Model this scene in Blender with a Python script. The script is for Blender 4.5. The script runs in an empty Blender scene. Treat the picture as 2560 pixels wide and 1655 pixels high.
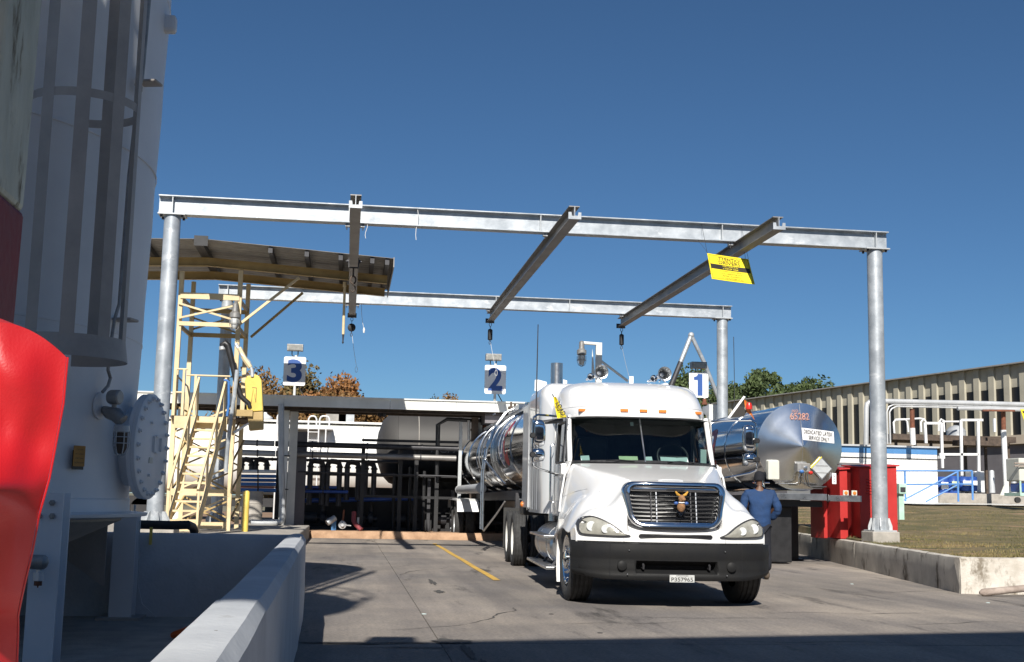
import bpy, bmesh, math, random
from mathutils import Vector, Matrix, noise
R_ = math.radians
rng = random.Random(7)
scene = bpy.context.scene
COL = scene.collection

# ------------------------------------------------------------------ camera
FPX, IMG_W, IMG_H, CAM_Z = 3042.7, 2560.0, 1655.0, 1.246
PITCH, ROLL, YAW = .1377, .0204, .1313
_r = Vector((math.cos(YAW), -math.sin(YAW), 0))
_f = Vector((math.sin(YAW)*math.cos(PITCH), math.cos(YAW)*math.cos(PITCH), math.sin(PITCH)))
_u = _r.cross(_f)
CR = _r*math.cos(ROLL) + _u*math.sin(ROLL)
CU = _u*math.cos(ROLL) - _r*math.sin(ROLL)
CF = _f
cam_d = bpy.data.cameras.new("Camera")
cam = bpy.data.objects.new("Camera", cam_d); COL.objects.link(cam)
cam_d.sensor_width = 36; cam_d.lens = 36*FPX/IMG_W
cam_d.clip_start = .05; cam_d.clip_end = 3000
m = Matrix((CR, CU, -CF)).transposed().to_4x4(); m.translation = (0, 0, CAM_Z)
cam.matrix_world = m
scene.camera = cam

# ------------------------------------------------------------------ light
SUN_AZ = math.atan2(.19, 1.0)       # light travels along (+.19,+1), down
SUN_EL = R_(36.5)
world = bpy.data.worlds.new("World"); scene.world = world; world.use_nodes = True
wn = world.node_tree; bg = wn.nodes["Background"]
sky = wn.nodes.new("ShaderNodeTexSky"); sky.sky_type = 'NISHITA'; sky.sun_disc = False
sky.sun_elevation = SUN_EL; sky.sun_rotation = math.pi + SUN_AZ
sky.altitude = 2000; sky.air_density = 1.0; sky.dust_density = 1.0; sky.ozone_density = 9.5
wb = wn.nodes.new("ShaderNodeMixRGB"); wb.blend_type = 'MULTIPLY'; wb.inputs[0].default_value = 1; wb.inputs[2].default_value = (.79, .84, .77, 1)   # camera white balance
wn.links.new(sky.outputs[0], wb.inputs[1]); wn.links.new(wb.outputs[0], bg.inputs[0]); bg.inputs[1].default_value = .071
sun_d = bpy.data.lights.new("Sun", 'SUN'); sun_d.energy = 5.0; sun_d.angle = R_(.53); sun_d.color = (1, .95, .87)
sun = bpy.data.objects.new("Sun", sun_d); COL.objects.link(sun)
sd = Vector((math.sin(SUN_AZ)*math.cos(SUN_EL), math.cos(SUN_AZ)*math.cos(SUN_EL), -math.sin(SUN_EL)))
sun.rotation_euler = sd.to_track_quat('-Z', 'Y').to_euler()
vs = scene.view_settings
vs.view_transform = 'Standard'; vs.look = 'None'; vs.exposure = 0.42; vs.gamma = 1; vs.use_curve_mapping = False

# ------------------------------------------------------------------ photo -> place
def ray(x, y): return CF + CR*((x-IMG_W/2)/FPX) - CU*((y-IMG_H/2)/FPX)
def P(x, y, Y):
    d = ray(x, y); return Vector((0, 0, CAM_Z)) + d*(Y/d.y)
def G(x, y, z=0.0):
    d = ray(x, y); return Vector((0, 0, CAM_Z)) + d*((z-CAM_Z)/d.z)

# ------------------------------------------------------------------ scene graph
def tag(o, label=None, cat=None, group=None, kind=None):
    if label: o["label"] = label
    if cat: o["category"] = cat
    if group: o["group"] = group
    if kind: o["kind"] = kind
    return o
def thing(name, label, cat, loc=(0, 0, 0), rz=0.0, group=None):
    o = bpy.data.objects.new(name, None); COL.objects.link(o); o.empty_display_size = .2
    o.location = loc; o.rotation_euler = (0, 0, rz); tag(o, label, cat, group)
    return o
def root_loc(o):
    v = Vector((0, 0, 0))
    while o: v += Vector(o.location); o = o.parent
    return v
def copy_tree(o, parent=None):
    c = o.copy(); COL.objects.link(c)
    if parent: c.parent = parent
    for ch in list(o.children): copy_tree(ch, c)
    return c

class MB:
    def __init__(s): s.v = []; s.f = []
    def _add(s, vs_, fs):
        b = len(s.v); s.v += [tuple(v) for v in vs_]; s.f += [tuple(b+i for i in f) for f in fs]; return s
    def box(s, x0, x1, y0, y1, z0, z1):
        return s._add([(x0,y0,z0),(x1,y0,z0),(x1,y1,z0),(x0,y1,z0),(x0,y0,z1),(x1,y0,z1),(x1,y1,z1),(x0,y1,z1)],
                      [(0,3,2,1),(4,5,6,7),(0,1,5,4),(1,2,6,5),(2,3,7,6),(3,0,4,7)])
    def obox(s, c, ax, ay, az):
        c, ax, ay, az = map(Vector, (c, ax, ay, az))
        return s._add([c-ax-ay-az,c+ax-ay-az,c+ax+ay-az,c-ax+ay-az,c-ax-ay+az,c+ax-ay+az,c+ax+ay+az,c-ax+ay+az],
                      [(0,3,2,1),(4,5,6,7),(0,1,5,4),(1,2,6,5),(2,3,7,6),(3,0,4,7)])
    def bar(s, p0, p1, w, h, up=(0, 0, 1)):
        p0, p1 = Vector(p0), Vector(p1); d = p1-p0; L = d.length; d.normalize(); up = Vector(up)
        sx = d.cross(up)
        if sx.length < 1e-4: sx = d.cross(Vector((0, 1, 0)))
        sx.normalize(); u = sx.cross(d)
        return s.obox((p0+p1)/2, sx*w/2, d*L/2, u*h/2)
    def prism(s, poly, o, U, V, Wv):
        o, U, V, Wv = map(Vector, (o, U, V, Wv)); n = len(poly)
        a = [o+U*p[0]+V*p[1] for p in poly]; b = [q+Wv for q in a]
        return s._add(a+b, [tuple(range(n))[::-1], tuple(range(n, 2*n))]+[(i, (i+1) % n, n+(i+1) % n, n+i) for i in range(n)])
    def loft(s, loops, closed=True, cap0=False, cap1=False):
        n = len(loops[0]); vs_ = [p for l in loops for p in l]; fs = []
        for j in range(len(loops)-1):
            for i in range(n if closed else n-1):
                k = (i+1) % n; fs.append((j*n+i, j*n+k, (j+1)*n+k, (j+1)*n+i))
        if cap0: fs.append(tuple(range(n))[::-1])
        if cap1: fs.append(tuple((len(loops)-1)*n+i for i in range(n)))
        return s._add(vs_, fs)
    def tube(s, pts, r, n=8, cap=True):
        pts = [Vector(p) for p in pts]; rs = r if isinstance(r, (list, tuple)) else [r]*len(pts)
        loops = []; prev = None
        for i, p in enumerate(pts):
            t = (pts[min(i+1, len(pts)-1)]-pts[max(i-1, 0)])
            if t.length < 1e-7: t = Vector((0, 0, 1))
            t.normalize()
            if prev is None:
                a = t.cross(Vector((0, 0, 1)))
                if a.length < 1e-3: a = t.cross(Vector((0, 1, 0)))
            else:
                a = prev - t*prev.dot(t)
            a.normalize(); prev = a; b = t.cross(a)
            loops.append([p+(a*math.cos(2*math.pi*k/n)+b*math.sin(2*math.pi*k/n))*rs[i] for k in range(n)])
        return s.loft(loops, True, cap, cap)
    def cyl(s, p0, p1, r, r1=None, n=16): return s.tube([p0, p1], [r, r if r1 is None else r1], n)
    def lathe(s, o, axis, prof, n=24, cap=True):
        o, ax = Vector(o), Vector(axis).normalized()
        a = ax.cross(Vector((0, 0, 1)))
        if a.length < 1e-3: a = Vector((1, 0, 0))
        a.normalize(); b = ax.cross(a)
        loops = [[o+ax*t+(a*math.cos(2*math.pi*k/n)+b*math.sin(2*math.pi*k/n))*max(r, 1e-4) for k in range(n)] for t, r in prof]
        return s.loft(loops, True, cap, cap)
    def grid(s, nu, nv, fn, skip=None):
        vs_ = [fn(i/(nu-1), j/(nv-1)) for j in range(nv) for i in range(nu)]
        fs = [(j*nu+i, j*nu+i+1, (j+1)*nu+i+1, (j+1)*nu+i) for j in range(nv-1) for i in range(nu-1) if not (skip and skip(i, j))]
        return s._add(vs_, fs)
    def ell(s, c, r, n=12, m=8):
        c = Vector(c); r = r if isinstance(r, (tuple, list)) else (r, r, r)
        return s.loft([[c+Vector((r[0]*math.sin(math.pi*j/m)*math.cos(2*math.pi*i/n), r[1]*math.sin(math.pi*j/m)*math.sin(2*math.pi*i/n), -r[2]*math.cos(math.pi*j/m))) for i in range(n)] for j in [.02]+list(range(1, m))+[m-.02]], True, True, True)
    def ibeam(s, p0, p1, w, h, tf=.02, tw=.014, up=(0, 0, 1)):
        p0, p1, up = Vector(p0), Vector(p1), Vector(up)
        s.bar(p0+up*(h/2-tf/2), p1+up*(h/2-tf/2), w, tf, up); s.bar(p0-up*(h/2-tf/2), p1-up*(h/2-tf/2), w, tf, up)
        return s.bar(p0, p1, tw, h-2*tf, up)
    def build(s, name, mat, parent=None, smooth=35, bevel=0, world=True, seg=2):
        me = bpy.data.meshes.new(name); vv = s.v
        if parent is not None and world:
            L = root_loc(parent); vv = [(v[0]-L.x, v[1]-L.y, v[2]-L.z) for v in vv]
        assert max(max(f) for f in s.f) < len(vv), name
        me.from_pydata(vv, [], s.f)
        bm = bmesh.new(); bm.from_mesh(me); bmesh.ops.recalc_face_normals(bm, faces=bm.faces); bm.to_mesh(me); bm.free()
        if smooth:
            me.polygons.foreach_set("use_smooth", [True]*len(me.polygons)); me.set_sharp_from_angle(angle=R_(smooth))
        o = bpy.data.objects.new(name, me); COL.objects.link(o)
        me.materials.append(MAT[mat] if isinstance(mat, str) else mat)
        if parent is not None: o.parent = parent
        if bevel:
            b = o.modifiers.new("b", 'BEVEL'); b.width = bevel; b.segments = seg; b.limit_method = 'ANGLE'; b.angle_limit = R_(40)
        return o

_tcache = {}
def text_mesh(body, bold=0.0, depth=.0):
    k = (body, bold, depth)
    if k in _tcache: return _tcache[k]
    cu = bpy.data.curves.new("t", 'FONT'); cu.body = body; cu.align_x = 'CENTER'; cu.align_y = 'CENTER'
    cu.offset = bold; cu.extrude = depth; cu.resolution_u = 4
    ob = bpy.data.objects.new("t", cu); COL.objects.link(ob)
    dg = bpy.context.evaluated_depsgraph_get(); me = bpy.data.meshes.new_from_object(ob.evaluated_get(dg))
    bpy.data.objects.remove(ob); bpy.data.curves.remove(cu); me.name = "lettering"; _tcache[k] = me
    return me
def lettering(body, c, right, up, w, h, mat, parent=None, name="lettering", bold=0.0, depth=.0, world=True):
    me = text_mesh(body, bold, depth).copy()
    xs = [v.co.x for v in me.vertices]; ys = [v.co.y for v in me.vertices]
    sx = w/(max(xs)-min(xs)); sy = h/(max(ys)-min(ys)); mx = (max(xs)+min(xs))/2; my = (max(ys)+min(ys))/2
    right, up, c = Vector(right).normalized(), Vector(up).normalized(), Vector(c); nrm = right.cross(up)
    L = root_loc(parent) if (parent is not None and world) else Vector((0, 0, 0))
    for v in me.vertices: v.co = c + right*((v.co.x-mx)*sx) + up*((v.co.y-my)*sy) + nrm*v.co.z*.02 - L
    me.materials.clear(); me.materials.append(MAT[mat])
    o = bpy.data.objects.new(name, me); COL.objects.link(o)
    if parent is not None: o.parent = parent
    return o

# ------------------------------------------------------------------ materials
MAT = {}
def mat(name, col, rough=.5, metal=0.0, var=.12, scale=3.0, col2=None, mix=.5, bump=0.0, bscale=40.0, stretch=(1, 1, 1),
        spots=None, spot_amt=.55, spot_scale=2.0, rvar=.1, spec=.5, coat=0.0, space='Object', spot_stretch=None, aniso=None):
    m = bpy.data.materials.new(name); m.use_nodes = True; nt = m.node_tree; N = nt.nodes; Lk = nt.links
    b = N["Principled BSDF"]; b.inputs["Roughness"].default_value = rough; b.inputs["Metallic"].default_value = metal
    b.inputs["Specular IOR Level"].default_value = spec; b.inputs["Coat Weight"].default_value = coat; b.inputs["Coat Roughness"].default_value = .04
    tc = N.new("ShaderNodeTexCoord")
    if space == 'World': src = N.new("ShaderNodeNewGeometry").outputs["Position"]
    else: src = tc.outputs[space]
    mp = N.new("ShaderNodeMapping"); mp.inputs["Scale"].default_value = stretch; Lk.new(src, mp.inputs[0])
    n1 = N.new("ShaderNodeTexNoise"); n1.inputs["Scale"].default_value = scale; n1.inputs["Detail"].default_value = 8; n1.inputs["Roughness"].default_value = .62
    Lk.new(mp.outputs[0], n1.inputs["Vector"])
    c2 = col2 if col2 else tuple(c*(1-var*2) for c in col)
    rmp = N.new("ShaderNodeValToRGB"); rmp.color_ramp.elements[0].position = .5-.2*(1-mix+.25); rmp.color_ramp.elements[1].position = .5+.22*(mix+.25)
    rmp.color_ramp.elements[0].color = (*c2, 1); rmp.color_ramp.elements[1].color = (*[min(1, c*(1+var*.5)) for c in col], 1)
    Lk.new(n1.outputs["Fac"], rmp.inputs[0]); out = rmp.outputs[0]
    if spots:
        mp2 = N.new("ShaderNodeMapping"); mp2.inputs["Scale"].default_value = spot_stretch or (1, 1, 1); mp2.inputs["Location"].default_value = (7.3, 2.1, 4.4); Lk.new(src, mp2.inputs[0])
        n2 = N.new("ShaderNodeTexNoise"); n2.inputs["Scale"].default_value = spot_scale; n2.inputs["Detail"].default_value = 9; n2.inputs["Roughness"].default_value = .7
        Lk.new(mp2.outputs[0], n2.inputs["Vector"])
        r2 = N.new("ShaderNodeValToRGB"); r2.color_ramp.elements[0].position = spot_amt; r2.color_ramp.elements[1].position = spot_amt+.1
        Lk.new(n2.outputs["Fac"], r2.inputs[0])
        mx = N.new("ShaderNodeMixRGB"); mx.inputs[2].default_value = (*spots, 1); Lk.new(r2.outputs[0], mx.inputs[0]); Lk.new(out, mx.inputs[1]); out = mx.outputs[0]
    Lk.new(out, b.inputs["Base Color"])
    if rvar:
        mr = N.new("ShaderNodeMapRange"); mr.inputs[3].default_value = max(0.02, rough-rvar); mr.inputs[4].default_value = min(1, rough+rvar); Lk.new(n1.outputs["Fac"], mr.inputs[0]); Lk.new(mr.outputs[0], b.inputs["Roughness"])
    if bump:
        n3 = N.new("ShaderNodeTexNoise"); n3.inputs["Scale"].default_value = bscale; n3.inputs["Detail"].default_value = 6; Lk.new(mp.outputs[0], n3.inputs["Vector"])
        bp = N.new("ShaderNodeBump"); bp.inputs["Strength"].default_value = bump; bp.inputs["Distance"].default_value = .02; Lk.new(n3.outputs["Fac"], bp.inputs["Height"]); Lk.new(bp.outputs[0], b.inputs["Normal"])
    MAT[name] = m; return m
def glassmat(name, tint, refl=.12):
    m = bpy.data.materials.new(name); m.use_nodes = True; nt = m.node_tree; N = nt.nodes; N.clear()
    o = N.new("ShaderNodeOutputMaterial"); t = N.new("ShaderNodeBsdfTransparent"); t.inputs[0].default_value = (*tint, 1)
    g = N.new("ShaderNodeBsdfGlossy"); g.inputs["Roughness"].default_value = .02; mx = N.new("ShaderNodeMixShader")
    lw = N.new("ShaderNodeLayerWeight"); pw = N.new("ShaderNodeMath"); pw.operation = 'POWER'; pw.inputs[1].default_value = 5; nt.links.new(lw.outputs["Facing"], pw.inputs[0])
    mr = N.new("ShaderNodeMath"); mr.operation = 'MULTIPLY_ADD'; mr.inputs[1].default_value = 1-refl; mr.inputs[2].default_value = refl; nt.links.new(pw.outputs[0], mr.inputs[0])
    nt.links.new(mr.outputs[0], mx.inputs[0]); nt.links.new(t.outputs[0], mx.inputs[1]); nt.links.new(g.outputs[0], mx.inputs[2]); nt.links.new(mx.outputs[0], o.inputs[0])
    MAT[name] = m
def yard_concrete():
    mat("concrete", (.325, .293, .26), .88, 0, .16, .33, (.195, .180, .166), .5, .3, 45, stretch=(1, .6, 1), spots=(.085, .078, .072), spot_amt=.575, spot_scale=1.3, spot_stretch=(1, .2, 1))
    m = MAT["concrete"]; nt = m.node_tree; N = nt.nodes; Lk = nt.links; b = N["Principled BSDF"]; src = b.inputs["Base Color"].links[0].from_socket
    g = N.new("ShaderNodeNewGeometry")
    def layer(src, scale, stretch, lo, hi, c0, c1, detail=8, rough=.65):
        mp = N.new("ShaderNodeMapping"); mp.inputs["Scale"].default_value = stretch; Lk.new(g.outputs["Position"], mp.inputs[0])
        n = N.new("ShaderNodeTexNoise"); n.inputs["Scale"].default_value = scale; n.inputs["Detail"].default_value = detail; n.inputs["Roughness"].default_value = rough; Lk.new(mp.outputs[0], n.inputs["Vector"])
        r = N.new("ShaderNodeValToRGB"); r.color_ramp.elements[0].position = lo; r.color_ramp.elements[1].position = hi; r.color_ramp.elements[0].color = (*c0, 1); r.color_ramp.elements[1].color = (*c1, 1); Lk.new(n.outputs["Fac"], r.inputs[0])
        x = N.new("ShaderNodeMixRGB"); x.blend_type = 'MULTIPLY'; x.inputs[0].default_value = 1; Lk.new(src, x.inputs[1]); Lk.new(r.outputs[0], x.inputs[2]); return x.outputs[0]
    src = layer(src, 28, (1, 1, 1), .35, .68, (.72, .72, .73), (1.18, 1.16, 1.13))          # grain
    src = layer(src, .9, (1.6, .10, 1), .40, .62, (.74, .74, .76), (1.06, 1.05, 1.03))       # tyre tracks along the bays
    src = layer(src, .22, (1, 1, 1), .38, .62, (.80, .81, .84), (1.22, 1.18, 1.12), 5)        # pour to pour tone
    src = layer(src, 6, (1, 1, 1), .30, .36, (.55, .55, .55), (1, 1, 1), 10, .75)             # oil drips
    Lk.new(src, b.inputs["Base Color"])
yard_concrete()
mat("joint", (.085, .08, .075), .9, 0, .2, 8)
mat("dirt", (.30, .19, .12), .95, 0, .25, 1.2, (.20, .13, .08), .5, .5, 30)
mat("far_ground", (.20, .17, .12), .95, 0, .25, .12, (.13, .13, .07), .5)
mat("grass_ground", (.21, .155, .08), .95, 0, .2, .9, (.08, .08, .028), .5, .8, 50, spots=(.42, .25, .16), spot_amt=.54, spot_scale=.6, spot_stretch=(.4, 1.5, 1))
mat("grass_blade", (.24, .18, .08), .8, 0, .35, .6, (.07, .085, .022), .5)
mat("kerb", (.42, .27, .17), .9, 0, .2, 3, (.28, .17, .10), .5, .4, 40)
mat("wall_concrete", (.58, .545, .48), .88, 0, .15, 1.6, (.42, .395, .35), .5, .3, 60, spots=(.09, .07, .05), spot_amt=.555, spot_scale=2.2, spot_stretch=(1, 1, .5))
mat("white_peel", (.62, .585, .53), .85, 0, .1, 3, (.45, .41, .35), .5, .35, 50, spots=(.20, .17, .13), spot_amt=.545, spot_scale=2.6, spot_stretch=(1, 1, .6))
mat("dike", (.50, .52, .54), .75, 0, .12, 1.5, (.40, .42, .445), .5, .2, 30, spots=(.24, .23, .215), spot_amt=.63, spot_scale=1.8, spot_stretch=(1, 1, .4))
mat("line_yellow", (.62, .38, .06), .8, 0, .2, 4, (.45, .29, .08), .5, spots=(.33, .28, .2), spot_amt=.60, spot_scale=5)
mat("galv", (.47, .50, .53), .45, .4, .14, 3.0, (.33, .36, .39), .5, .08, 30, spots=(.60, .62, .64), spot_amt=.56, spot_scale=2.2, spot_stretch=(1, 1, 2), rvar=.12)
mat("galv_dull", (.52, .54, .55), .5, .35, .12, 3, (.40, .42, .44), .5)
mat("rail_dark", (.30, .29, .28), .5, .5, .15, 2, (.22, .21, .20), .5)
mat("cream_paint", (.70, .57, .35), .5, 0, .10, 2, (.57, .45, .26), .5, .05, 30, spots=(.40, .24, .10), spot_amt=.69, spot_scale=4)
mat("tan_paint", (.46, .33, .14), .55, 0, .12, 2, (.36, .25, .10), .5)
mat("yellow_paint", (.78, .58, .12), .45, 0, .1, 3, (.62, .45, .10), .5)
mat("roof_under", (.30, .29, .27), .6, .2, .15, 3, (.22, .21, .20), .5)
mat("white_metal", (.74, .745, .75), .4, 0, .06, 2, (.64, .64, .63), .5)
mat("fascia_white", (.78, .78, .74), .5, 0, .07, 1.2, (.64, .64, .60), .5, spots=(.45, .41, .34), spot_amt=.70, spot_scale=2, spot_stretch=(1, 1, .3))
mat("black_metal", (.018, .018, .02), .45, 0, .2, 5)
mat("dark_metal", (.06, .06, .065), .5, .3, .25, 4, (.035, .035, .04), .5)
mat("brown_metal", (.11, .08, .06), .7, .2, .3, 5, (.06, .045, .035), .5)
mat("rubber", (.022, .022, .023), .75, 0, .25, 10, (.035, .034, .032), .5, .1, 60)
mat("tread", (.05, .05, .05), .85, 0, .25, 14, (.03, .03, .03), .5, .15, 60)
mat("truck_white", (.80, .80, .80), .22, 0, .02, 1, (.77, .77, .765), .5, rvar=.04, coat=.6)
mat("truck_grey", (.58, .60, .62), .3, .1, .05, 2, (.50, .52, .54), .5, coat=.3)
mat("bumper", (.012, .0125, .014), .55, 0, .2, 4, (.018, .018, .018), .5, .1, 60, spots=(.05, .045, .04), spot_amt=.70, spot_scale=5, spec=.15)
mat("chrome", (.78, .79, .80), .07, 1, .02, 2, rvar=.02)
mat("alu", (.66, .67, .68), .3, 1, .06, 6, (.55, .56, .57), .5)
mat("stainless", (.50, .51, .52), .10, 1, .08, 1.4, (.52, .53, .54), .5, .03, 2.2, rvar=.03)
mat("stainless_matt", (.66, .67, .68), .10, 1, .06, 1.4, (.58, .59, .60), .5, .03, 3, rvar=.04)
mat("stainless_nose", (.78, .79, .80), .19, 1, .05, 1.4, (.72, .73, .74), .5, .03, 3, rvar=.04)
mat("bezel", (.10, .10, .105), .3, .6, .1, 5)
mat("grille_black", (.012, .012, .014), .4, 0, .2, 5)
mat("amber", (.75, .22, .04), .3, 0, .1, 5)
mat("red_lamp", (.55, .03, .02), .25, 0, .1, 5)
mat("lens", (.34, .335, .295), .16, 0, .12, 9, (.25, .245, .215), .5, .1, 60, coat=.8)
mat("rim_white", (.78, .77, .72), .4, 0, .05, 3)
mat("interior", (.06, .07, .075), .7, 0, .2, 3)
mat("plate_white", (.50, .51, .50), .5, 0, .1, 20)
mat("paper", (.62, .74, .72), .8, 0, .05, 3)
mat("paper_green", (.55, .66, .40), .8, 0, .05, 3)
mat("sign_white", (.82, .82, .82), .45, 0, .03, 2)
mat("sign_blue", (.035, .10, .33), .45, 0, .05, 2)
mat("sign_yellow", (.90, .72, .03), .5, 0, .04, 2)
mat("sign_black", (.03, .025, .02), .6, 0, .1, 4)
mat("sign_orange", (.46, .22, .04), .6, 0, .1, 6)
mat("orange_text", (.50, .25, .19), .4, 0, .15, 8)
mat("logo_red", (.42, .03, .03), .4, 0, .1, 5)
mat("logo_blue", (.08, .10, .28), .4, 0, .1, 5)
mat("red_paint", (.48, .032, .03), .45, 0, .1, 1.5, (.39, .025, .023), .5, .05, 20, spots=(.40, .16, .10), spot_amt=.72, spot_scale=2.5)
mat("red_vinyl", (.50, .012, .018), .42, 0, .06, 2, (.43, .010, .014), .5, .06, 300)
mat("dark_red", (.20, .012, .012), .65, 0, .15, 3, (.14, .008, .008), .5, .15, 30)
mat("peel_green", (.50, .55, .49), .8, 0, .15, 5, (.38, .42, .37), .5, .5, 30, stretch=(1, 1, .35), spots=(.10, .085, .045), spot_amt=.535, spot_scale=8, spot_stretch=(1, 1, .3))
mat("silo_white", (.74, .755, .77), .5, 0, .06, .8, (.65, .665, .685), .5, .12, 3, spots=(.38, .37, .36), spot_amt=.65, spot_scale=1.5, spot_stretch=(1, 1, .2))
mat("silo_grey", (.43, .395, .36), .6, 0, .1, 2.5, (.34, .315, .29), .5, .15, 30)
mat("lamp_metal", (.34, .34, .33), .5, .5, .2, 9, (.24, .23, .22), .5, .1, 50)
mat("frosted", (.66, .68, .68), .12, 0, .06, 7, coat=.6)
mat("orange_cone", (.75, .12, .02), .5, 0, .1, 5)
mat("blue_rail", (.10, .26, .58), .45, 0, .1, 3, (.07, .20, .46), .5)
mat("blue_pipe", (.06, .19, .48), .4, 0, .12, 3, (.04, .13, .36), .5)
mat("blue_drum", (.03, .09, .36), .35, 0, .1, 2)
mat("blue_band", (.07, .21, .44), .6, 0, .06, 2)
mat("block_white", (.78, .775, .75), .75, 0, .06, 1.4, (.68, .675, .65), .5, .2, 60)
mat("mortar", (.60, .60, .58), .85, 0, .06, 3)
mat("beige_wall", (.52, .44, .34), .8, 0, .08, .7, (.44, .37, .29), .5)
mat("fin_concrete", (.46, .43, .345), .85, 0, .08, .6, (.37, .345, .275), .5, .15, 12, spots=(.27, .27, .21), spot_amt=.66, spot_scale=.5, spot_stretch=(1, 1, .2))
mat("window_dark", (.008, .008, .010), .45, 0, .2, .3)
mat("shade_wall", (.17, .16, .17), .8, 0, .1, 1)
mat("roof_gravel", (.30, .29, .28), .95, 0, .1, 2)
mat("mint", (.46, .66, .56), .5, 0, .1, 5)
mat("pipe_white", (.50, .51, .52), .45, .15, .08, 1, (.40, .41, .42), .5)
mat("rust", (.22, .08, .045), .85, .1, .25, 7, (.12, .05, .03), .5, .3, 40)
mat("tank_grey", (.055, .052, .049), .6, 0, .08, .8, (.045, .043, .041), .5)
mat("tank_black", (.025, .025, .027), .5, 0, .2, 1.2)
mat("tank_white", (.80, .80, .77), .45, 0, .05, .7, (.70, .70, .67), .5)
mat("timber", (.36, .30, .26), .85, 0, .2, 6, (.24, .19, .16), .5, .4, 40, stretch=(1, 1, 1))
mat("stone_grey", (.40, .37, .33), .9, 0, .15, 4, (.30, .28, .25), .5, .35, 50)
mat("bark", (.10, .075, .055), .95, 0, .3, 6, (.06, .045, .035), .5, .6, 20)
mat("leaf_rust", (.20, .105, .035), .75, 0, .35, 1.3, (.145, .085, .025), .5, rvar=0)
mat("leaf_orange", (.27, .12, .035), .75, 0, .35, 1.3, (.16, .075, .025), .5, rvar=0)
mat("leaf_green", (.075, .105, .03), .75, 0, .35, 1.0, (.035, .055, .018), .5, rvar=0)
mat("leaf_olive", (.18, .125, .042), .75, 0, .35, 1.0, (.09, .075, .028), .5, rvar=0)
mat("jacket", (.013, .046, .135), .85, 0, .12, 5, (.010, .035, .10), .5, .35, 22)
mat("trousers", (.012, .014, .022), .9, 0, .2, 6, None, .5, .3, 25)
mat("cap_cloth", (.010, .011, .017), .9, 0, .2, 8, None, .5, .3, 60)
mat("skin", (.13, .065, .04), .55, 0, .08, 9)
mat("boot", (.10, .075, .055), .8, 0, .2, 9)
mat("plush_brown", (.32, .17, .08), .95, 0, .2, 30, None, .5, .5, 90)
mat("plush_gold", (.62, .33, .05), .9, 0, .2, 30)
mat("placard", (.60, .60, .53), .6, 0, .05, 5, (.54, .54, .48), .5)
mat("hose_black", (.02, .02, .022), .5, 0, .2, 5)
mat("hose_red", (.30, .06, .07), .55, 0, .15, 5)
glassmat("windscreen", (.56, .66, .64), .075)
glassmat("side_glass", (.45, .50, .50), .14)
glassmat("clear_glass", (.85, .88, .88), .12)
# ================================================================== setting
def struct(name, mb, mt, parent=None, **k):
    o = mb.build(name, mt, parent, **k)
    if parent is None: o["kind"] = "structure"
    return o
struct("ground", MB().grid(2, 2, lambda u, v: ((u-.5)*2400, -300+v*1800, -.06)), "far_ground", smooth=0)
pav = bpy.data.objects.new("pavement", None); COL.objects.link(pav); pav["kind"] = "structure"
MB().box(-14, 22, -14, 37.25, -.055, -.03).build("joint_bed", "joint", pav, smooth=0)
xs = [-14, -4.6, .86, 9.2, 22]; ys = [-14, 2, 10.85, 37.22]
for i in range(len(xs)-1):
    for j in range(len(ys)-1):
        dx = rng.uniform(-.003, .003)
        MB().box(xs[i]+.002, xs[i+1]-.002+dx*.3, ys[j]+.003, ys[j+1]-.003, -.03, rng.uniform(-.003, .001)).build("slab", "concrete", pav, smooth=0, bevel=.004, seg=1)
# painted bay line
mk = MB(); yy = [19.03, 22.9, 29, 33.9]
mk.grid(3, 24, lambda u, v: (2.36+.11*(u-.5)+.006*math.sin(v*19)+.10*v, 19.05+v*15, .0075), None)
struct("bay_marking", mk, "line_yellow", smooth=0)
# tar patches and litter on the slabs
tp = bpy.data.objects.new("tar_patch", None); COL.objects.link(tp); tp["kind"] = "structure"
for (px, py, rx, ry, mt) in [(1080, 1455, .05, .75, "joint"), (1097, 1478, .07, .35, "joint"), (1130, 1602, .22, .22, "joint"), (1172, 1628, .05, .6, "joint"), (1215, 1668, .05, .6, "joint"), (900, 1608, .45, .05, "joint"), (1010, 1606, .40, .035, "joint"), (820, 1606, .25, .07, "joint"), (1035, 1618, .5, .03, "joint")]:
    c = G(px, py, .006); pts = []
    for k in range(48):
        a = 2*math.pi*k/48; q = .75+.55*noise.noise(Vector((math.cos(a)*1.7+px, math.sin(a)*1.7, py)))+.5*noise.noise(Vector((math.cos(a)*6+px, math.sin(a)*6, py)))
        pts.append((c.x+rx*q*math.cos(a), c.y+ry*q*math.sin(a), .006))
    MB()._add(pts, [tuple(range(48))]).build("patch", mt, tp, smooth=0)
crk = random.Random(21)
for (px, py, ang, L, w) in [(1165, 1560, 1.2, 2.2, .010), (1390, 1560, .2, 1.6, .007), (1560, 1540, -.1, 2.2, .008), (1900, 1530, .15, 2.6, .009), (2100, 1480, .3, 2.4, .008), (1010, 1440, 1.5, 3.2, .010), (1120, 1405, .1, 1.6, .012), (2250, 1560, -.2, 2.0, .008), (960, 1575, .5, 1.1, .007), (1700, 1600, .05, 2.4, .010)]:
    c = G(px, py, .0045); a = ang; p_ = Vector((c.x, c.y, .0045)); lft, rgt = [], []; n = 26
    for k in range(n):
        a += crk.uniform(-.28, .28)+(ang-a)*.2; ww = w*(.5+crk.random())*(1-abs(2*k/n-1)**3); d = Vector((math.cos(a), math.sin(a), 0)); s_ = Vector((-d.y, d.x, 0)); lft.append(tuple(p_+s_*ww)); rgt.append(tuple(p_-s_*ww)); p_ = p_+d*(L/n)
    MB().loft([lft, rgt], False).build("crack", "joint", tp, smooth=0)
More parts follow.
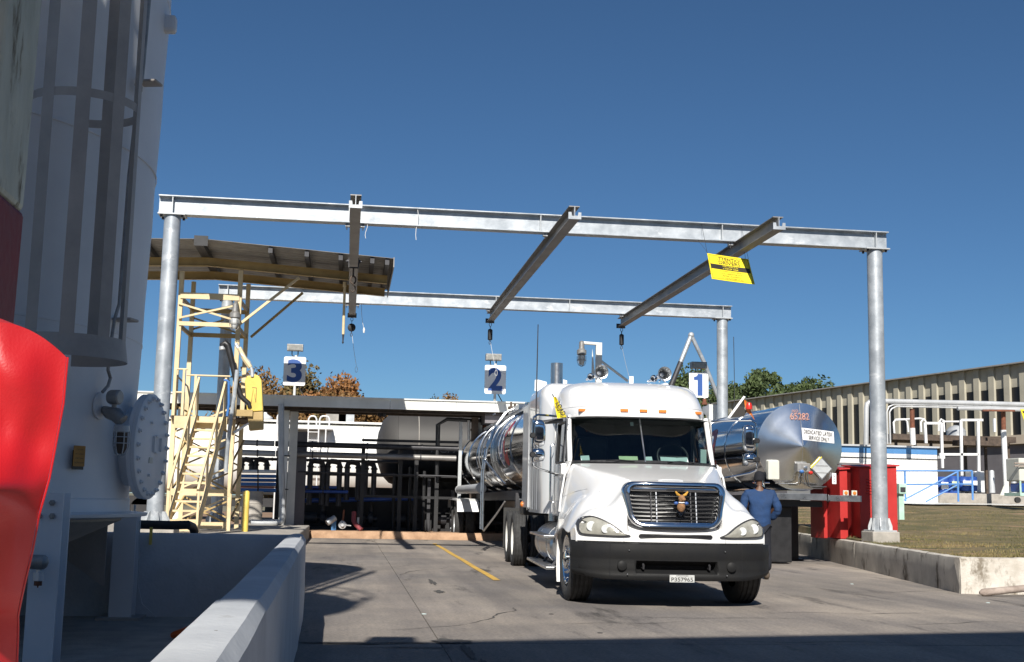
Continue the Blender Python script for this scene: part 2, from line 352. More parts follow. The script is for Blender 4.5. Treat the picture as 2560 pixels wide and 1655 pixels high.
for k, (px, py, lab) in enumerate([(1378, 1535, "small dark scrap on the concrete in front of the truck's steer wheel"), (1500, 1582, "small dark scrap on the concrete farthest forward of the truck"), (1060, 1535, "pale scrap on the concrete beside the long joint"), (2130, 1460, "pale scrap on the concrete near the stained retaining wall"), (2470, 1507, "pale scrap on the concrete below the fallen pole")]):
    c = G(px, py, .004); tag(MB().ell(c, (.03, .03, .006), 7, 4).build("litter_scrap", "joint" if k < 2 else "paper", smooth=0), lab, "litter", "scraps of litter on the concrete yard")
# ---- rear pad, kerb, left island
struct("rear_pad", MB().box(-40, 30, 37.5, 75, -.04, .20), "dirt", smooth=0)
kb = MB()
kb.grid(60, 4, lambda u, v: (-1.0+u*13, [37.22, 37.24, 37.30, 37.62][round(v*3)]+.015*noise.noise(Vector((u*40, v*9, 0))), [-.02, .12, .215, .225][round(v*3)]+.02*noise.noise(Vector((u*30, v*5, 3)))))
struct("kerb", kb, "kerb")
struct("loading_island", MB().box(-14, -1.05, 13.6, 37.2, -.03, .37), "stone_grey", smooth=0, bevel=.03)
struct("dike_floor", MB().box(-9.2, -.4, -1, 12.9, -.002, .012), "stone_grey", smooth=0)
# ---- grass bank behind the retaining wall
WC = Vector((9.08, 17.37, 0)); WD = Vector((1.86, 9.35, 0)).normalized()     # kerb wall corner and direction
def wall_x(Y): return WC.x + (Y-WC.y)*WD.x/WD.y
def bank_z(X, Y):
    t = min(1, max(0, (Y-21)/36)); s = t*t*(3-2*t)
    return .53 + .92*s + .05*noise.noise(Vector((X*.35, Y*.35, 0))) + .02*noise.noise(Vector((X*1.7, Y*1.7, 5)))
struct("grass_bank", MB().grid(80, 90, lambda u, v: (lambda Y: (lambda X: (X, Y, bank_z(X, Y) if u > .001 else .45))(wall_x(Y)+.13+(u**1.7)*70))(17.45+(v**1.5)*110)), "grass_ground")
# blades of grass
bv, bf = [], []
for k in range(42000):
    Y = 17.6+(rng.random()**1.6)*26; X = wall_x(Y)+.2+(rng.random()**1.3)*(9+Y*.25)
    d = noise.noise(Vector((X*.55, Y*.9, 9.0)))+.35*noise.noise(Vector((X*2.2, Y*3, 2.0)))
    if d < -.08 and rng.random() < .93: continue
    h = (.022+.035*rng.random())*(1+.5*d); a = rng.random()*6.283; w = .006+.004*rng.random(); lx, ly = .03*rng.uniform(-1, 1), .03*rng.uniform(-1, 1)
    z = bank_z(X, Y)-.006; b = len(bv); ca, sa = math.cos(a)*w, math.sin(a)*w
    bv += [(X-ca, Y-sa, z), (X+ca, Y+sa, z), (X+lx, Y+ly, z+h)]; bf.append((b, b+1, b+2))
gm = bpy.data.meshes.new("grass"); gm.from_pydata(bv, [], bf); gm.materials.append(MAT["grass_blade"])
go = bpy.data.objects.new("grass", gm); COL.objects.link(go); tag(go, "short patchy dry green grass growing on the raised bank", "grass", kind="stuff")

# ---- retaining wall in cast segments
rw = thing("retaining_wall", "low stained concrete retaining wall with white flaking end beside the grass bank", "wall", (WC.x, WC.y, 0))
side = Vector((WD.y, -WD.x, 0))
cuts = [0, 4.85, 7.25, 9.6, 12.2, 15.0, 18, 21.5]
for i in range(len(cuts)-1):
    a, b = cuts[i]+.006, cuts[i+1]-.006; L = b-a; n = max(6, int(L*6)); hb = rng.uniform(-.004, .004)
    def seg(u, v, a=a, L=L, hb=hb):
        prof = [(0, -.02), (.004, .12), (0, .30), (.004, .46), (.018, .515), (.05, .53), (.14, .53), (.17, .44)]
        o, z = prof[round(v*7)]; p = WC+WD*(a+u*L); w = .006*noise.noise(Vector((p.x*3, p.y*3, z*5)))
        q = p+side*(o+w+hb); return (q.x, q.y, z+(.008*noise.noise(Vector((p.x*4, p.y*4, 1))) if z > .4 else 0))
    s = MB().grid(n, 8, seg)
    for e in (0, 1):
        pr = [Vector(seg(e, j/7)) for j in range(8)]; s._add(pr, [tuple(range(8))])
    s.build("wall_segment", "wall_concrete", rw)
fw = MB(); 
def fseg(u, v):
    prof = [(0, -.02), (-.004, .14), (0, .30), (.003, .45), (.015, .515), (.05, .532), (.16, .532), (.18, .44)]
    o, z = prof[round(v*7)]; X = WC.x+.002+u*6; return (X, WC.y-.03+o+.01*noise.noise(Vector((X*3, z*5, 0)))+u*.0, z+(.01*noise.noise(Vector((X*4, 2, 1))) if z > .4 else 0))
fw.grid(48, 8, fseg); fw._add([fseg(0, j/7) for j in range(8)], [tuple(range(8))])
e = fw.build("end_face", "white_peel", rw); e["label"] = "white flaking limewashed end face of the wall"

# ---- dike wall round the silo
dk = thing("dike_wall", "white painted concrete containment wall round the white silo, nearest the camera", "wall", (-.4, 13, 0))
def ox(Y): return -.255-.0135*(Y-3)
def dwall(u, v):
    Y = -1.2+(u**.8)*14.22; prof = [(0, -.01), (.002, .25), (0, .5), (.003, .70), (0, .805), (-.032, .846), (-.09, .85), (-.15, .849), (-.184, .842), (-.19, .6), (-.19, .3), (-.19, -.01)]
    o, z = prof[round(v*11)]; w = .010*noise.noise(Vector((Y*1.1, z*2, o*3)))+.003*noise.noise(Vector((Y*5, z*4, 2)))
    st = .012 if Y < 4.9 else 0.0
    if Y > 12.7: o = -.095+(o+.095)*(1-.6*max(0, (Y-12.72)/.33)**2)
    return (ox(Y)+o+w, Y, z+(w*.6+st if z > .6 else 0))
d = MB().grid(90, 12, dwall); d._add([dwall(1, j/11) for j in range(12)], [tuple(range(12))]); d.build("side_wall", "dike", dk, smooth=24)
def ewall(u, v):
    X = -9.2+u*8.72; prof = [(-.02, -.01), (-.02, .4), (-.018, .78), (.02, .838), (.09, .842), (.15, .83), (.17, .78), (.17, -.01)]
    o, z = prof[round(v*7)]; w = .01*noise.noise(Vector((X*1.3, z*2, o*3))); return (X, 12.86+o+w, z+(w*.6 if z > .6 else 0))
d = MB().grid(50, 8, ewall); d.build("end_wall", "dike", dk, smooth=50)
for (px, py) in [(539, 1585), (752, 1344)]:
    c = G(px, py, .852); MB().lathe(c+Vector((0, 0, -.004)), (0, 0, 1), [(0, .011), (.006, .011), (.007, .006), (.014, .005), (.015, 0)], 10).build("anchor_bolt", "lamp_metal", dk)

# ---- unseen building added behind the viewer to block sky light
def plant(name, label, x0, x1, y0, y1, h):
    t = thing(name, label, "building", ((x0+x1)/2, (y0+y1)/2, 0))
    MB().box(x0, x1, y0, y1, 0, h).build("cladding", "shade_wall", t, smooth=0)
    MB().box(x0-.3, x1+.3, y0-.3, y1+.3, h, h+.25).build("roof", "roof_gravel", t, smooth=0)
    for k in range(int((x1-x0)/4)): MB().box(x0+1+k*4, x0+3+k*4, y1+.01, y1+.06, 2.2, 4.2).build("window", "window_dark", t, smooth=0)
plant("occluder_building", "unseen dark building added behind the viewer to block sky light", -34, 34, -30, -15, 8)
# ---- gallery added out of view to shade the yard; the silo shades it too
gl = thing("shade_gallery", "unseen elevated grey gallery box added behind the viewer to shade the yard", "gallery", (0, -5.6, 0))
ga = R_(10.5)
def gr(x, y): return (x*math.cos(ga)-y*math.sin(ga), -5.4+x*math.sin(ga)*1.0+y*math.cos(ga))
g = MB(); pts = [gr(-16, -1.25), gr(40, -1.25), gr(40, 1.25), gr(-16, 1.25)]
g.loft([[(x, y, 9.75) for x, y in pts], [(x, y, 11.65) for x, y in pts]], True, True, True); g.build("gallery_box", "galv_dull", gl, smooth=0)
for x in (-13, 14, 34):
    for y in (-1, 1):
        q = gr(x, y); MB().ibeam((q[0], q[1], 0), (q[0], q[1], 9.75), .3, .3, up=(0, 1, 0)).build("leg", "galv_dull", gl, smooth=0)
s2 = thing("storage_silo", "tall white storage silo with handrailed roof behind the viewer on the left", "silo", (-5.5, -.9, 0))
MB().lathe((-5.5, -.9, 0), (0, 0, 1), [(0, 2.55), (11.6, 2.55), (11.62, 2.75), (11.7, 2.75), (11.72, 2.5), (12.1, .3)], 48).build("shell", "silo_white", s2)
rl = MB()
for hz in (12.1, 12.6):
    rl.tube([(-5.5+2.68*math.cos(2*math.pi*k/40), -.9+2.68*math.sin(2*math.pi*k/40), hz) for k in range(41)], .03, 6, False)
for k in range(16):
    a = 2*math.pi*k/16; rl.cyl((-5.5+2.68*math.cos(a), -.9+2.68*math.sin(a), 11.65), (-5.5+2.68*math.cos(a), -.9+2.68*math.sin(a), 12.62), .028, None, 6)
rl.build("handrail", "silo_white", s2)
# ================================================================== galvanised gantry
GX0, GX1, GY0, GY1, GZT = -3.60, 10.92, 24.14, 34.4, 7.04
BH, BW = .375, .26                                   # beam depth and flange width
gan = thing("gantry_frame", "galvanised steel gantry frame with pipe columns spanning the three loading bays", "gantry", (GX0, GY0, 0))
def column(X, Y, zb, zt, g=.30):
    c = MB().cyl((X, Y, zb), (X, Y, zt), .16, None, 32).build("column", "galv", gan)
    MB().box(X-.26, X+.26, Y-.2, Y+.2, zt-.022, zt).build("cap_plate", "galv_dull", c, smooth=0)
    for sx in (-1, 1):
        for sy in (-1, 1): MB().cyl((X+sx*.2, Y+sy*.12, zt-.07), (X+sx*.2, Y+sy*.12, zt-.023), .026, None, 6).build("bolt", "dark_metal", c)
    MB().box(X-g, X+g, Y-g, Y+g, zb, zb+.03).build("base_plate", "galv_dull", c, smooth=0)
    for k in range(8):
        a = math.pi/8+k*math.pi/4; d = Vector((math.cos(a), math.sin(a), 0)); t = Vector((-d.y, d.x, 0))
        MB().prism([(.155, 0), (g-.01, 0), (g-.01, .08), (.155+(g-.16)*.35, .24), (.155, .24)], Vector((X, Y, zb+.03))-t*.006, d, (0, 0, 1), t*.012).build("gusset", "galv_dull", c, smooth=0)
    return c
column(GX0, GY0, .62, GZT-BH); column(GX1, GY0, P(2199, 1329, GY0-.25).z, GZT-BH, .25); column(GX0+.1, GY1, .45, GZT-BH); column(GX1-.13, GY1, .85, GZT-BH)
MB().prism([(-.29, -.29), (.29, -.29), (.29, .29), (-.29, .29)], (GX1, GY0, .45), (1, 0, 0), (0, 1, 0), (0, 0, P(2199, 1329, GY0-.25).z-.45)).build("pedestal", "stone_grey", gan, smooth=0, bevel=.02)
MB().box(GX0-.42, GX0+.42, GY0-.4, GY0+.4, .40, .62).build("pedestal", "stone_grey", gan, smooth=0, bevel=.02)
def beam(Y, x0, x1, stiff):
    b = MB(); zc = GZT-BH/2; b.ibeam((x0, Y, zc), (x1, Y, zc), BW, BH, .02, .014); o = b.build("cross_beam", "galv", gan, smooth=0)
    for x in stiff:
        for s in (-1, 1): MB().box(x-.008, x+.008, min(Y+s*.0075, Y+s*.118), max(Y+s*.0075, Y+s*.118), GZT-BH+.021, GZT-.021).build("stiffener", "galv_dull", o, smooth=0)
    return o
RX = [-.035, 3.98, 7.90]
beam(GY0, GX0-.27, GX1+.27, [GX0, -.16, 3.72, 7.55, GX1])
beam(GY1, GX0-.16, GX1+.14, [GX0+.1, -.1, 4.05, 6.2, 8.4, GX1-.13])
RN, RF, RB = 21.62, 35.12, 6.40                       # monorail ends and underside
for i, x in enumerate(RX):
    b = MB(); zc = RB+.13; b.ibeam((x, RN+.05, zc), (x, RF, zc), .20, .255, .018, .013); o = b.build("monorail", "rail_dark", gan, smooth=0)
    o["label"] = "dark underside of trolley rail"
    MB().box(x-.006, x+.006, RN+.0, RN+.05, RB+.02, RB+.24).build("web_end", "galv", o, smooth=0)
    e = MB(); e.prism([(-.12, 0), (.12, 0), (.12, .13), (.065, .13), (.055, .06), (-.055, .06), (-.065, .13), (-.12, .13)], (x, RN-.012, RB-.005), (1, 0, 0), (0, 0, 1), (0, .014, 0)); e.build("end_stop", "galv", o, smooth=0)
    e = MB().box(x-.13, x+.13, RF+.003, RF+.02, RB-.035, RB+.10); e.build("end_stop", "dark_metal", o, smooth=0)
    for Y in (GY0, GY1):
        for s in (-1, 1):
            MB().prism([(0, 0), (.09, 0), (.09, .05), (.03, .12), (0, .12)], (x+s*.101, Y-.06, RB+.20), (s, 0, 0), (0, 0, 1), (0, .12, 0)).build("clamp", "galv_dull", o, smooth=0)
            MB().cyl((x+s*.16, Y-.05, RB+.13), (x+s*.16, Y-.05, RB+.27), .012, None, 6).build("bolt", "dark_metal", o)

# ---- self-retracting lifelines on the rails
def ring(mb, c, r, t, ax=(0, 1, 0), sy=1.0):
    a = Vector(ax).normalized(); u = a.cross(Vector((0, 0, 1))).normalized(); v = Vector((0, 0, 1))
    mb.tube([Vector(c)+u*r*math.cos(k*math.pi/6)+v*r*sy*math.sin(k*math.pi/6) for k in range(13)], t, 6, False)
def lifeline(x, Y, label, round_case, dx, L):
    t = thing("lifeline_reel", label, "lifeline", (x, Y, RB-.1), 0, "fall arrest lifelines on the bay rails")
    h = MB(); ring(h, (x, Y, RB-.10), .035, .009, sy=1.5); ring(h, (x, Y, RB-.19), .03, .008, (1, 0, 0), 1.4); h.box(x-.10, x+.10, Y-.05, Y+.05, RB-.05, RB-.02); h.build("trolley_hook", "dark_metal", t)
    c = MB()
    if round_case: c.lathe((x, Y-.05, RB-.34), (0, 1, 0), [(0, .09), (.012, .115), (.09, .115), (.10, .09)], 20)
    else: c.lathe((x, Y, RB-.56), (0, 0, 1), [(0, .04), (.02, .07), (.30, .07), (.33, .04)], 14)
    c.build("reel_case", "hose_black", t)
    s = MB(); z0 = RB-.58 if not round_case else RB-.50; s.cyl((x, Y, z0), (x, Y, z0+.1), .012, None, 6); ring(s, (x, Y, z0-.05), .03, .009, sy=1.6); s.build("snap_hook", "dark_metal", t)
    w = MB(); p0 = Vector((x+.02, Y, z0-.05)); w.tube([p0+Vector((dx*k/8, 0, -L*k/8-.05*math.sin(k*math.pi/8))) for k in range(9)], .006, 5)
    e = p0+Vector((dx, 0, -L)); ring(w, e+Vector((0, 0, -.1)), .035, .006, sy=2.4); w.build("tag_line", "white_metal" if dx < .2 else "galv_dull", t)
lifeline(RX[0], 35.0, "round black lifeline reel hanging from the leftmost rail", True, .16, .9)
lifeline(RX[1], 35.0, "slim black lifeline reel hanging from the middle rail above sign 2", False, .18, .78)
lifeline(RX[2], 35.0, "slim black lifeline reel hanging from the rail nearest the yellow sign", False, .26, 1.0)
# trolley and hook on the left rail
ht = thing("hoist_hook", "dark trolley with swivel hook halfway along the leftmost rail", "hook", (RX[0], 27, RB))
h = MB()
for s in (-1, 1):
    h.box(RX[0]+s*.105-.012, RX[0]+s*.105+.012, 26.9, 27.1, RB-.1, RB+.12); h.lathe((RX[0]+s*.118, 27, RB+.05), (s, 0, 0), [(0, .045), (.03, .045), (.035, .02), (.06, .02)], 10)
h.bar((RX[0]-.105, 27, RB-.09), (RX[0]+.105, 27, RB-.09), .05, .03); h.build("trolley", "dark_metal", ht)
h = MB(); h.cyl((RX[0], 27, RB-.28), (RX[0], 27, RB-.09), .02, None, 8); ring(h, (RX[0], 27, RB-.37), .06, .022, sy=1.4); h.tube([(RX[0], 27, RB-.48), (RX[0]+.05, 27, RB-.52), (RX[0]+.05, 27, RB-.60), (RX[0], 27, RB-.64), (RX[0]-.05, 27, RB-.60)], .016, 8); h.build("swivel_hook", "brown_metal", ht)
# tag ropes hanging from the left rail
for k, (x0, y0, x1, y1, Y, lab) in enumerate([(897, 715, 910, 822, 34.9, "pale tag rope with toggle hanging beside the leftmost rail"), (1044, 522, 1041, 600, GY0-.1, "thin wire hanging from the front beam right of the leftmost rail"), (917, 552, 915, 596, GY0-.1, "thin wire hanging from the front beam beside the leftmost rail")]):
    a, b = P(x0, y0, Y), P(x1, y1, Y); t = thing("tag_rope", lab, "rope", b)
    MB().tube([a.lerp(b, i/6)+Vector((.02*math.sin(i), 0, 0)) for i in range(7)], .006, 5).build("rope", "white_metal", t)
    if k == 0: MB().lathe(b+Vector((0, 0, -.12)), (0, 0, 1), [(0, .02), (.1, .035), (.16, .01)], 8).build("toggle", "white_metal", t)

# ---- hanging warning sign
at_ = thing("warning_sign", "yellow ATTENTION DRIVERS sign hanging tilted from the front beam by wires", "sign", P(1828, 672, 23.6))
sa, sb, sc_, sdn = P(1768, 633, 23.55), P(1871, 648, 23.75), P(1887, 711, 23.45), P(1780, 697, 23.25)
def sp(u, v):
    q = (sa*(1-u)+sb*u)*(1-v)+(sdn*(1-u)+sc_*u)*v
    return q+Vector((0, .05*math.sin(u*3.1)*.5, 0))
nrm = (sb-sa).cross(sdn-sa).normalized()
if nrm.y > 0: nrm = -nrm
mb = MB(); mb.grid(13, 9, lambda u, v: sp(u, v)+nrm*.004); mb.grid(13, 9, lambda u, v: sp(u, v)-nrm*.004); mb.build("panel", "sign_yellow", at_)
MB().grid(13, 3, lambda u, v: sp(.03+u*.94, .395+v*.185)+nrm*.008).build("black_band", "sign_black", at_)
bd = MB()
for (u0, v0, u1, v1) in [(.03, .05, .97, .05), (.03, .05, .03, .95), (.97, .05, .97, .95), (.03, .95, .97, .95)]:
    bd.tube([sp(u0+(u1-u0)*i/6, v0+(v1-v0)*i/6)+nrm*.006 for i in range(7)], .004, 4)
bd.build("border_line", "sign_black", at_)
def sline(body, v, w, h, mt, bold=0):
    r = (sp(.9, v)-sp(.1, v)); u = (sp(.5, v-.1)-sp(.5, v+.1)); lettering(body, sp(.5, v)+nrm*.0115, r, u, w, h, mt, at_, bold=bold)
sline("ATTENTION", .155, .66, .085, "sign_black", .012); sline("DRIVERS", .30, .50, .085, "sign_black", .012)
sline("FALL PROTECTION IS REQUIRED", .445, .78, .036, "sign_yellow", .01); sline("WHILE ON TOP OF TANK TRAILERS", .53, .80, .036, "sign_yellow", .01)
sline("CHOCK WHEELS, LOCK BRAKES AND", .64, .80, .034, "sign_black"); sline("SEE DOCK OPERATOR FOR HELP", .73, .74, .034, "sign_black")
sline("BEFORE UNLOADING", .82, .44, .032, "sign_black"); sline("STAY ON THE PLATFORM AT ALL TIMES", .905, .74, .032, "sign_black")
w = MB()
for u, px, py in ((.0, 1754, 560), (.02, 1745, 600), (.93, 1858, 600), (1, 1853, 565)):
    w.tube([sp(u, .0), P(px, py, GY0-.05)], .004, 4)
w.build("hanging_wire", "dark_metal", at_)

# ---- bay number signs with floodlights
def bay_sign(num, xc, y0, y1, wpx, Y, ypost, post_dx, fx, fy, lab):
    a, b = P(xc-wpx/2, y0, Y), P(xc+wpx/2, y0+wpx*.02, Y); c = P(xc-wpx/2-2, y1, Y); X0, X1, Z0, Z1 = a.x, b.x, c.z, a.z
    t = thing("bay_number_sign", lab, "sign", ((X0+X1)/2, Y, 0), 0, "bay number signs")
    r = .05; poly = []
    for cx, cz, a0 in ((X1-r, Z1-r, 0), (X0+r, Z1-r, 90), (X0+r, Z0+r, 180), (X1-r, Z0+r, 270)):
        for k in range(4): q = R_(a0+k*30); poly.append((cx+r*math.cos(q), cz+r*math.sin(q)))
    MB().prism(poly, (0, Y, 0), (1, 0, 0), (0, 0, 1), (0, .012, 0)).build("panel", "sign_white", t, smooth=0)
    W_ = X1-X0; lettering(num, ((X0+X1)/2, Y-.004, (Z0+Z1)/2+.01), (1, 0, 0), (0, 0, 1), W_*(.68 if num != "1" else .36), (Z1-Z0)*.80, "sign_blue", t, "numeral", bold=.035, depth=.05) if num != "1" else MB().prism([(-.04, -.33), (.115, -.33), (.115, .34), (-.03, .34), (-.06, .27), (-.155, .24), (-.155, .15), (-.04, .15)], ((X0+X1)/2, Y-.006, (Z0+Z1)/2), (1, 0, 0), (0, 0, 1), (0, .005, 0)).build("numeral", "sign_blue", t, smooth=0)
    for sx in (X0+.06, X1-.06):
        for sz in (Z0+.06, Z1-.06): MB().cyl((sx, Y-.004, sz), (sx, Y, sz), .012, None, 6).build("screw", "dark_metal", t)
    pz = P(xc+post_dx, ypost, Y+.06).z; px = P(xc+post_dx, y1, Y+.06).x
    po = MB().cyl((px, Y+.05, pz), (px, Y+.05, Z1+.05), .04, None, 12).build("post", "fascia_white", t)
    MB().lathe((px, Y+.05, pz), (0, 0, 1), [(-.02, .09), (.03, .09), (.05, .06), (.16, .06)], 12).build("post_socket", "rust", t)
    br = MB(); br.tube([(px+.07, Y+.05, Z0+.05), (px+.28, Y+.09, Z0-.30), (px+.27, Y+.1, Z0-.5)], .016, 6); br.build("conduit", "dark_metal", t)
    # floodlight
    f = P(fx, fy, Y); ft = thing("floodlight", {"3": "grey metal floodlight on the sign over the open left bay", "2": "grey metal floodlight on the sign beside the whip antenna", "1": "dark grey floodlight on the sign behind the truck roof"}[num], "floodlight", (f.x, Y+.05, Z1), 0, "floodlights above the bay signs")
    MB().tube([(f.x-.09, Y+.05, f.z-.02), (f.x-.09, Y+.05, f.z-.21), (f.x-.03, Y+.05, f.z-.28), (f.x+.03, Y+.05, f.z-.28), (f.x+.09, Y+.05, f.z-.21), (f.x+.09, Y+.05, f.z-.02)], .016, 6).build("yoke", "dark_metal", ft)
    MB().box(f.x-.24, f.x+.24, Y-.08, Y+.16, f.z-.10, f.z+.10).build("housing", "lamp_metal", ft, smooth=0, bevel=.01)
    MB().box(f.x-.20, f.x+.20, Y-.088, Y-.081, f.z-.075, f.z+.075).build("lens", "lens", ft, smooth=0)
    for k in range(5): MB().box(f.x-.19, f.x+.19, Y-.098, Y-.0885, f.z-.07+k*.032, f.z-.062+k*.032).build("guard_bar", "galv_dull", ft, smooth=0)
bay_sign("3", 738, 891, 963, 55, 37.0, 1002, -1, 738, 869, "white sign with large blue number 3, half shaded, over the bay left of the truck")
bay_sign("2", 1239, 912, 984, 53, 37.0, 1022, -2, 1234, 893, "white sign with blue number 2 beside the truck's long whip antenna")
bay_sign("1", 1747, 930, 993, 48, 36.2, 1010, 14, 1747, 913, "white sign with blue number 1 partly hidden behind the truck roof")
# ================================================================== yellow loading tower with canopy
TWY0, TWY1 = 30.2, 32.1
def TX(px, y, Y): return P(px, y, Y).x
TL0, TR0 = TX(437, 1000, TWY0), TX(586, 1000, TWY0); TL1, TR1 = TX(466, 1000, TWY1)+.02, TX(607, 1000, TWY1)
tw = thing("loading_tower", "cream yellow steel loading tower with stairs and lean-to canopy left of the bays", "tower", ((TL0+TR0)/2, TWY0, .42))
ZB = .37
def zp(y, Y, px=500): return P(px, y, Y).z
post = []
for x, Y, zt in ((TL0, TWY0, zp(680, TWY0)), (TR0, TWY0, zp(672, TWY0)), (TL1, TWY1, zp(705, TWY1)), (TR1, TWY1, zp(705, TWY1))):
    post.append(MB().box(x-.055, x+.055, Y-.055, Y+.055, ZB, zt).build("post", "cream_paint", tw, smooth=0, bevel=.006))
def girt(a, b, w=.06, h=.10, mt="cream_paint", nm="girt"): return MB().bar(a, b, w, h).build(nm, mt, tw, smooth=0)
for y in (741, 811):
    z = zp(y, TWY0); girt((TL0, TWY0-.06, z), (TR0, TWY0-.06, z), .05, .15 if y == 741 else .10)
for y in (777, 838):
    z = zp(y, TWY1); girt((TL1, TWY1-.06, z), (TR1, TWY1-.06, z), .05, .11, "tan_paint")
for x0, x1 in ((TL0, TL1), (TR0, TR1)):
    for y in (745, 815): z = zp(y, TWY0); girt((x0, TWY0, z), (x1, TWY1, z), .05, .1, "tan_paint")
def brace(a, b, mt="cream_paint", w=.045): return MB().bar(a, b, w, w).build("brace", mt, tw, smooth=0)
brace(P(447, 758, TWY0-.09), P(585, 800, TWY0-.09)); brace(P(446, 795, TWY0-.11), P(583, 765, TWY0-.11))
brace(P(470, 790, TWY1), P(600, 760, TWY1), "tan_paint"); brace(P(470, 790, TWY1), P(600, 835, TWY1), "tan_paint"); brace(P(475, 825, TWY1), P(560, 800, TWY1), "tan_paint")
# lower lattice between the posts
for k in range(4):
    z0 = ZB+.15+k*.72; z1 = z0+.66
    for Y, xa, xb in ((TWY0-.02, TL0, TR0), (TWY1+.02, TL1, TR1)):
        brace((xa, Y, z0), (xb, Y, z1), "cream_paint" if Y < 31 else "tan_paint", .04); brace((xa, Y+.05, z1), (xb, Y+.05, z0), "tan_paint", .04)
    for xa in (TL0, TR0): brace((xa, TWY0, z0), (xa+.12, TWY1, z1), "tan_paint", .04)
for z in (ZB+.12, ZB+.9): girt((TL0, TWY0-.03, z), (TR0, TWY0-.03, z), .06, .16)
# landing
ZP = zp(1042, TWY0)
ld = MB().box(TL0-.05, TR0+.35, TWY0-.25, TWY1+.2, ZP-.05, ZP).build("landing_deck", "brown_metal", tw, smooth=0)
MB().box(TL0+.05, TR0-.12, TWY0-.30, TWY0-.256, ZP-.30, ZP-.01).build("landing_beam", "cream_paint", tw, smooth=0)
for y in (925, 950, 985):
    pass
hr = lambda a, b, r=.022, mt="cream_paint": MB().tube([a, b], r, 8).build("handrail", mt, tw)
zr = ZP+.98
hr((TL0+.28, TWY0-.26, zr), (TR0-.1, TWY0-.26, zr)); hr((TL0, TWY0-.25, zr+.14), (TL0+.30, TWY0-.25, zr+.14)); hr((TL0, TWY0-.25, zr-.42), (TL0+.2, TWY0-.25, zr-.42))
for x in (TL0+.02, TL0+.22, TL0+.5): MB().box(x-.03, x+.03, TWY0-.29, TWY0-.23, ZP, zr+.14 if x < TL0+.3 else zr).build("rail_post", "cream_paint", tw, smooth=0)
hr((TL0+.02, TWY0-.26, zr), (TL1, TWY1, zr-.1), .022, "galv_dull")
# stair down towards the viewer
ST, SB = Vector((0, TWY0-.3, ZP)), Vector((0, TWY0-2.35, ZB))
sx0, sx1 = TX(493, 1040, TWY0-.3), TX(561, 1040, TWY0-.3); bx0, bx1 = TX(417, 1300, TWY0-2.3), TX(492, 1300, TWY0-2.3)
for xa, xb in ((sx0, bx0), (sx1, bx1)):
    MB().bar((xa, ST.y, ST.z-.05), (xb, SB.y, SB.z), .05, .20).build("stringer", "cream_paint", tw, smooth=0)
    MB().bar((xa, ST.y, ST.z+.92), (xb, SB.y, SB.z+.95), .05, .06).build("stair_rail", "cream_paint", tw, smooth=0)
    for k in (0.02, .33, .66, .97):
        q = Vector((xa, ST.y, ST.z)).lerp(Vector((xb, SB.y, SB.z)), k); MB().box(q.x-.025, q.x+.025, q.y-.025, q.y+.025, q.z-.05, q.z+.95).build("stair_post", "cream_paint", tw, smooth=0)
NT = 13
for k in range(NT):
    u = (k+.7)/NT; xa = sx0+(bx0-sx0)*u; xb = sx1+(bx1-sx1)*u; y = ST.y+(SB.y-ST.y)*u; z = ST.z+(SB.z-ST.z)*u
    MB().box(xa+.03, xb-.03, y-.11, y+.11, z-.02, z+.025).build("tread", "cream_paint", tw, smooth=0)
# canopy: two rafters, purlins, ribbed sheets
CY0, CY1 = 28.7, 33.2
def cz(px, y, Y): return P(px, y, Y).z
RXL, RXR = -5.6, P(968, 690, 30.2).x
ridge = P(520, 640, 30.2).x
zr_l, zr_m, zr_r = cz(370, 657, 30.2), cz(520, 655, 30.2), cz(965, 700, 30.2)
for Y, mt in ((30.2, "cream_paint"), (32.1, "tan_paint")):
    MB().ibeam((RXL, Y, zr_l-.0), (ridge, Y, zr_m), .12, .21, .015, .012).build("rafter", "tan_paint", tw, smooth=0)
    MB().ibeam((ridge, Y, zr_m), (RXR, Y, zr_r), .12, .21, .015, .012).build("rafter", "tan_paint", tw, smooth=0)
for a, b, Y, mt in [((592, 816), (748, 694), 30.2, "cream_paint"), ((627, 843), (757, 732), 32.1, "tan_paint")]:
    pa, pb = P(*a, Y), P(*b, Y); s = MB(); s.bar(pa, pb, .08, .06); s.build("knee_brace", mt, tw, smooth=0)
def roofz(X):
    if X < ridge: return zr_l+(zr_m-zr_l)*(X-RXL)/(ridge-RXL)
    return zr_m+(zr_r-zr_m)*(X-ridge)/(RXR-ridge)
for X in (-4.9, -3.7, ridge, -2.0, -1.15, -.35, .4, RXR-.05):
    MB().box(X-.05, X+.05, CY0+.05, CY1-.05, roofz(X)+.11, roofz(X)+.25).build("purlin", "dark_metal", tw, smooth=0)
XE = RXR+.10; nsh = 7; edges = [RXL-.2+(ridge+.03-RXL+.2)*i/3 for i in range(3)]+[ridge+(XE-ridge)*i/5 for i in range(6)]
for i in range(len(edges)-1):
    a, b = edges[i], edges[i+1]
    def sheet(u, v, a=a, b=b):
        X = a+(b-a)*u; k = round(v*64); Y = CY0+(CY1-CY0)*v; return (X, Y, roofz(X)+.262+(.025 if k % 4 in (1, 2) else 0)+.002*(i % 2))
    s = MB().grid(2, 65, sheet); s.build("roof_sheet", "roof_under", tw, smooth=0)
MB().box(ridge-.16, ridge+.16, CY0-.01, CY0+.02, roofz(ridge)+.10, roofz(ridge)+.34).build("ridge_cap", "black_metal", tw, smooth=0)
MB().box(XE-.005, XE+.02, CY0, CY1, roofz(RXR)+.05, roofz(RXR)+.29).build("fascia_trim", "roof_under", tw, smooth=0)
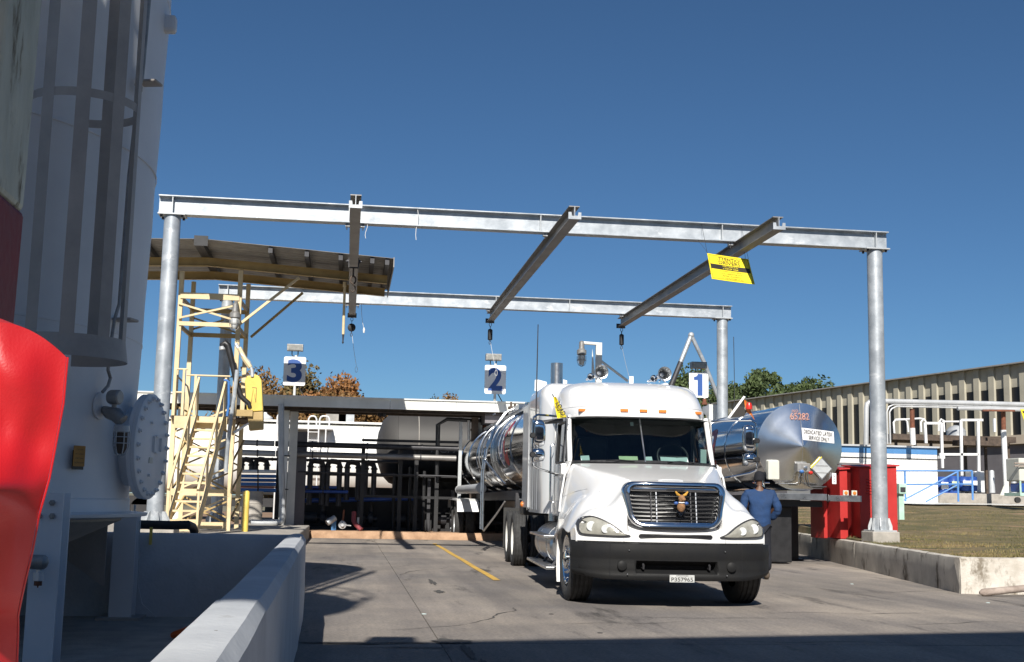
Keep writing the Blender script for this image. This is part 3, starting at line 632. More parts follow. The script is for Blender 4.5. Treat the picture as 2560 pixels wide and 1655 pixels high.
tube_ = MB(); a, b = P(862, 715, 30.4), P(858, 836, 30.4); tube_.tube([a, b], .035, 10); tube_.cyl(a+Vector((0, 0, -.02)), a+Vector((0, 0, .1)), .05, None, 10); tube_.build("down_pipe", "cream_paint", tw)
MB().lathe(b+Vector((0, 0, -.24)), (0, 0, 1), [(0, .005), (.05, .03), (.06, .015), (.14, .02), (.24, .03)], 8).build("hose_nozzle", "dark_metal", tw)
# explosion proof lamp on the tower
def bulkhead(c, s, label, group=None, arm=None):
    t = thing("caged_lamp", label, "lamp", c, 0, group)
    c = Vector(c)
    MB().lathe(c, (0, 0, 1), [(.0, .05*s), (.02*s, .085*s), (.09*s, .085*s), (.12*s, .05*s), (.24*s, .045*s), (.26*s, .02*s)], 14).build("housing", "lamp_metal", t)
    MB().lathe(c+Vector((0, 0, -.165*s)), (0, 0, 1), [(0, .02*s), (.03*s, .05*s), (.10*s, .065*s), (.165*s, .066*s)], 14).build("globe", "frosted", t)
    g = MB()
    for k in range(6):
        a = k*math.pi/3; g.tube([c+Vector((math.cos(a)*r*s, math.sin(a)*r*s, z*s)) for r, z in ((.078, 0), (.078, -.1), (.055, -.165), (.01, -.19))], .005*s, 5)
    ringp = [c+Vector((.08*s*math.cos(k*math.pi/8), .08*s*math.sin(k*math.pi/8), -.08*s)) for k in range(17)]; g.tube(ringp, .005*s, 5, False); g.build("guard_cage", "lamp_metal", t)
    if arm: MB().tube(arm, .03*s, 8).build("bracket_arm", "lamp_metal", t)
    return t
c = P(587, 797, TWY0-.35); bulkhead(c, 1.5, "caged explosion-proof lamp on the front of the yellow tower", None, [c+Vector((0, 0, .37)), c+Vector((.0, .1, .42)), c+Vector((0, .3, .42))])
# loading arm with balance weight
la = thing("hose_loader", "yellow counterweighted loading arm folded beside the yellow tower", "loading arm", P(630, 1060, 29.7))
AY = 29.6; A = lambda x, y, d=0: P(x, y, AY+d)
box_poly = [(-.175, -.42), (.20, -.42), (.235, .30), (.19, .42), (.09, .47), (-.10, .44), (-.16, .33)]
cc = A(632, 985); ax = Vector((.98, 0, .12)).normalized(); az = Vector((-.14, 0, .99)).normalized()
w1 = MB(); w1.prism(box_poly, cc, ax, az, (0, .34, 0)); w1.build("balance_weight", "yellow_paint", la, smooth=0, bevel=.02)
w1 = MB(); w1.prism([(-.17, -.86), (.16, -.86), (.2, -.425), (-.175, -.425)], cc+Vector((0, .03, 0)), ax, az, (0, .28, 0)); w1.build("weight_foot", "tan_paint", la, smooth=0, bevel=.02)
em = MB(); 
for pts in ([(-.06, -.22), (.02, .12), (.05, -.2)], [(.05, -.2), (.10, .14)], [(.10, .14), (.0, .16)]):
    em.tube([cc+ax*p[0]+az*p[1]+Vector((0, -.006, 0)) for p in pts], .009, 4)
em.build("embossed_mark", "tan_paint", la)
MB().tube([A(590, 860, .1), A(606, 888), A(622, 905), A(630, 925), A(631, 942)], .045, 8).build("hanger_arm", "galv_dull", la)
MB().tube([A(598, 870, .05), A(612, 898), A(626, 918)], .06, 6).build("hanger_sleeve", "cream_paint", la)
MB().tube([A(558, 873), A(556, 862), A(563, 858), A(570, 864), A(575, 885), A(583, 918), A(592, 960), A(602, 990), A(612, 1000), A(622, 1008), A(625, 1020)], [.055, .075, .08, .08, .075, .07, .065, .065, .06, .055, .05], 12).build("product_hose", "black_metal", la)
MB().cyl(A(556, 874), A(555, 866), .075, None, 12).build("hose_flange", "galv_dull", la)
MB().tube([A(593, 925, -.1), A(586, 990, -.1), A(578, 1040, -.1), A(570, 1110, -.1), A(564, 1180, -.1)], .05, 10).build("vapour_pipe", "galv", la)
MB().tube([A(585, 1082, -.2), A(622, 1058, -.2)], [.035, .02], 8).build("operating_lever", "white_metal", la)
MB().tube([A(560, 950), A(567, 951), A(572, 955), A(572, 1010), A(568, 1040)], .03, 8).build("blue_line", "blue_pipe", la)
MB().box(A(592, 1030).x, A(632, 1030).x, AY-.05, AY+.25, A(592, 1040).z, A(592, 1024).z).build("mount_bracket", "tan_paint", la, smooth=0)
# bollard, drum, pipes at the foot of the tower
t = tag(MB().lathe(P(612, 1326, 29.8).xy.to_3d()+Vector((0, 0, .36)), (0, 0, 1), [(0, .075), (.92, .075), (.96, .06), (.975, .02)], 16).build("bollard", "yellow_paint"), "yellow steel bollard beside the foot of the yellow tower", "bollard")
# ================================================================== road tractor
tk = thing("semi_truck", "white sleeper-cab semi truck with chrome grille and black bumper facing the camera", "truck", (3.93, 14.3, 0), -R_(3.0))
def B(mb, name, mt, parent=None, **k): return mb.build(name, mt, parent or tk, world=False, **k)
def interp(x, tab):
    n = len(tab)
    if x <= tab[0][0]: return tab[0][1]
    if x >= tab[-1][0]: return tab[-1][1]
    sl = [(tab[i+1][1]-tab[i][1])/(tab[i+1][0]-tab[i][0]) for i in range(n-1)]
    md = [sl[0]]+[(sl[i-1]+sl[i])/2 if sl[i-1]*sl[i] > 0 else 0 for i in range(1, n-1)]+[sl[-1]]
    for i in range(n-1):
        if x <= tab[i+1][0]:
            h = tab[i+1][0]-tab[i][0]; t = (x-tab[i][0])/h
            return tab[i][1]*(1+2*t)*(1-t)**2+md[i]*h*t*(1-t)**2+tab[i+1][1]*t*t*(3-2*t)+md[i+1]*h*t*t*(t-1)
def sst(t): t = min(1, max(0, t)); return t*t*(3-2*t)
HZB = .775
def hood_w(y): return interp(y, [(.2, .62), (.7, .735), (1.2, .87), (2.15, 1.07)])
def hood_h(y): return interp(y, [(.2, 1.465), (.4, 1.51), (.7, 1.568), (1.2, 1.652), (2.15, 1.79)])
def fen_h(y): return interp(y, [(.3, 1.0), (.5, 1.16), (.8, 1.33), (1.15, 1.375), (1.55, 1.33), (2.15, 1.22)])
def xo(y): return 1.165+.075*sst((y-.3)/.6)
def ztop(x, y):
    a = abs(x); f = fen_h(y)-.42*(max(0, a-.76)/.46)**2.5; w = hood_w(y)
    h = hood_h(y)-.045*(a/w)**2-.02*max(0, (a/w-.75)); S = sst((w+.16-a)/(.36-.12*sst((y-.8)/1.2)))
    return f+(max(h, f)-f)*S
def yfront(x): return .10+.30*(abs(x)/1.21)**2.6
RYH, NH = .30, 3.1
def hood_pt(s, t):
    x0 = s*1.2
    if t < .36:
        th = t/.36*math.pi/2; y = yfront(x0)+RYH*(1-math.cos(th)**(2/NH)); x = s*xo(y)
        z = HZB+(ztop(x, yfront(x0)+RYH)-HZB)*math.sin(th)**(2/NH) if th > 0 else HZB
        y += .15*sst((.57-abs(x))/.02)*sst((z-.945)/.02)*sst((1.45-z)/.02)
        return (x, y, z)
    u = (t-.36)/.64; y = yfront(x0)+RYH+(2.15-yfront(x0)-RYH)*u; x = s*xo(y); return (x, y, ztop(x, y))
def front_y(x, z):
    s = x/1.19; best = (9, 0)
    for k in range(61):
        p = hood_pt(s, .36*k/60); d = abs(p[2]-z)
        if d < best[0]: best = (d, p[1])
    return best[1]
def bump_t(j, n):
    t = j/(n-1); return t
hood = MB(); NU, NV = 81, 60
hood.grid(NU, NV, lambda u, v: hood_pt(2*u-1, v))
for sgn in (-1, 1):
    edge = [hood_pt(sgn, j/(NV-1)) for j in range(NV)]
    def zlow(y):
        if y < .60: return HZB
        d = .66**2-(y-1.15)**2; return max(.85 if y > 1.2 else HZB, .52+math.sqrt(d)) if d > 0 else .85
    rows = []
    for k in range(5):
        rows.append([(p[0]-sgn*.0*k, p[1], p[2]+(min(zlow(p[1]), p[2]-.01)-p[2])*k/4) for p in edge])
    # inner lip of the arch
    rows.append([(p[0]-sgn*.10, p[1], min(zlow(p[1]), p[2]-.01)) for p in edge])
    hood.loft(rows, False)
B(hood, "hood", "truck_white", smooth=50)
# wheel arch liners, inner dark box
B(MB().box(-.92, .92, .45, 2.1, .55, 1.05), "engine_bay", "black_metal", smooth=0)
# hood seams and handle
sm = MB()
for sx in (-.62, .62): sm.tube([(sx, front_y(sx, z)-.002, z) for z in (HZB+.005, .82, .88)], .003, 4)
for sgn in (-1, 1): sm.tube([(sgn*(hood_w(y)+.055), y, ztop(sgn*(hood_w(y)+.055), y)+.002) for y in (.45, .8, 1.2, 1.6, 2.1)], .004, 4)
B(sm, "hood_seam", "galv_dull")
B(MB().tube([(-.15, .42, ztop(-.15, .42)+.004), (-.1, .40, ztop(0, .4)+.014), (.1, .40, ztop(0, .4)+.014), (.15, .42, ztop(.15, .42)+.004)], .011, 6), "hood_handle", "truck_grey")
for sgn in (-1, 1):
    B(MB().tube([(sgn*1.02, 2.14, 1.77), (sgn*1.10, 2.13, 1.60), (sgn*1.15, 2.12, 1.3), (sgn*1.17, 2.1, 1.1)], .014, 6), "hood_latch_strip", "truck_white")
    v = MB().prism([(0, 0), (.10, .0), (.11, .03), (.11, .22), (.09, .27), (.03, .27), (0, .22)], (sgn*1.062, 2.22, 1.30), (0, 1, 0), (0, 0, 1), (sgn*.01, 0, 0)); B(v, "side_vent", "black_metal", smooth=0)
# lower hood slot
def front_patch(x0, x1, z0, z1, off, n=20, r=.03):
    pts = []
    for cx, cz, a0 in ((x1-r, z1-r, 0), (x0+r, z1-r, 90), (x0+r, z0+r, 180), (x1-r, z0+r, 270)):
        for k in range(5): a = R_(a0+k*22.5); pts.append((cx+r*math.cos(a), cz+r*math.sin(a)))
    rings = [[((x0+x1)/2+(p[0]-(x0+x1)/2)*q, (z0+z1)/2+(p[1]-(z0+z1)/2)*q) for p in pts] for q in (1, .6, .2, .01)]
    m_ = MB(); m_.loft([[(p[0], front_y(p[0], p[1])-off, p[1]) for p in rg] for rg in rings]); return m_
o = MB(); o.loft([[(p[0], p[1], p[2]) for p in l] for l in ([(x, front_y(x, z)-.004, z) for x, z in [(-.45+.90*i/20, .885) for i in range(21)]], [(x, front_y(x, .84)-.004, .84) for x in [-.45+.90*i/20 for i in range(21)]])], False)
B(front_patch(-.45, .45, .825, .872, .016), "air_slot", "grille_black", smooth=0)
# headlights
HL = [(1.125, .88), (1.135, .96), (1.10, 1.025), (1.0, 1.06), (.88, 1.03), (.76, .965), (.66, .89), (.585, .855), (.70, .845), (.9, .85), (1.06, .858)]
def smooth_loop(pts, n=3):
    out = []
    for i in range(len(pts)):
        p0, p1, p2, p3 = pts[i-1], pts[i], pts[(i+1) % len(pts)], pts[(i+2) % len(pts)]
        for k in range(n):
            t = k/n; out.append(tuple(.5*((2*p1[j])+(-p0[j]+p2[j])*t+(2*p0[j]-5*p1[j]+4*p2[j]-p3[j])*t*t+(-p0[j]+3*p1[j]-3*p2[j]+p3[j])*t**3) for j in (0, 1)))
    return out
for sgn in (-1, 1):
    lp = smooth_loop(HL); cx, cz = .92, .935
    def ringo(q, off, dz=0): return [(sgn*(cx+(p[0]-cx)*q), front_y(sgn*(cx+(p[0]-cx)*q), cz+(p[1]-cz)*q)-off, cz+(p[1]-cz)*q) for p in lp]
    h = B(MB().loft([ringo(1.13, .002), ringo(1.11, .024), ringo(1.0, .026), ringo(.97, .010)], True), "headlight", "bezel")
    B(MB().loft([ringo(.98, .016), ringo(.7, .026), ringo(.35, .03), ringo(.02, .031)], True, False, True), "lens", "lens", h)
    for (x, z, r) in ((1.0, .95, .06), (.84, .92, .05)): B(MB().lathe((sgn*x, front_y(sgn*x, z)-.034, z), (0, -1, 0), [(0, r), (.004, r*.9), (.001, r*.5), (.004, 0)], 18), "reflector_bowl", "frosted", h)
# grille
def gy(z, x=0): return .045+(z-.93)*.20+.16*(abs(x)/.8)**2.2
def rrect(wt, wb, z0, z1, r, n=6):
    pts = []; r1 = r; wb += .045
    for cx, cz, a0, r in ((wt-r1, z1-r1, 0, r1), (-wt+r1, z1-r1, 90, r1), (-wb+r1*1.6, z0+r1*1.6, 180, r1*1.6), (wb-r1*1.6, z0+r1*1.6, 270, r1*1.6)):
        for k in range(n+1):
            a = R_(a0+k*90/n); pts.append((cx+r*math.cos(a), cz+r*math.sin(a)))
        # subdivide toward the next corner along the bottom/top edges
    out = []
    for i, p in enumerate(pts):
        q = pts[(i+1) % len(pts)]; out.append(p)
        if i % (n+1) == n:
            for k in range(1, 8): out.append((p[0]+(q[0]-p[0])*k/8, p[1]+(q[1]-p[1])*k/8))
    return out
def gl_(wt, wb, z0, z1, r, off): return [(x, gy(z, x)-off, z) for x, z in rrect(wt, wb, z0+.03, z1, r)]
gr_ = B(MB().loft([gl_(.635, .545, .915, 1.495, .13, -.10), gl_(.635, .545, .915, 1.495, .13, .018), gl_(.62, .53, .927, 1.483, .12, .034), gl_(.60, .515, .94, 1.47, .11, .037), gl_(.557, .478, .968, 1.432, .09, .026), gl_(.549, .472, .973, 1.425, .085, .01), gl_(.546, .47, .975, 1.42, .085, -.06)]), "grille", "chrome", smooth=40)
B(MB().loft([gl_(.56, .49, .96, 1.436, .09, -.055), [(x*.02, gy(1.2)+.055, 1.2+(z-1.2)*.02) for x, z in rrect(.56, .49, .96, 1.436, .09)]], True, False, True), "radiator_mesh", "grille_black", gr_, smooth=0)
for k in range(7):
    z = 1.335-k*.0475; hw = .545-.06*((1.39-z)/.45)
    B(MB().loft([[(x, gy(z, x)+dy, z+dz) for x in [-hw+2*hw*i/16 for i in range(17)]] for dy, dz in ((.0, -.006), (-.012, 0), (.0, .006), (.03, .002))], False), "grille_bar", "chrome", gr_)
for z0, z1, n in ((1.375, 1.428, "grille_header"), (.985, 1.02, "grille_sill")):
    hw = .555 if z0 > 1.2 else .49
    B(MB().loft([[(x, gy((z0+z1)/2, x)+dy, z) for x in [-hw+2*hw*i/16 for i in range(17)]] for dy, z in ((.02, z0), (-.008, z0+.008), (-.014, (z0+z1)/2), (-.008, z1-.006), (.02, z1))], False), n, "chrome", gr_)
for x in (-.30, -.235, .185, .25):
    B(MB().bar((x, gy(1.01)+.026, 1.005), (x, gy(1.37)+.026, 1.372), .012, .02, (0, 1, 0)), "grille_upright", "alu" if x in (-.235, .25) else "dark_metal", gr_, smooth=0)
B(MB().box(-.11, .11, gy(1.40)-.022, gy(1.40)-.012, 1.386, 1.414), "name_plate", "black_metal", gr_, smooth=0)
lettering("FREIGHTLINER", (0, gy(1.40)-.0235, 1.40), (1, 0, 0), (0, 0, 1), .19, .014, "chrome", gr_, world=False)
# toy tied to the grille
ty = thing("plush_toy", "small brown and gold plush animal with blue sleeves tied to the truck grille", "toy", (3.93, 14.3, 0), -R_(3.0)); gyy = gy(1.28)-.05
B(MB().ell((.055, gyy, 1.20), (.05, .045, .062), 14, 10), "body", "plush_brown", ty)
B(MB().ell((.06, gyy-.012, 1.30), (.042, .04, .045), 14, 10).ell((.075, gyy-.045, 1.29), (.028, .025, .02), 10, 8), "head", "plush_brown", ty)
for s in (-1, 1):
    B(MB().tube([(.06+s*.02, gyy, 1.335), (.06+s*.05, gyy-.005, 1.35), (.06+s*.075, gyy-.01, 1.385)], [.014, .017, .009], 8), "antler", "plush_gold", ty)
    B(MB().ell((.055+s*.062, gyy-.005, 1.245), (.028, .022, .02), 10, 8), "sleeve", "sign_blue", ty)
B(MB().tube([(.02, gyy-.03, 1.255), (.055, gyy-.045, 1.25), (.09, gyy-.03, 1.255)], .007, 6), "collar", "sign_white", ty)
B(MB().prism([(-.05, 0), (.05, 0), (.055, .03), (0, -.045), (-.055, .03)][::-1], (.05, gyy-.01, 1.13), (1, 0, 0), (0, 0, 1), (0, .01, 0)), "badge", "chrome", ty, smooth=0)
# bumper
def bump_pt(u, v):
    x = (2*u-1)*1.225; yb = .30*(abs(x)/1.225)**3.2+.10*max(0, (abs(x)-1.05)/.175)**2
    prof = [(.14, .765), (.035, .765), (.012, .75), (.004, .70), (.0, .63), (.016, .585), (.02, .56), (.012, .50), (.014, .45), (.02, .41), (.012, .39), (.012, .365), (.03, .335), (.12, .325)]
    o_, z = prof[round(v*13)]
    ins = sst((.50-abs(x))/.04) if .42 < z < .57 else 0
    if z in (.50, .45): o_ += .16*ins
    zc = z-.03*0 + (.055*max(0, (abs(x)-.75)/.475)**2 if z < .42 else 0)
    xx = x*(1-.05*max(0, (.42-zc)/.1)*max(0, abs(x)-.8)/.42)
    return (xx, yb+o_, zc)
bp_ = B(MB().grid(141, 14, bump_pt), "bumper", "bumper", smooth=40)
for s in (-1, 1):
    B(MB().lathe((s*.66, .045, .50), (0, -1, 0), [(0, .058), (.02, .058), (.026, .05), (.028, 0)], 18), "fog_lamp_blank", "bumper", bp_)
    B(MB().tube([(s*.40, .16, .47), (s*.40, .06, .47), (s*.40, .05, .50), (s*.40, .09, .52)], .014, 8), "tow_hook", "dark_metal", bp_)
    for (x, z) in ((.58, .68), (.60, .40)): B(MB().lathe((s*x, .008+.03*x**3, z), (0, -1, 0), [(0, .009), (.008, .006), (.009, 0)], 8), "bolt", "alu", bp_)
bsm = MB()
for s in (-1, 1): bsm.tube([(s*.80, bump_pt((.80/1.225+1)/2, j/13)[1]-.001, bump_pt((.80/1.225+1)/2, j/13)[2]) for j in range(2, 12)], .003, 4)
B(bsm, "bumper_seam", "black_metal", bp_)
pl = B(MB().box(-.15+.05, .15+.05, -.018, -.010, .315, .402), "licence_plate", "plate_white", smooth=0, bevel=.004)
lettering("P357965", (.05, -.0195, .35), (1, 0, 0), (0, 0, 1), .26, .048, "sign_black", pl, bold=.01, world=False)
lettering("APPORTIONED", (.05, -.0195, .393), (1, 0, 0), (0, 0, 1), .15, .012, "sign_black", pl, world=False)
# cab sides with door windows
ysn = [2.15, 2.32, 2.48, 2.62, 3.42, 3.55, 3.75]; xsn = [1.02, 1.045, 1.055, 1.06, 1.065, 1.068, 1.075]
for s in (-1, 1):
    zs = [1.03, 1.25, 1.55, 1.79, 2.36, 2.44]
    def sp_(u, v, s=s):
        i, j = round(u*6), round(v*5); z = zs[j]; lean = .035*max(0, (z-1.79)/.65)
        return (s*(xsn[i]-lean), ysn[i], z)
    cs = B(MB().grid(7, 6, sp_, lambda i, j: (i == 3 and j == 3) or (i < 2 and j >= 3)), "cab_side", "truck_white", smooth=30)
    B(MB()._add([(s*1.05, 2.62, 1.79), (s*1.05, 3.42, 1.79), (s*1.022, 3.42, 2.36), (s*1.022, 2.62, 2.36)], [(0, 1, 2, 3)]), "door_window", "side_glass", cs, smooth=0)
    fr = MB(); fr.tube([(s*1.058, 2.62, 1.79), (s*1.062, 3.42, 1.79), (s*1.034, 3.42, 2.36), (s*1.028, 2.62, 2.36), (s*1.058, 2.62, 1.79)], .018, 6, False); B(fr, "window_gasket", "black_metal", cs)
    B(MB().tube([(s*1.046, 2.3, 1.05), (s*1.058, 2.42, 1.4), (s*1.062, 2.52, 1.79)], .006, 4), "door_seam", "dark_metal", cs)
    B(MB().box(min(s*1.05, s*1.13), max(s*1.05, s*1.13), 2.30, 2.46, 1.60, 1.76), "mirror_foot", "truck_white", cs, smooth=0, bevel=.02)
    # A pillar
    B(MB().tube([(s*1.0, 2.34, 1.77), (s*.995, 2.50, 2.10), (s*.985, 2.66, 2.44)], .035, 10), "windscreen_pillar", "truck_white")
    B(MB().tube([(s*1.03, 2.38, 1.79), (s*1.025, 2.52, 2.1), (s*1.015, 2.64, 2.40)], .022, 6), "pillar_gasket", "black_metal")
for s in (-1, 1):
    B(MB().box(min(s*1.066, s*1.085), max(s*1.066, s*1.085), 3.22, 3.38, 1.60, 1.64), "door_handle", "black_metal", smooth=0, bevel=.006)
    B(MB().tube([(s*1.07, 3.62, 1.22), (s*1.13, 3.61, 1.25), (s*1.13, 3.61, 2.05), (s*1.075, 3.62, 2.08)], .014, 8), "grab_bar", "chrome")
    B(MB().tube([(s*1.067, 3.56, 1.06), (s*1.071, 3.56, 1.7), (s*1.05, 3.56, 2.40)], .004, 4), "door_gap", "dark_metal")
# windscreen
def ws(u, v, q=1.0):
    x = (2*u-1); hw = 1.0-.015*v; z = 1.785+.645*v; return (x*hw*q, 2.06+.46*v+.26*abs(x)**2.4, z-.02*(1-v)*abs(x)**2)
B(MB().grid(25, 9, ws), "windscreen", "windscreen")
gk = MB(); 
per = [(i/24, 0) for i in range(25)]+[(1, j/8) for j in range(1, 9)]+[(1-i/24, 1) for i in range(1, 25)]+[(0, 1-j/8) for j in range(1, 9)]
gk.loft([[tuple(a+b for a, b in zip(ws(u, v), (0, -.006, 0))) for u, v in per], [tuple(a+b for a, b in zip(ws(.5+(u-.5)*.965, .5+(v-.5)*.90), (0, -.007, 0))) for u, v in per]])
B(gk, "windscreen_gasket", "black_metal", smooth=0)
B(MB().tube([(0, ws(.5, 0)[1]-.01, 1.785), (0, ws(.5, 1)[1]-.01, 2.41)], .012, 6), "windscreen_divider", "alu")
B(MB().grid(25, 4, lambda u, v: ((2*u-1)*1.0, ws(u, 0)[1]-.10*(1-v)+0*u, 1.765+.02*v)), "cowl", "black_metal")
for (xa, xb) in ((-.55, -.15), (.3, .7)):
    B(MB().tube([(xa, 2.03, 1.80), ((xa+xb)/2, ws((xb+1)/2, .05)[1]-.02, 1.815), (xb, ws((xb+1)/2, .02)[1]-.02, 1.80)], .008, 5), "wiper", "black_metal")
# visor and roof cap
lv = [(2.42, 1.075, 2.30), (2.425, 1.09, 2.27), (2.47, 1.095, 2.27), (2.55, 1.095, 2.30), (2.58, 1.09, 2.36), (2.66, 1.08, 2.46), (2.76, 1.065, 2.62), (2.85, 1.035, 2.80), (2.92, .985, 3.0), (2.975, .90, 3.22), (3.015, .78, 3.5), (3.035, .60, 3.85), (3.04, .3, 4.3)]
def roof_loop(z, hw, yf_):
    out = []
    for k in range(41):
        a = math.pi*k/40; c_, s_ = math.cos(a), math.sin(a)
        out.append((-hw*math.copysign(abs(c_)**(2/4.2), c_), 4.6-(4.6-yf_)*abs(s_)**(2/4.2), z))
    return out
B(MB().loft([roof_loop(*l) for l in lv], False, False, False), "roof_fairing", "truck_white", smooth=45)
B(MB()._add(roof_loop(2.421, 1.07, 2.29), [tuple(range(41))]), "visor_underside", "truck_grey", smooth=0)
B(MB().tube([(p[0], p[1]-.004, 2.565) for p in roof_loop(2.565, 1.09, 2.325)[4:37]], .004, 4), "visor_seam", "galv_dull")
for x in (-.82, -.26, 0.01, .28, .82):
    y = 4.6-(4.6-2.285)*(1-(abs(x)/1.095)**4.2)**(1/4.2); ml = B(MB().box(x-.055, x+.055, y-.035, y+.03, 2.49, 2.53), "marker_light", "amber", smooth=0, bevel=.008)
# side fairing openings at the roof corners
for s in (-1, 1): B(MB().prism([(0, 0), (.30, .05), (.42, .12), (.40, .17), (0, .16)], (s*1.082, 2.85, 2.50), (0, 1, 0), (0, 0, 1), (s*.012, 0, 0)), "corner_recess", "truck_grey", smooth=0)
# sleeper
def sl_loop(y, hw, zt, zb=1.05, r=.22):
    pts = [(hw-.02, zb)]
    for k in range(7): a = R_(k*15); pts.append((hw-r+r*math.cos(a), zt-r+r*math.sin(a)))
    L = [(x, y, z) for x, z in pts]; return L+[(-x, y, z) for x, z in pts[::-1]]
B(MB().loft([sl_loop(3.72, 1.06, 2.60), sl_loop(3.82, 1.08, 2.78), sl_loop(3.95, 1.14, 2.92), sl_loop(4.08, 1.20, 3.0), sl_loop(4.2, 1.225, 3.04), sl_loop(4.45, 1.23, 3.07), sl_loop(6.05, 1.23, 3.10)], True, True, True), "sleeper", "truck_white", smooth=40)
for s in (-1, 1):
    ex = B(MB().box(min(s*1.205, s*1.235), max(s*1.205, s*1.235), 6.06, 7.1, 1.12, 2.85), "side_extender", "truck_grey", smooth=0, bevel=.01)
    B(MB().box(min(s*1.2365, s*1.242), max(s*1.2365, s*1.242), 6.02, 6.10, 1.08, 2.88), "extender_hinge", "alu", ex, smooth=0)
    lq = MB()
    for y in (4.55, 5.2, 5.85): lq.tube([(s*1.2325, y, 1.1), (s*1.2325, y, 1.9)], .004, 4)
    lq.tube([(s*1.2325, 4.4, 1.9), (s*1.2325, 6.0, 1.9)], .004, 4); B(lq, "locker_seam", "galv_dull")
    B(MB().ell((s*1.24, 6.95, 1.17), (.035, .05, .05), 10, 8), "side_marker", "amber")
    # bracket plates at the rear roof corners
    B(MB().prism([(0, 0), (.24, 0), (.20, .16), (.03, .20), (0, .18)], (s*1.15-.0, 6.0, 3.08), (-s, 0, 0), (0, 0, 1), (0, .012, 0)), "roof_bracket", "truck_white", smooth=0)
# cab interior
B(MB().box(-1.0, 1.0, 3.68, 3.71, 1.03, 2.42), "cab_rear_trim", "interior", smooth=0)
B(MB().box(-1.0, 1.0, 2.3, 3.7, 1.02, 1.05), "cab_floor", "interior", smooth=0)
B(MB().box(-1.0, 1.0, 2.6, 3.7, 2.405, 2.416), "headliner", "interior", smooth=0)
B(MB().loft([[(x, 2.16+.22*(abs(x))**2.4, 1.55) for x in [-.96+1.92*i/12 for i in range(13)]], [(x, 2.15+.24*(abs(x))**2.4, 1.775) for x in [-.96+1.92*i/12 for i in range(13)]], [(x, 2.80, 1.79) for x in [-.96+1.92*i/12 for i in range(13)]], [(x, 2.86, 1.45) for x in [-.96+1.92*i/12 for i in range(13)]]], False), "dashboard", "interior")
for sx in (-.55, .55):
    st = B(MB().box(sx-.26, sx+.26, 2.98, 3.42, 1.42, 1.58), "seat_cushion", "interior", smooth=0, bevel=.04)
    B(MB().box(sx-.25, sx+.25, 3.36, 3.52, 1.58, 2.20), "seat_back", "interior", st, smooth=0, bevel=.05)
sw = [(.53+.22*math.cos(2*math.pi*k/28), 2.76+.10*math.sin(2*math.pi*k/28), 1.90+.19*math.sin(2*math.pi*k/28)) for k in range(29)]
q = MB(); q.tube(sw, .014, 6, False); q.tube([(.33, 2.76, 1.9), (.73, 2.76, 1.9)], .012, 6); q.tube([(.53, 2.72, 1.88), (.53, 2.9, 1.7)], .02, 6); B(q, "steering_wheel", "dark_metal")
for (x, y, w, d, rz, mt) in ((-.22, 2.30, .26, .14, .05, "paper_green"), (.06, 2.28, .10, .10, .2, "paper"), (.34, 2.31, .22, .16, -.15, "paper"), (.52, 2.34, .20, .15, .3, "paper"), (-.80, 2.42, .12, .08, .4, "paper")):
    c_, s_ = math.cos(rz*.3), math.sin(rz*.3); yy = ws((x+1)/2, .05)[1]+.05; B(MB().obox((x, yy, 1.835), (w/2*c_, 0, w/2*s_*.6), (-.02*s_, .03, .035), (0, .002, -.001)), "paper_sheet", mt, smooth=0)
B(MB().obox((.90, 2.44, 1.90), (.05, .035, 0), (0, .0, .10), (0, .003, 0)), "window_card", "paper", smooth=0)
B(MB().obox((-.115, ws(.44, .88)[1]+.01, 2.335), (.022, 0, 0), (0, .018, .028), (0, .001, 0)), "inspection_sticker", "paper", smooth=0)
# mirrors
def rbox(c, hx, hy, hz, p=3.5, n=16, m=10):
    def se(a): return math.copysign(abs(math.cos(a))**(2/p), math.cos(a)), math.copysign(abs(math.sin(a))**(2/p), math.sin(a))
    loops = []
    for j in range(m+1):
        ph = -math.pi/2+math.pi*(.02+.96*j/m); cz_, sz_ = se(ph)
        loops.append([(c[0]+hx*cz_*se(2*math.pi*i/n)[0], c[1]+hy*cz_*se(2*math.pi*i/n)[1], c[2]+hz*sz_) for i in range(n)])
    return MB().loft(loops, True, True, True)
for s in (-1, 1):
    mx, my = s*1.47, 2.12
    mr = B(MB().tube([(s*1.02, 2.45, 2.40), (s*1.30, 2.26, 2.41), (mx+s*.02, my-.03, 2.405), (mx+s*.075, my-.07, 2.37), (mx+s*.085, my-.08, 2.30), (mx+s*.085, my-.08, 1.76), (mx+s*.07, my-.07, 1.71), (mx, my-.02, 1.675), (s*1.22, 2.3, 1.615), (s*1.12, 2.36, 1.60), (s*1.09, 2.38, 1.64)], .015, 8), "mirror", "chrome")
    B(rbox((mx, my, 2.155), .098, .06, .185), "mirror_head", "chrome", mr); B(rbox((mx, my, 1.86), .095, .075, .095, 2.6), "convex_mirror", "chrome", mr)
    for z in (2.12, 1.86): B(MB().lathe((mx+s*.085, my-.10, z), (0, 1, 0), [(0, .03), (.015, .042), (.05, .042)], 12), "clamp_knob", "black_metal", mr)
    for z, hz in ((2.155, .165), (1.86, .08)): B(MB().box(mx-.082, mx+.082, my+.062 if hz > .1 else my+.077, my+.066 if hz > .1 else my+.081, z-hz, z+hz), "mirror_glass", "side_glass", mr, smooth=0)
    B(MB().lathe((s*1.1, 2.45, 2.36), (s*.9, -.2, -.12), [(0, .03), (.10, .035), (.30, .03), (.33, .005)], 10), "cab_spot_tube", "dark_metal", mr) if s < 0 else None
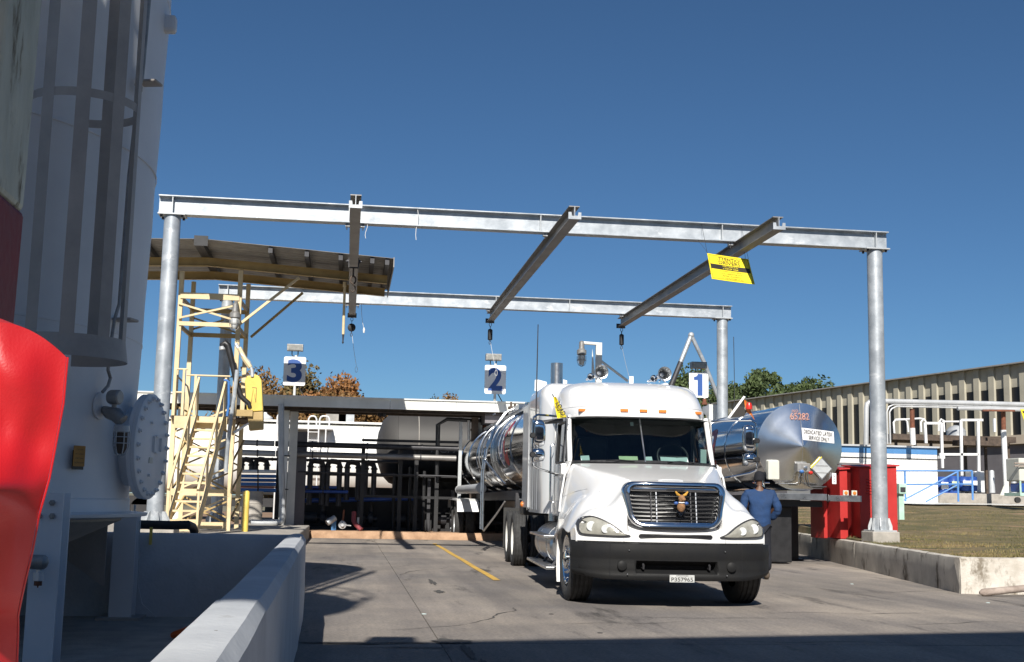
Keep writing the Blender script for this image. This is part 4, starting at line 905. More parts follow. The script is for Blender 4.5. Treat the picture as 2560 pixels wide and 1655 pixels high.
# air horns
for x in (-.40, .56):
    hn = B(MB().tube([(x-.09, 3.44, 3.04), (x-.05, 3.5, 3.09), (x, 3.44, 3.04)], .012, 6), "air_horn", "chrome")
    B(MB().lathe((x, 4.05, 3.17), (0, -1, 0), [(0, .03), (.1, .04), (.4, .05), (.5, .065), (.56, .095), (.58, .105), (.575, .09), (.5, .055), (.3, .035)], 24, False), "trumpet", "alu", hn)
    B(MB().lathe((x-.145, 4.0, 3.10), (0, -1, 0), [(0, .02), (.3, .035), (.42, .055), (.43, .05), (.35, .03)], 18), "short_trumpet", "chrome", hn)
B(MB().box(.17, .235, 4.3, 4.32, 3.03, 3.20), "beacon_bracket", "truck_white", smooth=0)
# exhaust stack and antenna
B(MB().lathe((-.72, 6.5, .9), (0, 0, 1), [(0, .11), (1.9, .11), (1.95, .105), (2.72, .105), (2.72, .085), (2.4, .085)], 22), "exhaust_stack", "alu")
B(MB().prism([(0, 0), (.07, 0), (.07, .26), (0, .28)], (-.62, 6.38, 3.05), (1, 0, 0), (0, 0, 1), (0, .012, 0)), "stack_bracket", "truck_white", smooth=0)
B(MB().tube([(-1.255, 4.6, 2.0), (-1.26, 4.6, 2.6), (-1.25, 4.62, 4.02)], [.012, .012, .008], 6), "whip_antenna", "dark_metal")
# steps, fuel tank, skirt
for s in (-1, 1):
    B(MB().lathe((s*.86, 3.2, .60), (0, 1, 0), [(0, .05), (.0, .27), (.03, .305), (2.2, .305), (2.23, .27), (2.24, .05)], 28), "fuel_tank", "alu")
    for y in (3.7, 4.9): B(MB().lathe((s*.86, y, .60), (0, 1, 0), [(0, .306), (0, .314), (.06, .314), (.06, .306)], 28), "tank_strap", "alu")
    B(MB().box(min(s*1.10, s*1.27), max(s*1.10, s*1.27), 3.1, 5.2, .715, .75), "step_tread", "alu", smooth=0, bevel=.006)
    B(MB().box(min(s*1.08, s*1.27), max(s*1.08, s*1.27), 2.75, 5.6, .285, .325), "step_tread", "alu", smooth=0, bevel=.006)
    for y in (3.2, 4.3, 5.4): B(MB().bar((s*1.15, y, .30), (s*.8, y, .72), .04, .03), "step_hanger", "dark_metal", smooth=0)
    # splash skirt behind the steer wheel
    sk = MB(); sk.loft([[(s*1.235, 1.15+(.66+dr)*math.cos(R_(a)), .52+(.66+dr)*math.sin(R_(a))) for a in range(-28, 46, 6)] for dr in (0, .045)]+[[(s*1.06, 1.15+(.66+.05)*math.cos(R_(a)), .52+(.66+.05)*math.sin(R_(a))) for a in range(-28, 46, 6)]], False); B(sk, "splash_skirt", "truck_white")
    # black drive wheel fender and mud flap
    fd = MB(); prof = [(8.0, .98), (8.25, 1.10), (9.0, 1.12), (10.9, 1.12), (11.35, 1.02), (11.45, .9)]
    fd.loft([[(s*1.23, y, z) for y, z in prof], [(s*.62, y, z) for y, z in prof]], False); fd.loft([[(s*1.23, y, z) for y, z in prof], [(s*1.235, y, z-.24) for y, z in prof]], False)
    B(MB().box(min(s*.64, s*1.22), max(s*.64, s*1.22), 11.5, 11.515, .25, 1.08), "mud_flap", "rubber", smooth=0)
    B(MB().box(min(s*.62, s*1.2), max(s*.62, s*1.2), 7.15, 7.95, .98, 1.24), "battery_box", "black_metal", smooth=0, bevel=.03)
    B(MB().box(min(s*.61, s*1.21), max(s*.61, s*1.21), 7.14, 7.96, 1.245, 1.265), "battery_lid", "galv_dull", smooth=0, bevel=.006)
    B(MB().bar((s*.43, .5, .82), (s*.43, 12.0, .82), .09, .26), "frame_rail", "black_metal", smooth=0)
B(MB().box(-.95, -.65, 7.3, 7.6, 1.27, 1.36).box(-1.1, -.8, 7.2, 7.4, 1.266, 1.31), "tool_tray", "galv_dull", smooth=0)
B(MB().box(-1.05, -.97, 7.0, 7.02, 1.27, 1.44), "reflector_board", "sign_white", smooth=0)
B(MB().box(-.55, .55, 9.3, 10.4, .98, 1.16), "fifth_wheel", "black_metal", smooth=0, bevel=.04)
B(MB().box(-.40, .40, .9, 6.5, .42, .70), "driveline", "black_metal", smooth=0)
for y in (1.15, 9.1, 10.5): B(MB().cyl((-.95, y, .51), (.95, y, .51), .07, None, 12), "axle", "black_metal")
# wheels
def tyre_prof(r, w, grooves=4):
    h = w/2; pr = [(-h*.72, r*.60), (-h*.98, r*.72), (-h, r*.84), (-h*.93, r*.95), (-h*.80, r*.99)]
    for k in range(grooves):
        c = -h*.62+1.24*h*k/(grooves-1); pr += [(c-.018, r), (c-.012, r-.014), (c+.006, r-.014), (c+.012, r)]
    return pr+[(h*.80, r*.99), (h*.93, r*.95), (h, r*.84), (h*.98, r*.72), (h*.72, r*.60)]
def wheel(parent, x, y, r, w, sgn, style, fn, z=None, steer=0.0):
    z = r-.006 if z is None else z
    o = MB().lathe((0, 0, 0), (1, 0, 0), tyre_prof(r, w), 44, False).build("wheel", "tread", parent, world=False); o.location = (x, y, z); o.rotation_euler = (0, 0, steer)
    if style == "steer": pr, mt = [(w*.36, r*.61), (w*.44, r*.595), (w*.40, r*.55), (w*.10, r*.50), (w*.06, r*.40), (w*.28, r*.34), (w*.34, r*.24), (w*.50, r*.23), (w*.54, r*.16), (w*.56, 0)], "chrome"
    else: pr, mt = [(w*.36, r*.61), (w*.44, r*.595), (w*.38, r*.56), (-w*.15, r*.52), (-w*.32, r*.42), (-w*.32, r*.26), (w*.10, r*.22), (w*.30, r*.17), (w*.32, 0)], fn
    rim = MB().lathe((0, 0, 0), (sgn, 0, 0), pr, 36, False).build("rim", mt, o, world=False)
    nb = MB()
    for k in range(10):
        a = 2*math.pi*k/10; rr = r*(.33 if style == "steer" else .33); xx = sgn*(w*.29 if style == "steer" else -w*.31)
        nb.cyl((xx, rr*math.cos(a), rr*math.sin(a)), (xx+sgn*.055, rr*math.cos(a), rr*math.sin(a)), .018, .012, 6)
    nb.build("wheel_nuts", "chrome" if style == "steer" else "dark_metal", o, world=False)["kind"] = "stuff"
    return o
for s in (-1, 1):
    wheel(tk, s*1.06, 1.15, .515, .29, s, "steer", "chrome", None, R_(2))
    for y in (9.1, 10.5):
        wheel(tk, s*1.10, y, .515, .28, s, "drive", "rim_white"); wheel(tk, s*.77, y, .515, .28, s, "drive", "rim_white")
# pennants on the mirrors
def pennant(s, label, pts, mt, txt):
    t = thing("pennant_flag", label, "flag", (3.93, 14.3, 0), -R_(3.0), "pennants on the truck mirrors")
    mb = MB(); n = 8
    mb.grid(n, n, lambda u, v: tuple(a+b for a, b in zip(((Vector(pts[0])*(1-u)+Vector(pts[1])*u)*(1-v)+(Vector(pts[3])*(1-u)+Vector(pts[2])*u)*v), (0, .03*math.sin(u*5+v*3), 0)))); B(mb, "flag_cloth", mt, t)
    return t
t = pennant(-1, "small yellow and orange pennant flag at the truck's passenger-side mirror", [(-1.27, 2.16, 2.66), (-1.235, 2.16, 2.66), (-1.06, 2.30, 2.40), (-1.20, 2.22, 2.37)], "sign_yellow", "")
lettering("LOAD", (-1.165, 2.165, 2.50), (.45, 0, -.85), (.85, .1, .45), .20, .075, "sign_black", t, bold=.02, world=False)
B(MB().tube([(-1.03, 2.36, 2.36), (-1.28, 2.2, 2.70)], .008, 6), "flag_staff", "alu", t)
t = pennant(1, "small orange and white pennant flag with red beacon at the driver-side mirror", [(1.42, 2.2, 2.72), (1.47, 2.2, 2.66), (1.58, 2.2, 2.42), (1.46, 2.2, 2.52)], "amber", "")
B(MB()._add([(1.18, 2.19, 2.44), (1.22, 2.19, 2.44), (1.44, 2.19, 2.74), (1.41, 2.19, 2.75)], [(0, 1, 2, 3)]), "white_stripe", "sign_white", t, smooth=0)
B(MB()._add([(1.22, 2.2, 2.44), (1.42, 2.2, 2.46), (1.46, 2.2, 2.54), (1.36, 2.2, 2.62)], [(0, 1, 2, 3)]), "dark_patch", "sign_black", t, smooth=0)
B(MB().lathe((1.475, 2.14, 2.56), (0, 0, 1), [(0, .03), (.0, .045), (.05, .045), (.09, .03), (.10, 0)], 14), "red_beacon", "red_lamp", t)
# ================================================================== tank trailers
def barrel(t, r, zc, y0, y1, head, bands, nm="barrel", mt="stainless"):
    prof = [(y0, r)]+[(y0+(y1-y0)*k/40, r*(1+.0008*math.sin(k*1.7))) for k in range(1, 40)]+[(y1, r), (y1+.12, r*.93), (y1+.22, r*.7), (y1+.28, r*.35), (y1+.29, 0)]
    o = MB().lathe((0, 0, zc), (0, 1, 0), prof, 72, False).build(nm, mt, t, world=False, smooth=40)
    for y in bands: MB().lathe((0, y, zc), (0, 1, 0), [(-.035, r), (-.03, r+.02), (.03, r+.02), (.035, r)], 72, False).build("band", "stainless_matt", o, world=False)
    return o
t2 = thing("tank_trailer", "polished stainless tank trailer coupled behind the white truck", "trailer", (4.45, 24.1, 0), -R_(.4), "tank trailers")
def B2(mb, n, m_, p=None, **k): return mb.build(n, m_, p or t2, world=False, **k)
ZT = 2.42; br = barrel(t2, .95, ZT, -2.1, 15.9, 0, (-.2, 2.4, 4.9, 7.4, 9.9, 12.4, 15.2))
B2(MB().lathe((0, -2.1, ZT), (0, -1, 0), [(0, .95), (.12, .9), (.22, .6), (.26, 0)], 48), "front_head", "stainless_matt")
# wrap round tube hoops and the ladder
for y in (5.55, 5.95, 8.9):
    B2(MB().tube([(.985*math.cos(R_(a)), y, ZT+.985*math.sin(R_(a))) for a in range(60, 236, 8)], .022, 8), "hoop_rail", "alu")
ld = B2(MB().tube([(-1.20, 5.5, .52), (-1.20, 5.5, 1.9), (-1.13, 5.5, 2.45), (-.96, 5.5, 2.95), (-.66, 5.5, 3.38), (-.3, 5.5, 3.55)], .026, 8).tube([(-1.20, 5.95, .52), (-1.20, 5.95, 1.9), (-1.13, 5.95, 2.45), (-.96, 5.95, 2.95), (-.66, 5.95, 3.38), (-.3, 5.95, 3.55)], .026, 8), "ladder", "alu")
for k in range(11): z = .62+.27*k; xx = -1.20 if z < 1.9 else -1.20+.24*((z-1.9)/1.4)**1.6; B2(MB().cyl((xx, 5.5, z), (xx, 5.95, z), .016, None, 6), "rung", "alu", ld)
B2(MB().tube([(-1.2, 5.5, .54), (-1.2, 5.2, .50), (-1.0, 4.1, .95), (-.9, 3.6, 1.2)], .022, 8), "ladder_brace", "alu", ld)
B2(MB().tube([(-1.18, 5.5, 2.2), (-.95, 4.4, 1.75), (-.85, 3.9, 1.6)], .022, 8), "ladder_brace", "alu", ld)
# hose tube, fenders, frame, wheels
B2(MB().lathe((-1.08, 7.2, 1.52), (0, 1, 0), [(0, .12), (.02, .14), (.04, .125), (6.5, .125), (6.52, .14), (6.55, .12)], 20), "hose_tube", "pipe_white")
for s in (-1, 1):
    f = MB(); pr = [(12.4, .86), (12.5, 1.15), (12.75, 1.24), (15.9, 1.26), (16.1, 1.18), (16.2, .95)]; f.loft([[(s*1.25, y, z) for y, z in pr], [(s*.6, y, z+.01) for y, z in pr]], False); f.loft([[(s*1.25, y, z) for y, z in pr], [(s*1.255, y, z-.05) for y, z in pr]], False)
    B2(f, "wheel_fender", "white_metal", smooth=30)
    B2(MB().bar((s*.5, 1.5, 1.36), (s*.5, 16.1, 1.30), .12, .22), "sub_frame", "dark_metal", smooth=0)
    for y in (13.8, 15.1):
        wheel(t2, s*1.10, y, .51, .27, s, "drive", "galv_dull"); wheel(t2, s*.77, y, .51, .27, s, "drive", "galv_dull")
    B2(MB().box(min(s*.62, s*.78), max(s*.62, s*.78), 2.6, 2.76, .12, 1.4), "landing_leg", "dark_metal", smooth=0)
    B2(MB().box(min(s*.55, s*.85), max(s*.55, s*.85), 2.5, 2.86, .09, .12), "landing_foot", "dark_metal", smooth=0)
for y in (13.8, 15.1): B2(MB().cyl((-.95, y, .51), (.95, y, .51), .07, None, 10), "axle", "black_metal")
B2(MB().box(-.5, .5, -1.2, 1.6, 1.17, 1.32), "upper_coupler", "dark_metal", smooth=0, bevel=.02)
B2(MB().box(-.45, .45, 1.0, 13, 3.32, 3.40).box(-.5, .5, 4.5, 6.5, 3.38, 3.5), "walkway", "alu", smooth=0)
for y in (5.0, 6.0): B2(MB().lathe((0, y, 3.36), (0, 0, 1), [(0, .28), (.16, .28), (.18, .30), (.22, .30), (.24, .1)], 20), "manway", "stainless_matt")
v = MB(); 
for x, y in ((-.35, 7.2), (-.2, 7.6), (.1, 7.4)): v.lathe((x, y, 3.34), (0, 0, 1), [(0, .05), (.22, .05), (.23, .08), (.30, .08), (.31, .03), (.42, .03)], 10)
B2(v, "vent_valve", "brown_metal")
B2(MB().box(-1.0, 1.0, 16.15, 16.3, .55, .70).box(-.9, -.6, 16.0, 16.2, .7, 1.2), "rear_bumper", "dark_metal", smooth=0)
def wrap_text(body, yc, ang, w, h, mt, bold=.02):
    o = lettering(body, (0, 0, 0), (1, 0, 0), (0, 1, 0), w, h, mt, t2, bold=bold, world=False); r = .955
    for vtx in o.data.vertices:
        u, q = vtx.co.x, vtx.co.y; a = math.pi-(ang+q/r); vtx.co = (r*math.cos(a), yc-u, ZT+r*math.sin(a))
    return o
wrap_text("Q", 4.25, .12, .85, 1.15, "sign_white", .03); wrap_text("Q", 4.20, .10, .75, 1.02, "logo_blue", .0); wrap_text("C", 3.35, .12, .8, 1.1, "logo_red", .05)

# ---- trailer in bay 1 with the cone nose
c0 = P(1999, 1117, 25.3); R3 = .935
t3 = thing("tank_trailer", "stainless tank trailer with cone nose marked DEDICATED LATEX SERVICE ONLY right of the truck", "trailer", (c0.x, 25.3, 0), -R_(.3), "tank trailers")
Z3 = c0.z
def B3(mb, n, m_, p=None, **k): return mb.build(n, m_, p or t3, world=False, **k)
b3 = barrel(t3, R3, Z3, .02, 12.0, 0, (2.4, 4.9, 7.4, 9.9)); CD = .20
hd = B3(MB().lathe((0, 0, Z3), (0, -1, 0), [(-.03, R3+.012), (.0, R3+.014), (.006, R3-.02)]+[(CD*k/10, max(.002, (R3-.02)*(1-k/10))) for k in range(1, 11)], 64, False), "nose_cone", "stainless_nose", smooth=25)
def cone_y(x, z): return -CD*max(0, 1-math.hypot(x, z)/(R3-.02))
def cone_plate(n, pts, off, mt, nu=10, nv=6, parent=None):
    a, b_, c, d_ = pts; m_ = MB()
    def f(u, v, o=off):
        x = (a[0]*(1-u)+b_[0]*u)*(1-v)+(d_[0]*(1-u)+c[0]*u)*v; z = (a[1]*(1-u)+b_[1]*u)*(1-v)+(d_[1]*(1-u)+c[1]*u)*v; return (x, cone_y(x, z)-o, Z3+z)
    m_.grid(nu, nv, f); m_.grid(nu, nv, lambda u, v: f(u, v, .002)); return B3(m_, n, mt, parent or hd, smooth=0)
def cone_text(body, x, z, w, h, mt, bold=0, parent=None, tilt=0.0):
    o = lettering(body, (0, 0, 0), (math.cos(tilt), math.sin(tilt), 0), (-math.sin(tilt), math.cos(tilt), 0), w, h, mt, parent or hd, bold=bold, world=False)
    for vv in o.data.vertices: px, pz = x+vv.co.x, z+vv.co.y; vv.co = (px, cone_y(px, pz)-.036, Z3+pz)
sgp = cone_plate("notice_plate", [(.0, .405), (.76, .345), (.765, .09), (.0, .145)], .012, "sign_white")
cone_text("DEDICATED LATEX", .375, .305, .68, .085, "sign_black", .008, sgp, -.075); cone_text("SERVICE ONLY", .385, .185, .50, .085, "sign_black", .008, sgp, -.075)
cone_text("65282", -.02, .655, .42, .145, "orange_text", .0)
cone_text("NO.", -.10, .77, .14, .06, "orange_text")
B3(MB().tube([(0, cone_y(0, z)-.002, Z3+z) for z in (.02, .2, .4, .6, .8, .915)], .012, 6).tube([(0, cone_y(0, -z)-.002, Z3-z) for z in (.02, .3, .62)], .005, 5), "seam_weld", "alu", hd)
dc = B3(MB().box(-.76, -.51, -.16, -.02, Z3-.72, Z3-.31), "document_box", "placard", smooth=0, bevel=.02)
dm = (.44, -.46); q = MB(); q.prism([(-.245, 0), (0, -.245), (.245, 0), (0, .25)], (dm[0], -.13, Z3+dm[1]), (1, 0, 0), (0, 0, 1), (0, .02, 0)); pf = B3(q, "placard_frame", "alu", smooth=0, bevel=.004)
B3(MB().prism([(-.215, 0), (0, -.215), (.215, 0), (0, .22)], (dm[0], -.138, Z3+dm[1]), (1, 0, 0), (0, 0, 1), (0, .006, 0)), "placard_face", "galv_dull", pf, smooth=0)
for dz in (.06, -.09): B3(MB().box(dm[0]-.14, dm[0]+.14, -.146, -.139, Z3+dm[1]+dz-.006, Z3+dm[1]+dz+.006), "placard_slat", "lamp_metal", pf, smooth=0)
B3(MB().tube([(dm[0]-.245, -.14, Z3+dm[1]), (dm[0], -.14, Z3+dm[1]+.25)], .012, 5), "yellow_edge", "sign_yellow", pf)
cb = B3(MB().box(-.14, .14, -.24, -.05, Z3-.54, Z3-.36), "connection_box", "lamp_metal", smooth=0, bevel=.01)
B3(MB().lathe((.03, -.24, Z3-.46), (0, -1, 0), [(0, .045), (.02, .045), (.025, .02)], 14), "electric_socket", "alu", cb); B3(MB().ell((-.07, -.29, Z3-.54), (.05, .06, .04), 10, 8), "blue_gladhand", "blue_pipe", cb); B3(MB().ell((.13, -.29, Z3-.56), (.05, .06, .04), 10, 8), "red_gladhand", "red_lamp", cb)
for k in range(5):
    x0 = -.08+.045*k; x1 = .62-.05*k if k > 1 else -.62+.3*k; zb = Z3-.80-.022*k
    B3(MB().tube([(x0, -.22, Z3-.56), (x0-.03, -.24, Z3-.66), (x0+.04*(1 if k > 1 else -1), -.22, zb+.03), (x0+.12*(1 if k > 1 else -1), -.20, zb), (x1, -.18, zb)], .011, 6), "air_line", "hose_black" if k % 2 else "alu")
B3(MB().box(.70, .79, -.06, -.05, Z3-.78, Z3-.55), "data_label", "sign_white", smooth=0)
lettering("LATEX", (.745, -.062, Z3-.665), (0, 0, -1), (1, 0, 0), .17, .05, "sign_black", t3, world=False)
B3(MB().box(.86, .94, -.03, -.02, Z3-.37, Z3-.34), "small_plate", "alu", smooth=0)
zf = P(1950, 1240, 25.2).z
B3(MB().box(-1.18, .48, -.30, -.22, zf-.075, zf+.06), "front_channel", "alu", smooth=0, bevel=.004)
B3(MB().box(.58, 1.33, -.12, -.04, zf-.09, zf+.04), "outrigger_channel", "alu", smooth=0, bevel=.004)
B3(MB().tube([(.48, -.26, zf-.07), (.53, -.2, zf-.09), (.62, -.1, zf-.08)], .02, 6), "frame_hook", "dark_metal")
for x in (.98, 1.17):
    q = B3(MB().box(x-.06, x+.06, -.12, -.08, zf+.042, zf+.15), "marker_lamp", "placard", smooth=0, bevel=.008); B3(MB().lathe((x, -.121, zf+.095), (0, -1, 0), [(0, .04), (.015, .035), (.02, .01)], 14), "lamp_lens", "amber", q)
B3(MB().ell((-1.08, -.3, zf+.10), (.045, .03, .045), 12, 8), "round_marker", "amber")
B3(MB().lathe((-.95, -.2, zf+.06), (0, 0, 1), [(0, .10), (.16, .10), (.2, .07), (.26, .07), (.28, .04)], 14).tube([(-1.12, -.2, zf+.27), (-.75, -.2, zf+.27)], .018, 6), "coupling_fitting", "chrome")
B3(MB().box(-1.0, .45, -.1, 2.2, zf-.22, zf-.09), "upper_coupler", "black_metal", smooth=0)
B3(MB().box(-.80, -.12, .2, .9, .03, zf-.22), "dark_underside_block", "black_metal", smooth=0, bevel=.02)  # black block filling the dark space under the trailer front
for s in (-1, 1):
    B3(MB().box(min(s*.5, s*.66), max(s*.5, s*.66), 1.9, 2.06, .04, 1.4), "landing_leg", "black_metal", smooth=0)
    B3(MB().box(min(s*.42, s*.74), max(s*.42, s*.74), 1.8, 2.16, 0.005, .04), "landing_foot", "black_metal", smooth=0)
    B3(MB().bar((s*.5, 1.5, 1.36), (s*.5, 12.1, 1.30), .12, .22), "sub_frame", "dark_metal", smooth=0)
    for y in (9.6, 10.9):
        wheel(t3, s*1.10, y, .51, .27, s, "drive", "galv_dull"); wheel(t3, s*.77, y, .51, .27, s, "drive", "galv_dull")
    B3(MB().box(min(s*.55, s*1.25), max(s*.55, s*1.25), 9.0, 11.6, 1.1, 1.14), "wheel_fender", "alu", smooth=0)
B3(MB().bar((-.58, 2, .6), (.58, 2, .95), .06, .06), "leg_brace", "black_metal", smooth=0)
def wrap3(body, yc, ang, w, h, mt):
    o = lettering(body, (0, 0, 0), (1, 0, 0), (0, 1, 0), w, h, mt, t3, bold=.04, world=False); r = R3+.004
    for vtx in o.data.vertices:
        u, q = vtx.co.x, vtx.co.y; a = math.pi-(ang+q/r); vtx.co = (r*math.cos(a), yc-u, Z3+r*math.sin(a))
wrap3("Q", 3.6, .1, .9, 1.0, "logo_red"); wrap3("C", 4.7, .1, .8, 1.0, "logo_blue")

# ================================================================== driver
mp_ = G(1906, 1449, 0)
man = thing("person", "person in blue work jacket and dark knit cap, back turned, beside the truck fender", "person", (mp_.x-.02, mp_.y+.05, 0), -R_(8)); man.scale = (.84, .90, 1.0)
def skin_mesh(name, nodes, edges, mt, sub=2, root=0):
    me = bpy.data.meshes.new(name); me.from_pydata([n[0] for n in nodes], edges, [])
    o = bpy.data.objects.new(name, me); COL.objects.link(o); md = o.modifiers.new("s", 'SKIN'); md.use_smooth_shade = True
    for i, n in enumerate(nodes):
        sv = me.skin_vertices[0].data[i]; sv.radius = n[1] if isinstance(n[1], tuple) else (n[1], n[1]); sv.use_root = (i == root)
    sb = o.modifiers.new("u", 'SUBSURF'); sb.levels = sub; sb.render_levels = sub
    dg = bpy.context.evaluated_depsgraph_get(); m2 = bpy.data.meshes.new_from_object(o.evaluated_get(dg)); bpy.data.objects.remove(o)
    m2.name = name; m2.materials.clear(); m2.materials.append(MAT[mt]); m2.polygons.foreach_set("use_smooth", [True]*len(m2.polygons)); return m2
def addmesh(me, name, parent):
    o = bpy.data.objects.new(name, me); COL.objects.link(o); o.parent = parent; return o
H_ = 1.0
body_n = [((0, 0, .97), (.15, .11)), ((0, .0, 1.15), (.145, .10)), ((0, -.01, 1.36), (.17, .11)), ((0, 0, 1.50), (.09, .07)), ((0, .01, 1.57), .055), ((0, .02, 1.64), (.075, .085)), ((0, .025, 1.73), (.075, .09)),
  ((-.20, 0, 1.45), .06), ((-.30, -.02, 1.19), .045), ((-.20, .20, 1.07), .032), ((-.16, .27, 1.06), (.035, .02)),
  ((.20, 0, 1.45), .06), ((.31, -.03, 1.20), .045), ((.21, .18, 1.06), .032), ((.17, .25, 1.05), (.035, .02)),
  ((-.10, 0, .90), .09), ((-.12, .02, .50), .06), ((-.12, 0, .09), .045), ((-.13, .15, .05), .04),
  ((.10, 0, .90), .09), ((.12, .0, .50), .06), ((.13, -.03, .09), .045), ((.14, .12, .05), .04)]
be = [(0, 1), (1, 2), (2, 3), (3, 4), (4, 5), (5, 6), (2, 7), (7, 8), (8, 9), (9, 10), (2, 11), (11, 12), (12, 13), (13, 14), (0, 15), (15, 16), (16, 17), (17, 18), (0, 19), (19, 20), (20, 21), (21, 22)]
bd_ = addmesh(skin_mesh("body", body_n, be, "skin"), "body", man)
fing = MB()
for s, base in ((-1, Vector((-.16, .27, 1.06))), (1, Vector((.17, .25, 1.05)))):
    for k in range(4):
        b0 = base+Vector((s*.0+(-s)*(.0), .03, -.025+.017*k)); L = (.055, .075, .08, .07)[k]
        fing.tube([b0, b0+Vector((-s*.03, L*.6, -.005)), b0+Vector((-s*.06, L*.75, -.02)), b0+Vector((-s*.075, L*.6, -.035))], [.009, .009, .008, .006], 7)
    b0 = base+Vector((-s*.03, 0, .03)); fing.tube([b0, b0+Vector((-s*.035, .03, .01)), b0+Vector((-s*.05, .05, -.005))], [.011, .010, .007], 7)
fing.build("fingers", "skin", bd_, world=False)
jk_n = [((0, .005, .80), (.225, .16)), ((0, 0, .95), (.235, .17)), ((0, -.01, 1.18), (.235, .165)), ((0, -.015, 1.36), (.245, .15)), ((0, -.005, 1.49), (.10, .08)), ((0, .01, 1.555), (.075, .07)),
  ((-.255, 0, 1.42), .105), ((-.36, -.03, 1.18), .09), ((-.30, .10, 1.07), .078), ((-.20, .20, 1.06), .05),
  ((.255, 0, 1.42), .105), ((.37, -.04, 1.18), .092), ((.30, .09, 1.06), .08), ((.21, .19, 1.05), .05)]
je = [(0, 1), (1, 2), (2, 3), (3, 4), (4, 5), (3, 6), (6, 7), (7, 8), (8, 9), (3, 10), (10, 11), (11, 12), (12, 13)]
jme = skin_mesh("jacket", jk_n, je, "jacket", 3)
for v_ in jme.vertices:
    c = v_.co; w = .014*noise.noise(Vector((c.x*6, c.y*6, c.z*9)))+.010*noise.noise(Vector((c.x*11, c.y*4, c.z*26+3)))*(1 if c.z < 1.12 or abs(c.x) > .24 else .35); v_.co = c+v_.normal*w
addmesh(jme, "jacket", man)
tr_n = [((0, 0, .93), (.17, .13)), ((-.10, 0, .84), .135), ((-.12, .02, .50), .108), ((-.125, 0, .12), .10), ((.10, 0, .84), .135), ((.125, 0, .50), .108), ((.135, -.03, .12), .10)]
tme = skin_mesh("trousers", tr_n, [(0, 1), (1, 2), (2, 3), (0, 4), (4, 5), (5, 6)], "trousers")
for v_ in tme.vertices: c = v_.co; v_.co = c+v_.normal*.008*noise.noise(Vector((c.x*9, c.y*9, c.z*14)))
addmesh(tme, "trousers", man)
for s, yy in ((-1, 0), (1, -.03)):
    addmesh(skin_mesh("boot", [((s*.125, yy, .14), .065), ((s*.13, yy-.02, .055), .058), ((s*.135, yy+.11, .045), .055), ((s*.14, yy+.2, .038), .045)], [(0, 1), (1, 2), (2, 3)], "boot"), "boot", man)
cp = MB().lathe((0, .02, 1.655), (0, 0, 1), [(0, .102), (.03, .108), (.04, .104), (.09, .102), (.13, .085), (.155, .05), (.165, .005)], 24)
o = cp.build("knit_cap", "cap_cloth", man, world=False)
hd_ = MB(); hd_.ell((-.028, .125, 1.665), (.012, .014, .02)); hd_.ell((-.095, .03, 1.645), (.014, .02, .03), 8, 6); hd_.ell((.095, .03, 1.645), (.014, .02, .03), 8, 6); hd_.ell((0, .13, 1.645), (.014, .02, .022), 8, 6)
hd_.build("facial_features", "skin", bd_, world=False)
# ================================================================== pipe rack shelter and rail tanks
SY0, SY1 = 36.75, 38.6
sh = thing("pipe_rack_shelter", "long flat white fascia roof on steel posts over the pipe rack behind the bays", "shelter", (-1.8, 37.6, .2))
zt_l, zt_r = P(700, 990, SY0).z, P(1322, 1008, SY0).z; xr = P(1322, 1008, SY0).x; xl = -11.0
def sz(X): return zt_l+(zt_r-zt_l)*(X+1.9)/(xr+1.9)
ed = [xl, -8, -5, -1.95, 1.2, 3.2, xr]
for i in range(len(ed)-1):
    a, b = ed[i]+.004, ed[i+1]-.004
    MB()._add([(a, SY0, sz(a)-.30), (b, SY0, sz(b)-.30), (b, SY0, sz(b)), (a, SY0, sz(a)), (a, SY0+.03, sz(a)-.30), (b, SY0+.03, sz(b)-.30), (b, SY0+.03, sz(b)), (a, SY0+.03, sz(a))], [(0, 1, 2, 3), (4, 5, 6, 7), (0, 1, 5, 4), (3, 2, 6, 7), (0, 3, 7, 4), (1, 2, 6, 5)]).build("fascia_panel", "fascia_white", sh, smooth=0)
MB().bar((xl, SY0-.02, sz(xl)+.01), (xr, SY0-.02, sz(xr)+.01), .05, .04).build("gutter_trim", "fascia_white", sh, smooth=0)
MB()._add([(xl, SY0+.035, sz(xl)-.06), (xr, SY0+.035, sz(xr)-.06), (xr, SY1, sz(xr)-.02), (xl, SY1, sz(xl)-.02), (xl, SY0+.035, sz(xl)-.16), (xr, SY0+.035, sz(xr)-.16), (xr, SY1, sz(xr)-.12), (xl, SY1, sz(xl)-.12)], [(0, 1, 2, 3), (4, 7, 6, 5), (3, 2, 6, 7), (0, 4, 5, 1)]).build("roof_deck", "roof_under", sh, smooth=0)
for Y in (SY0+.35, SY1-.35): MB().ibeam((xl, Y, sz(xl)-.28), (xr, Y, sz(xr)-.28), .14, .22).build("roof_beam", "brown_metal", sh, smooth=0)
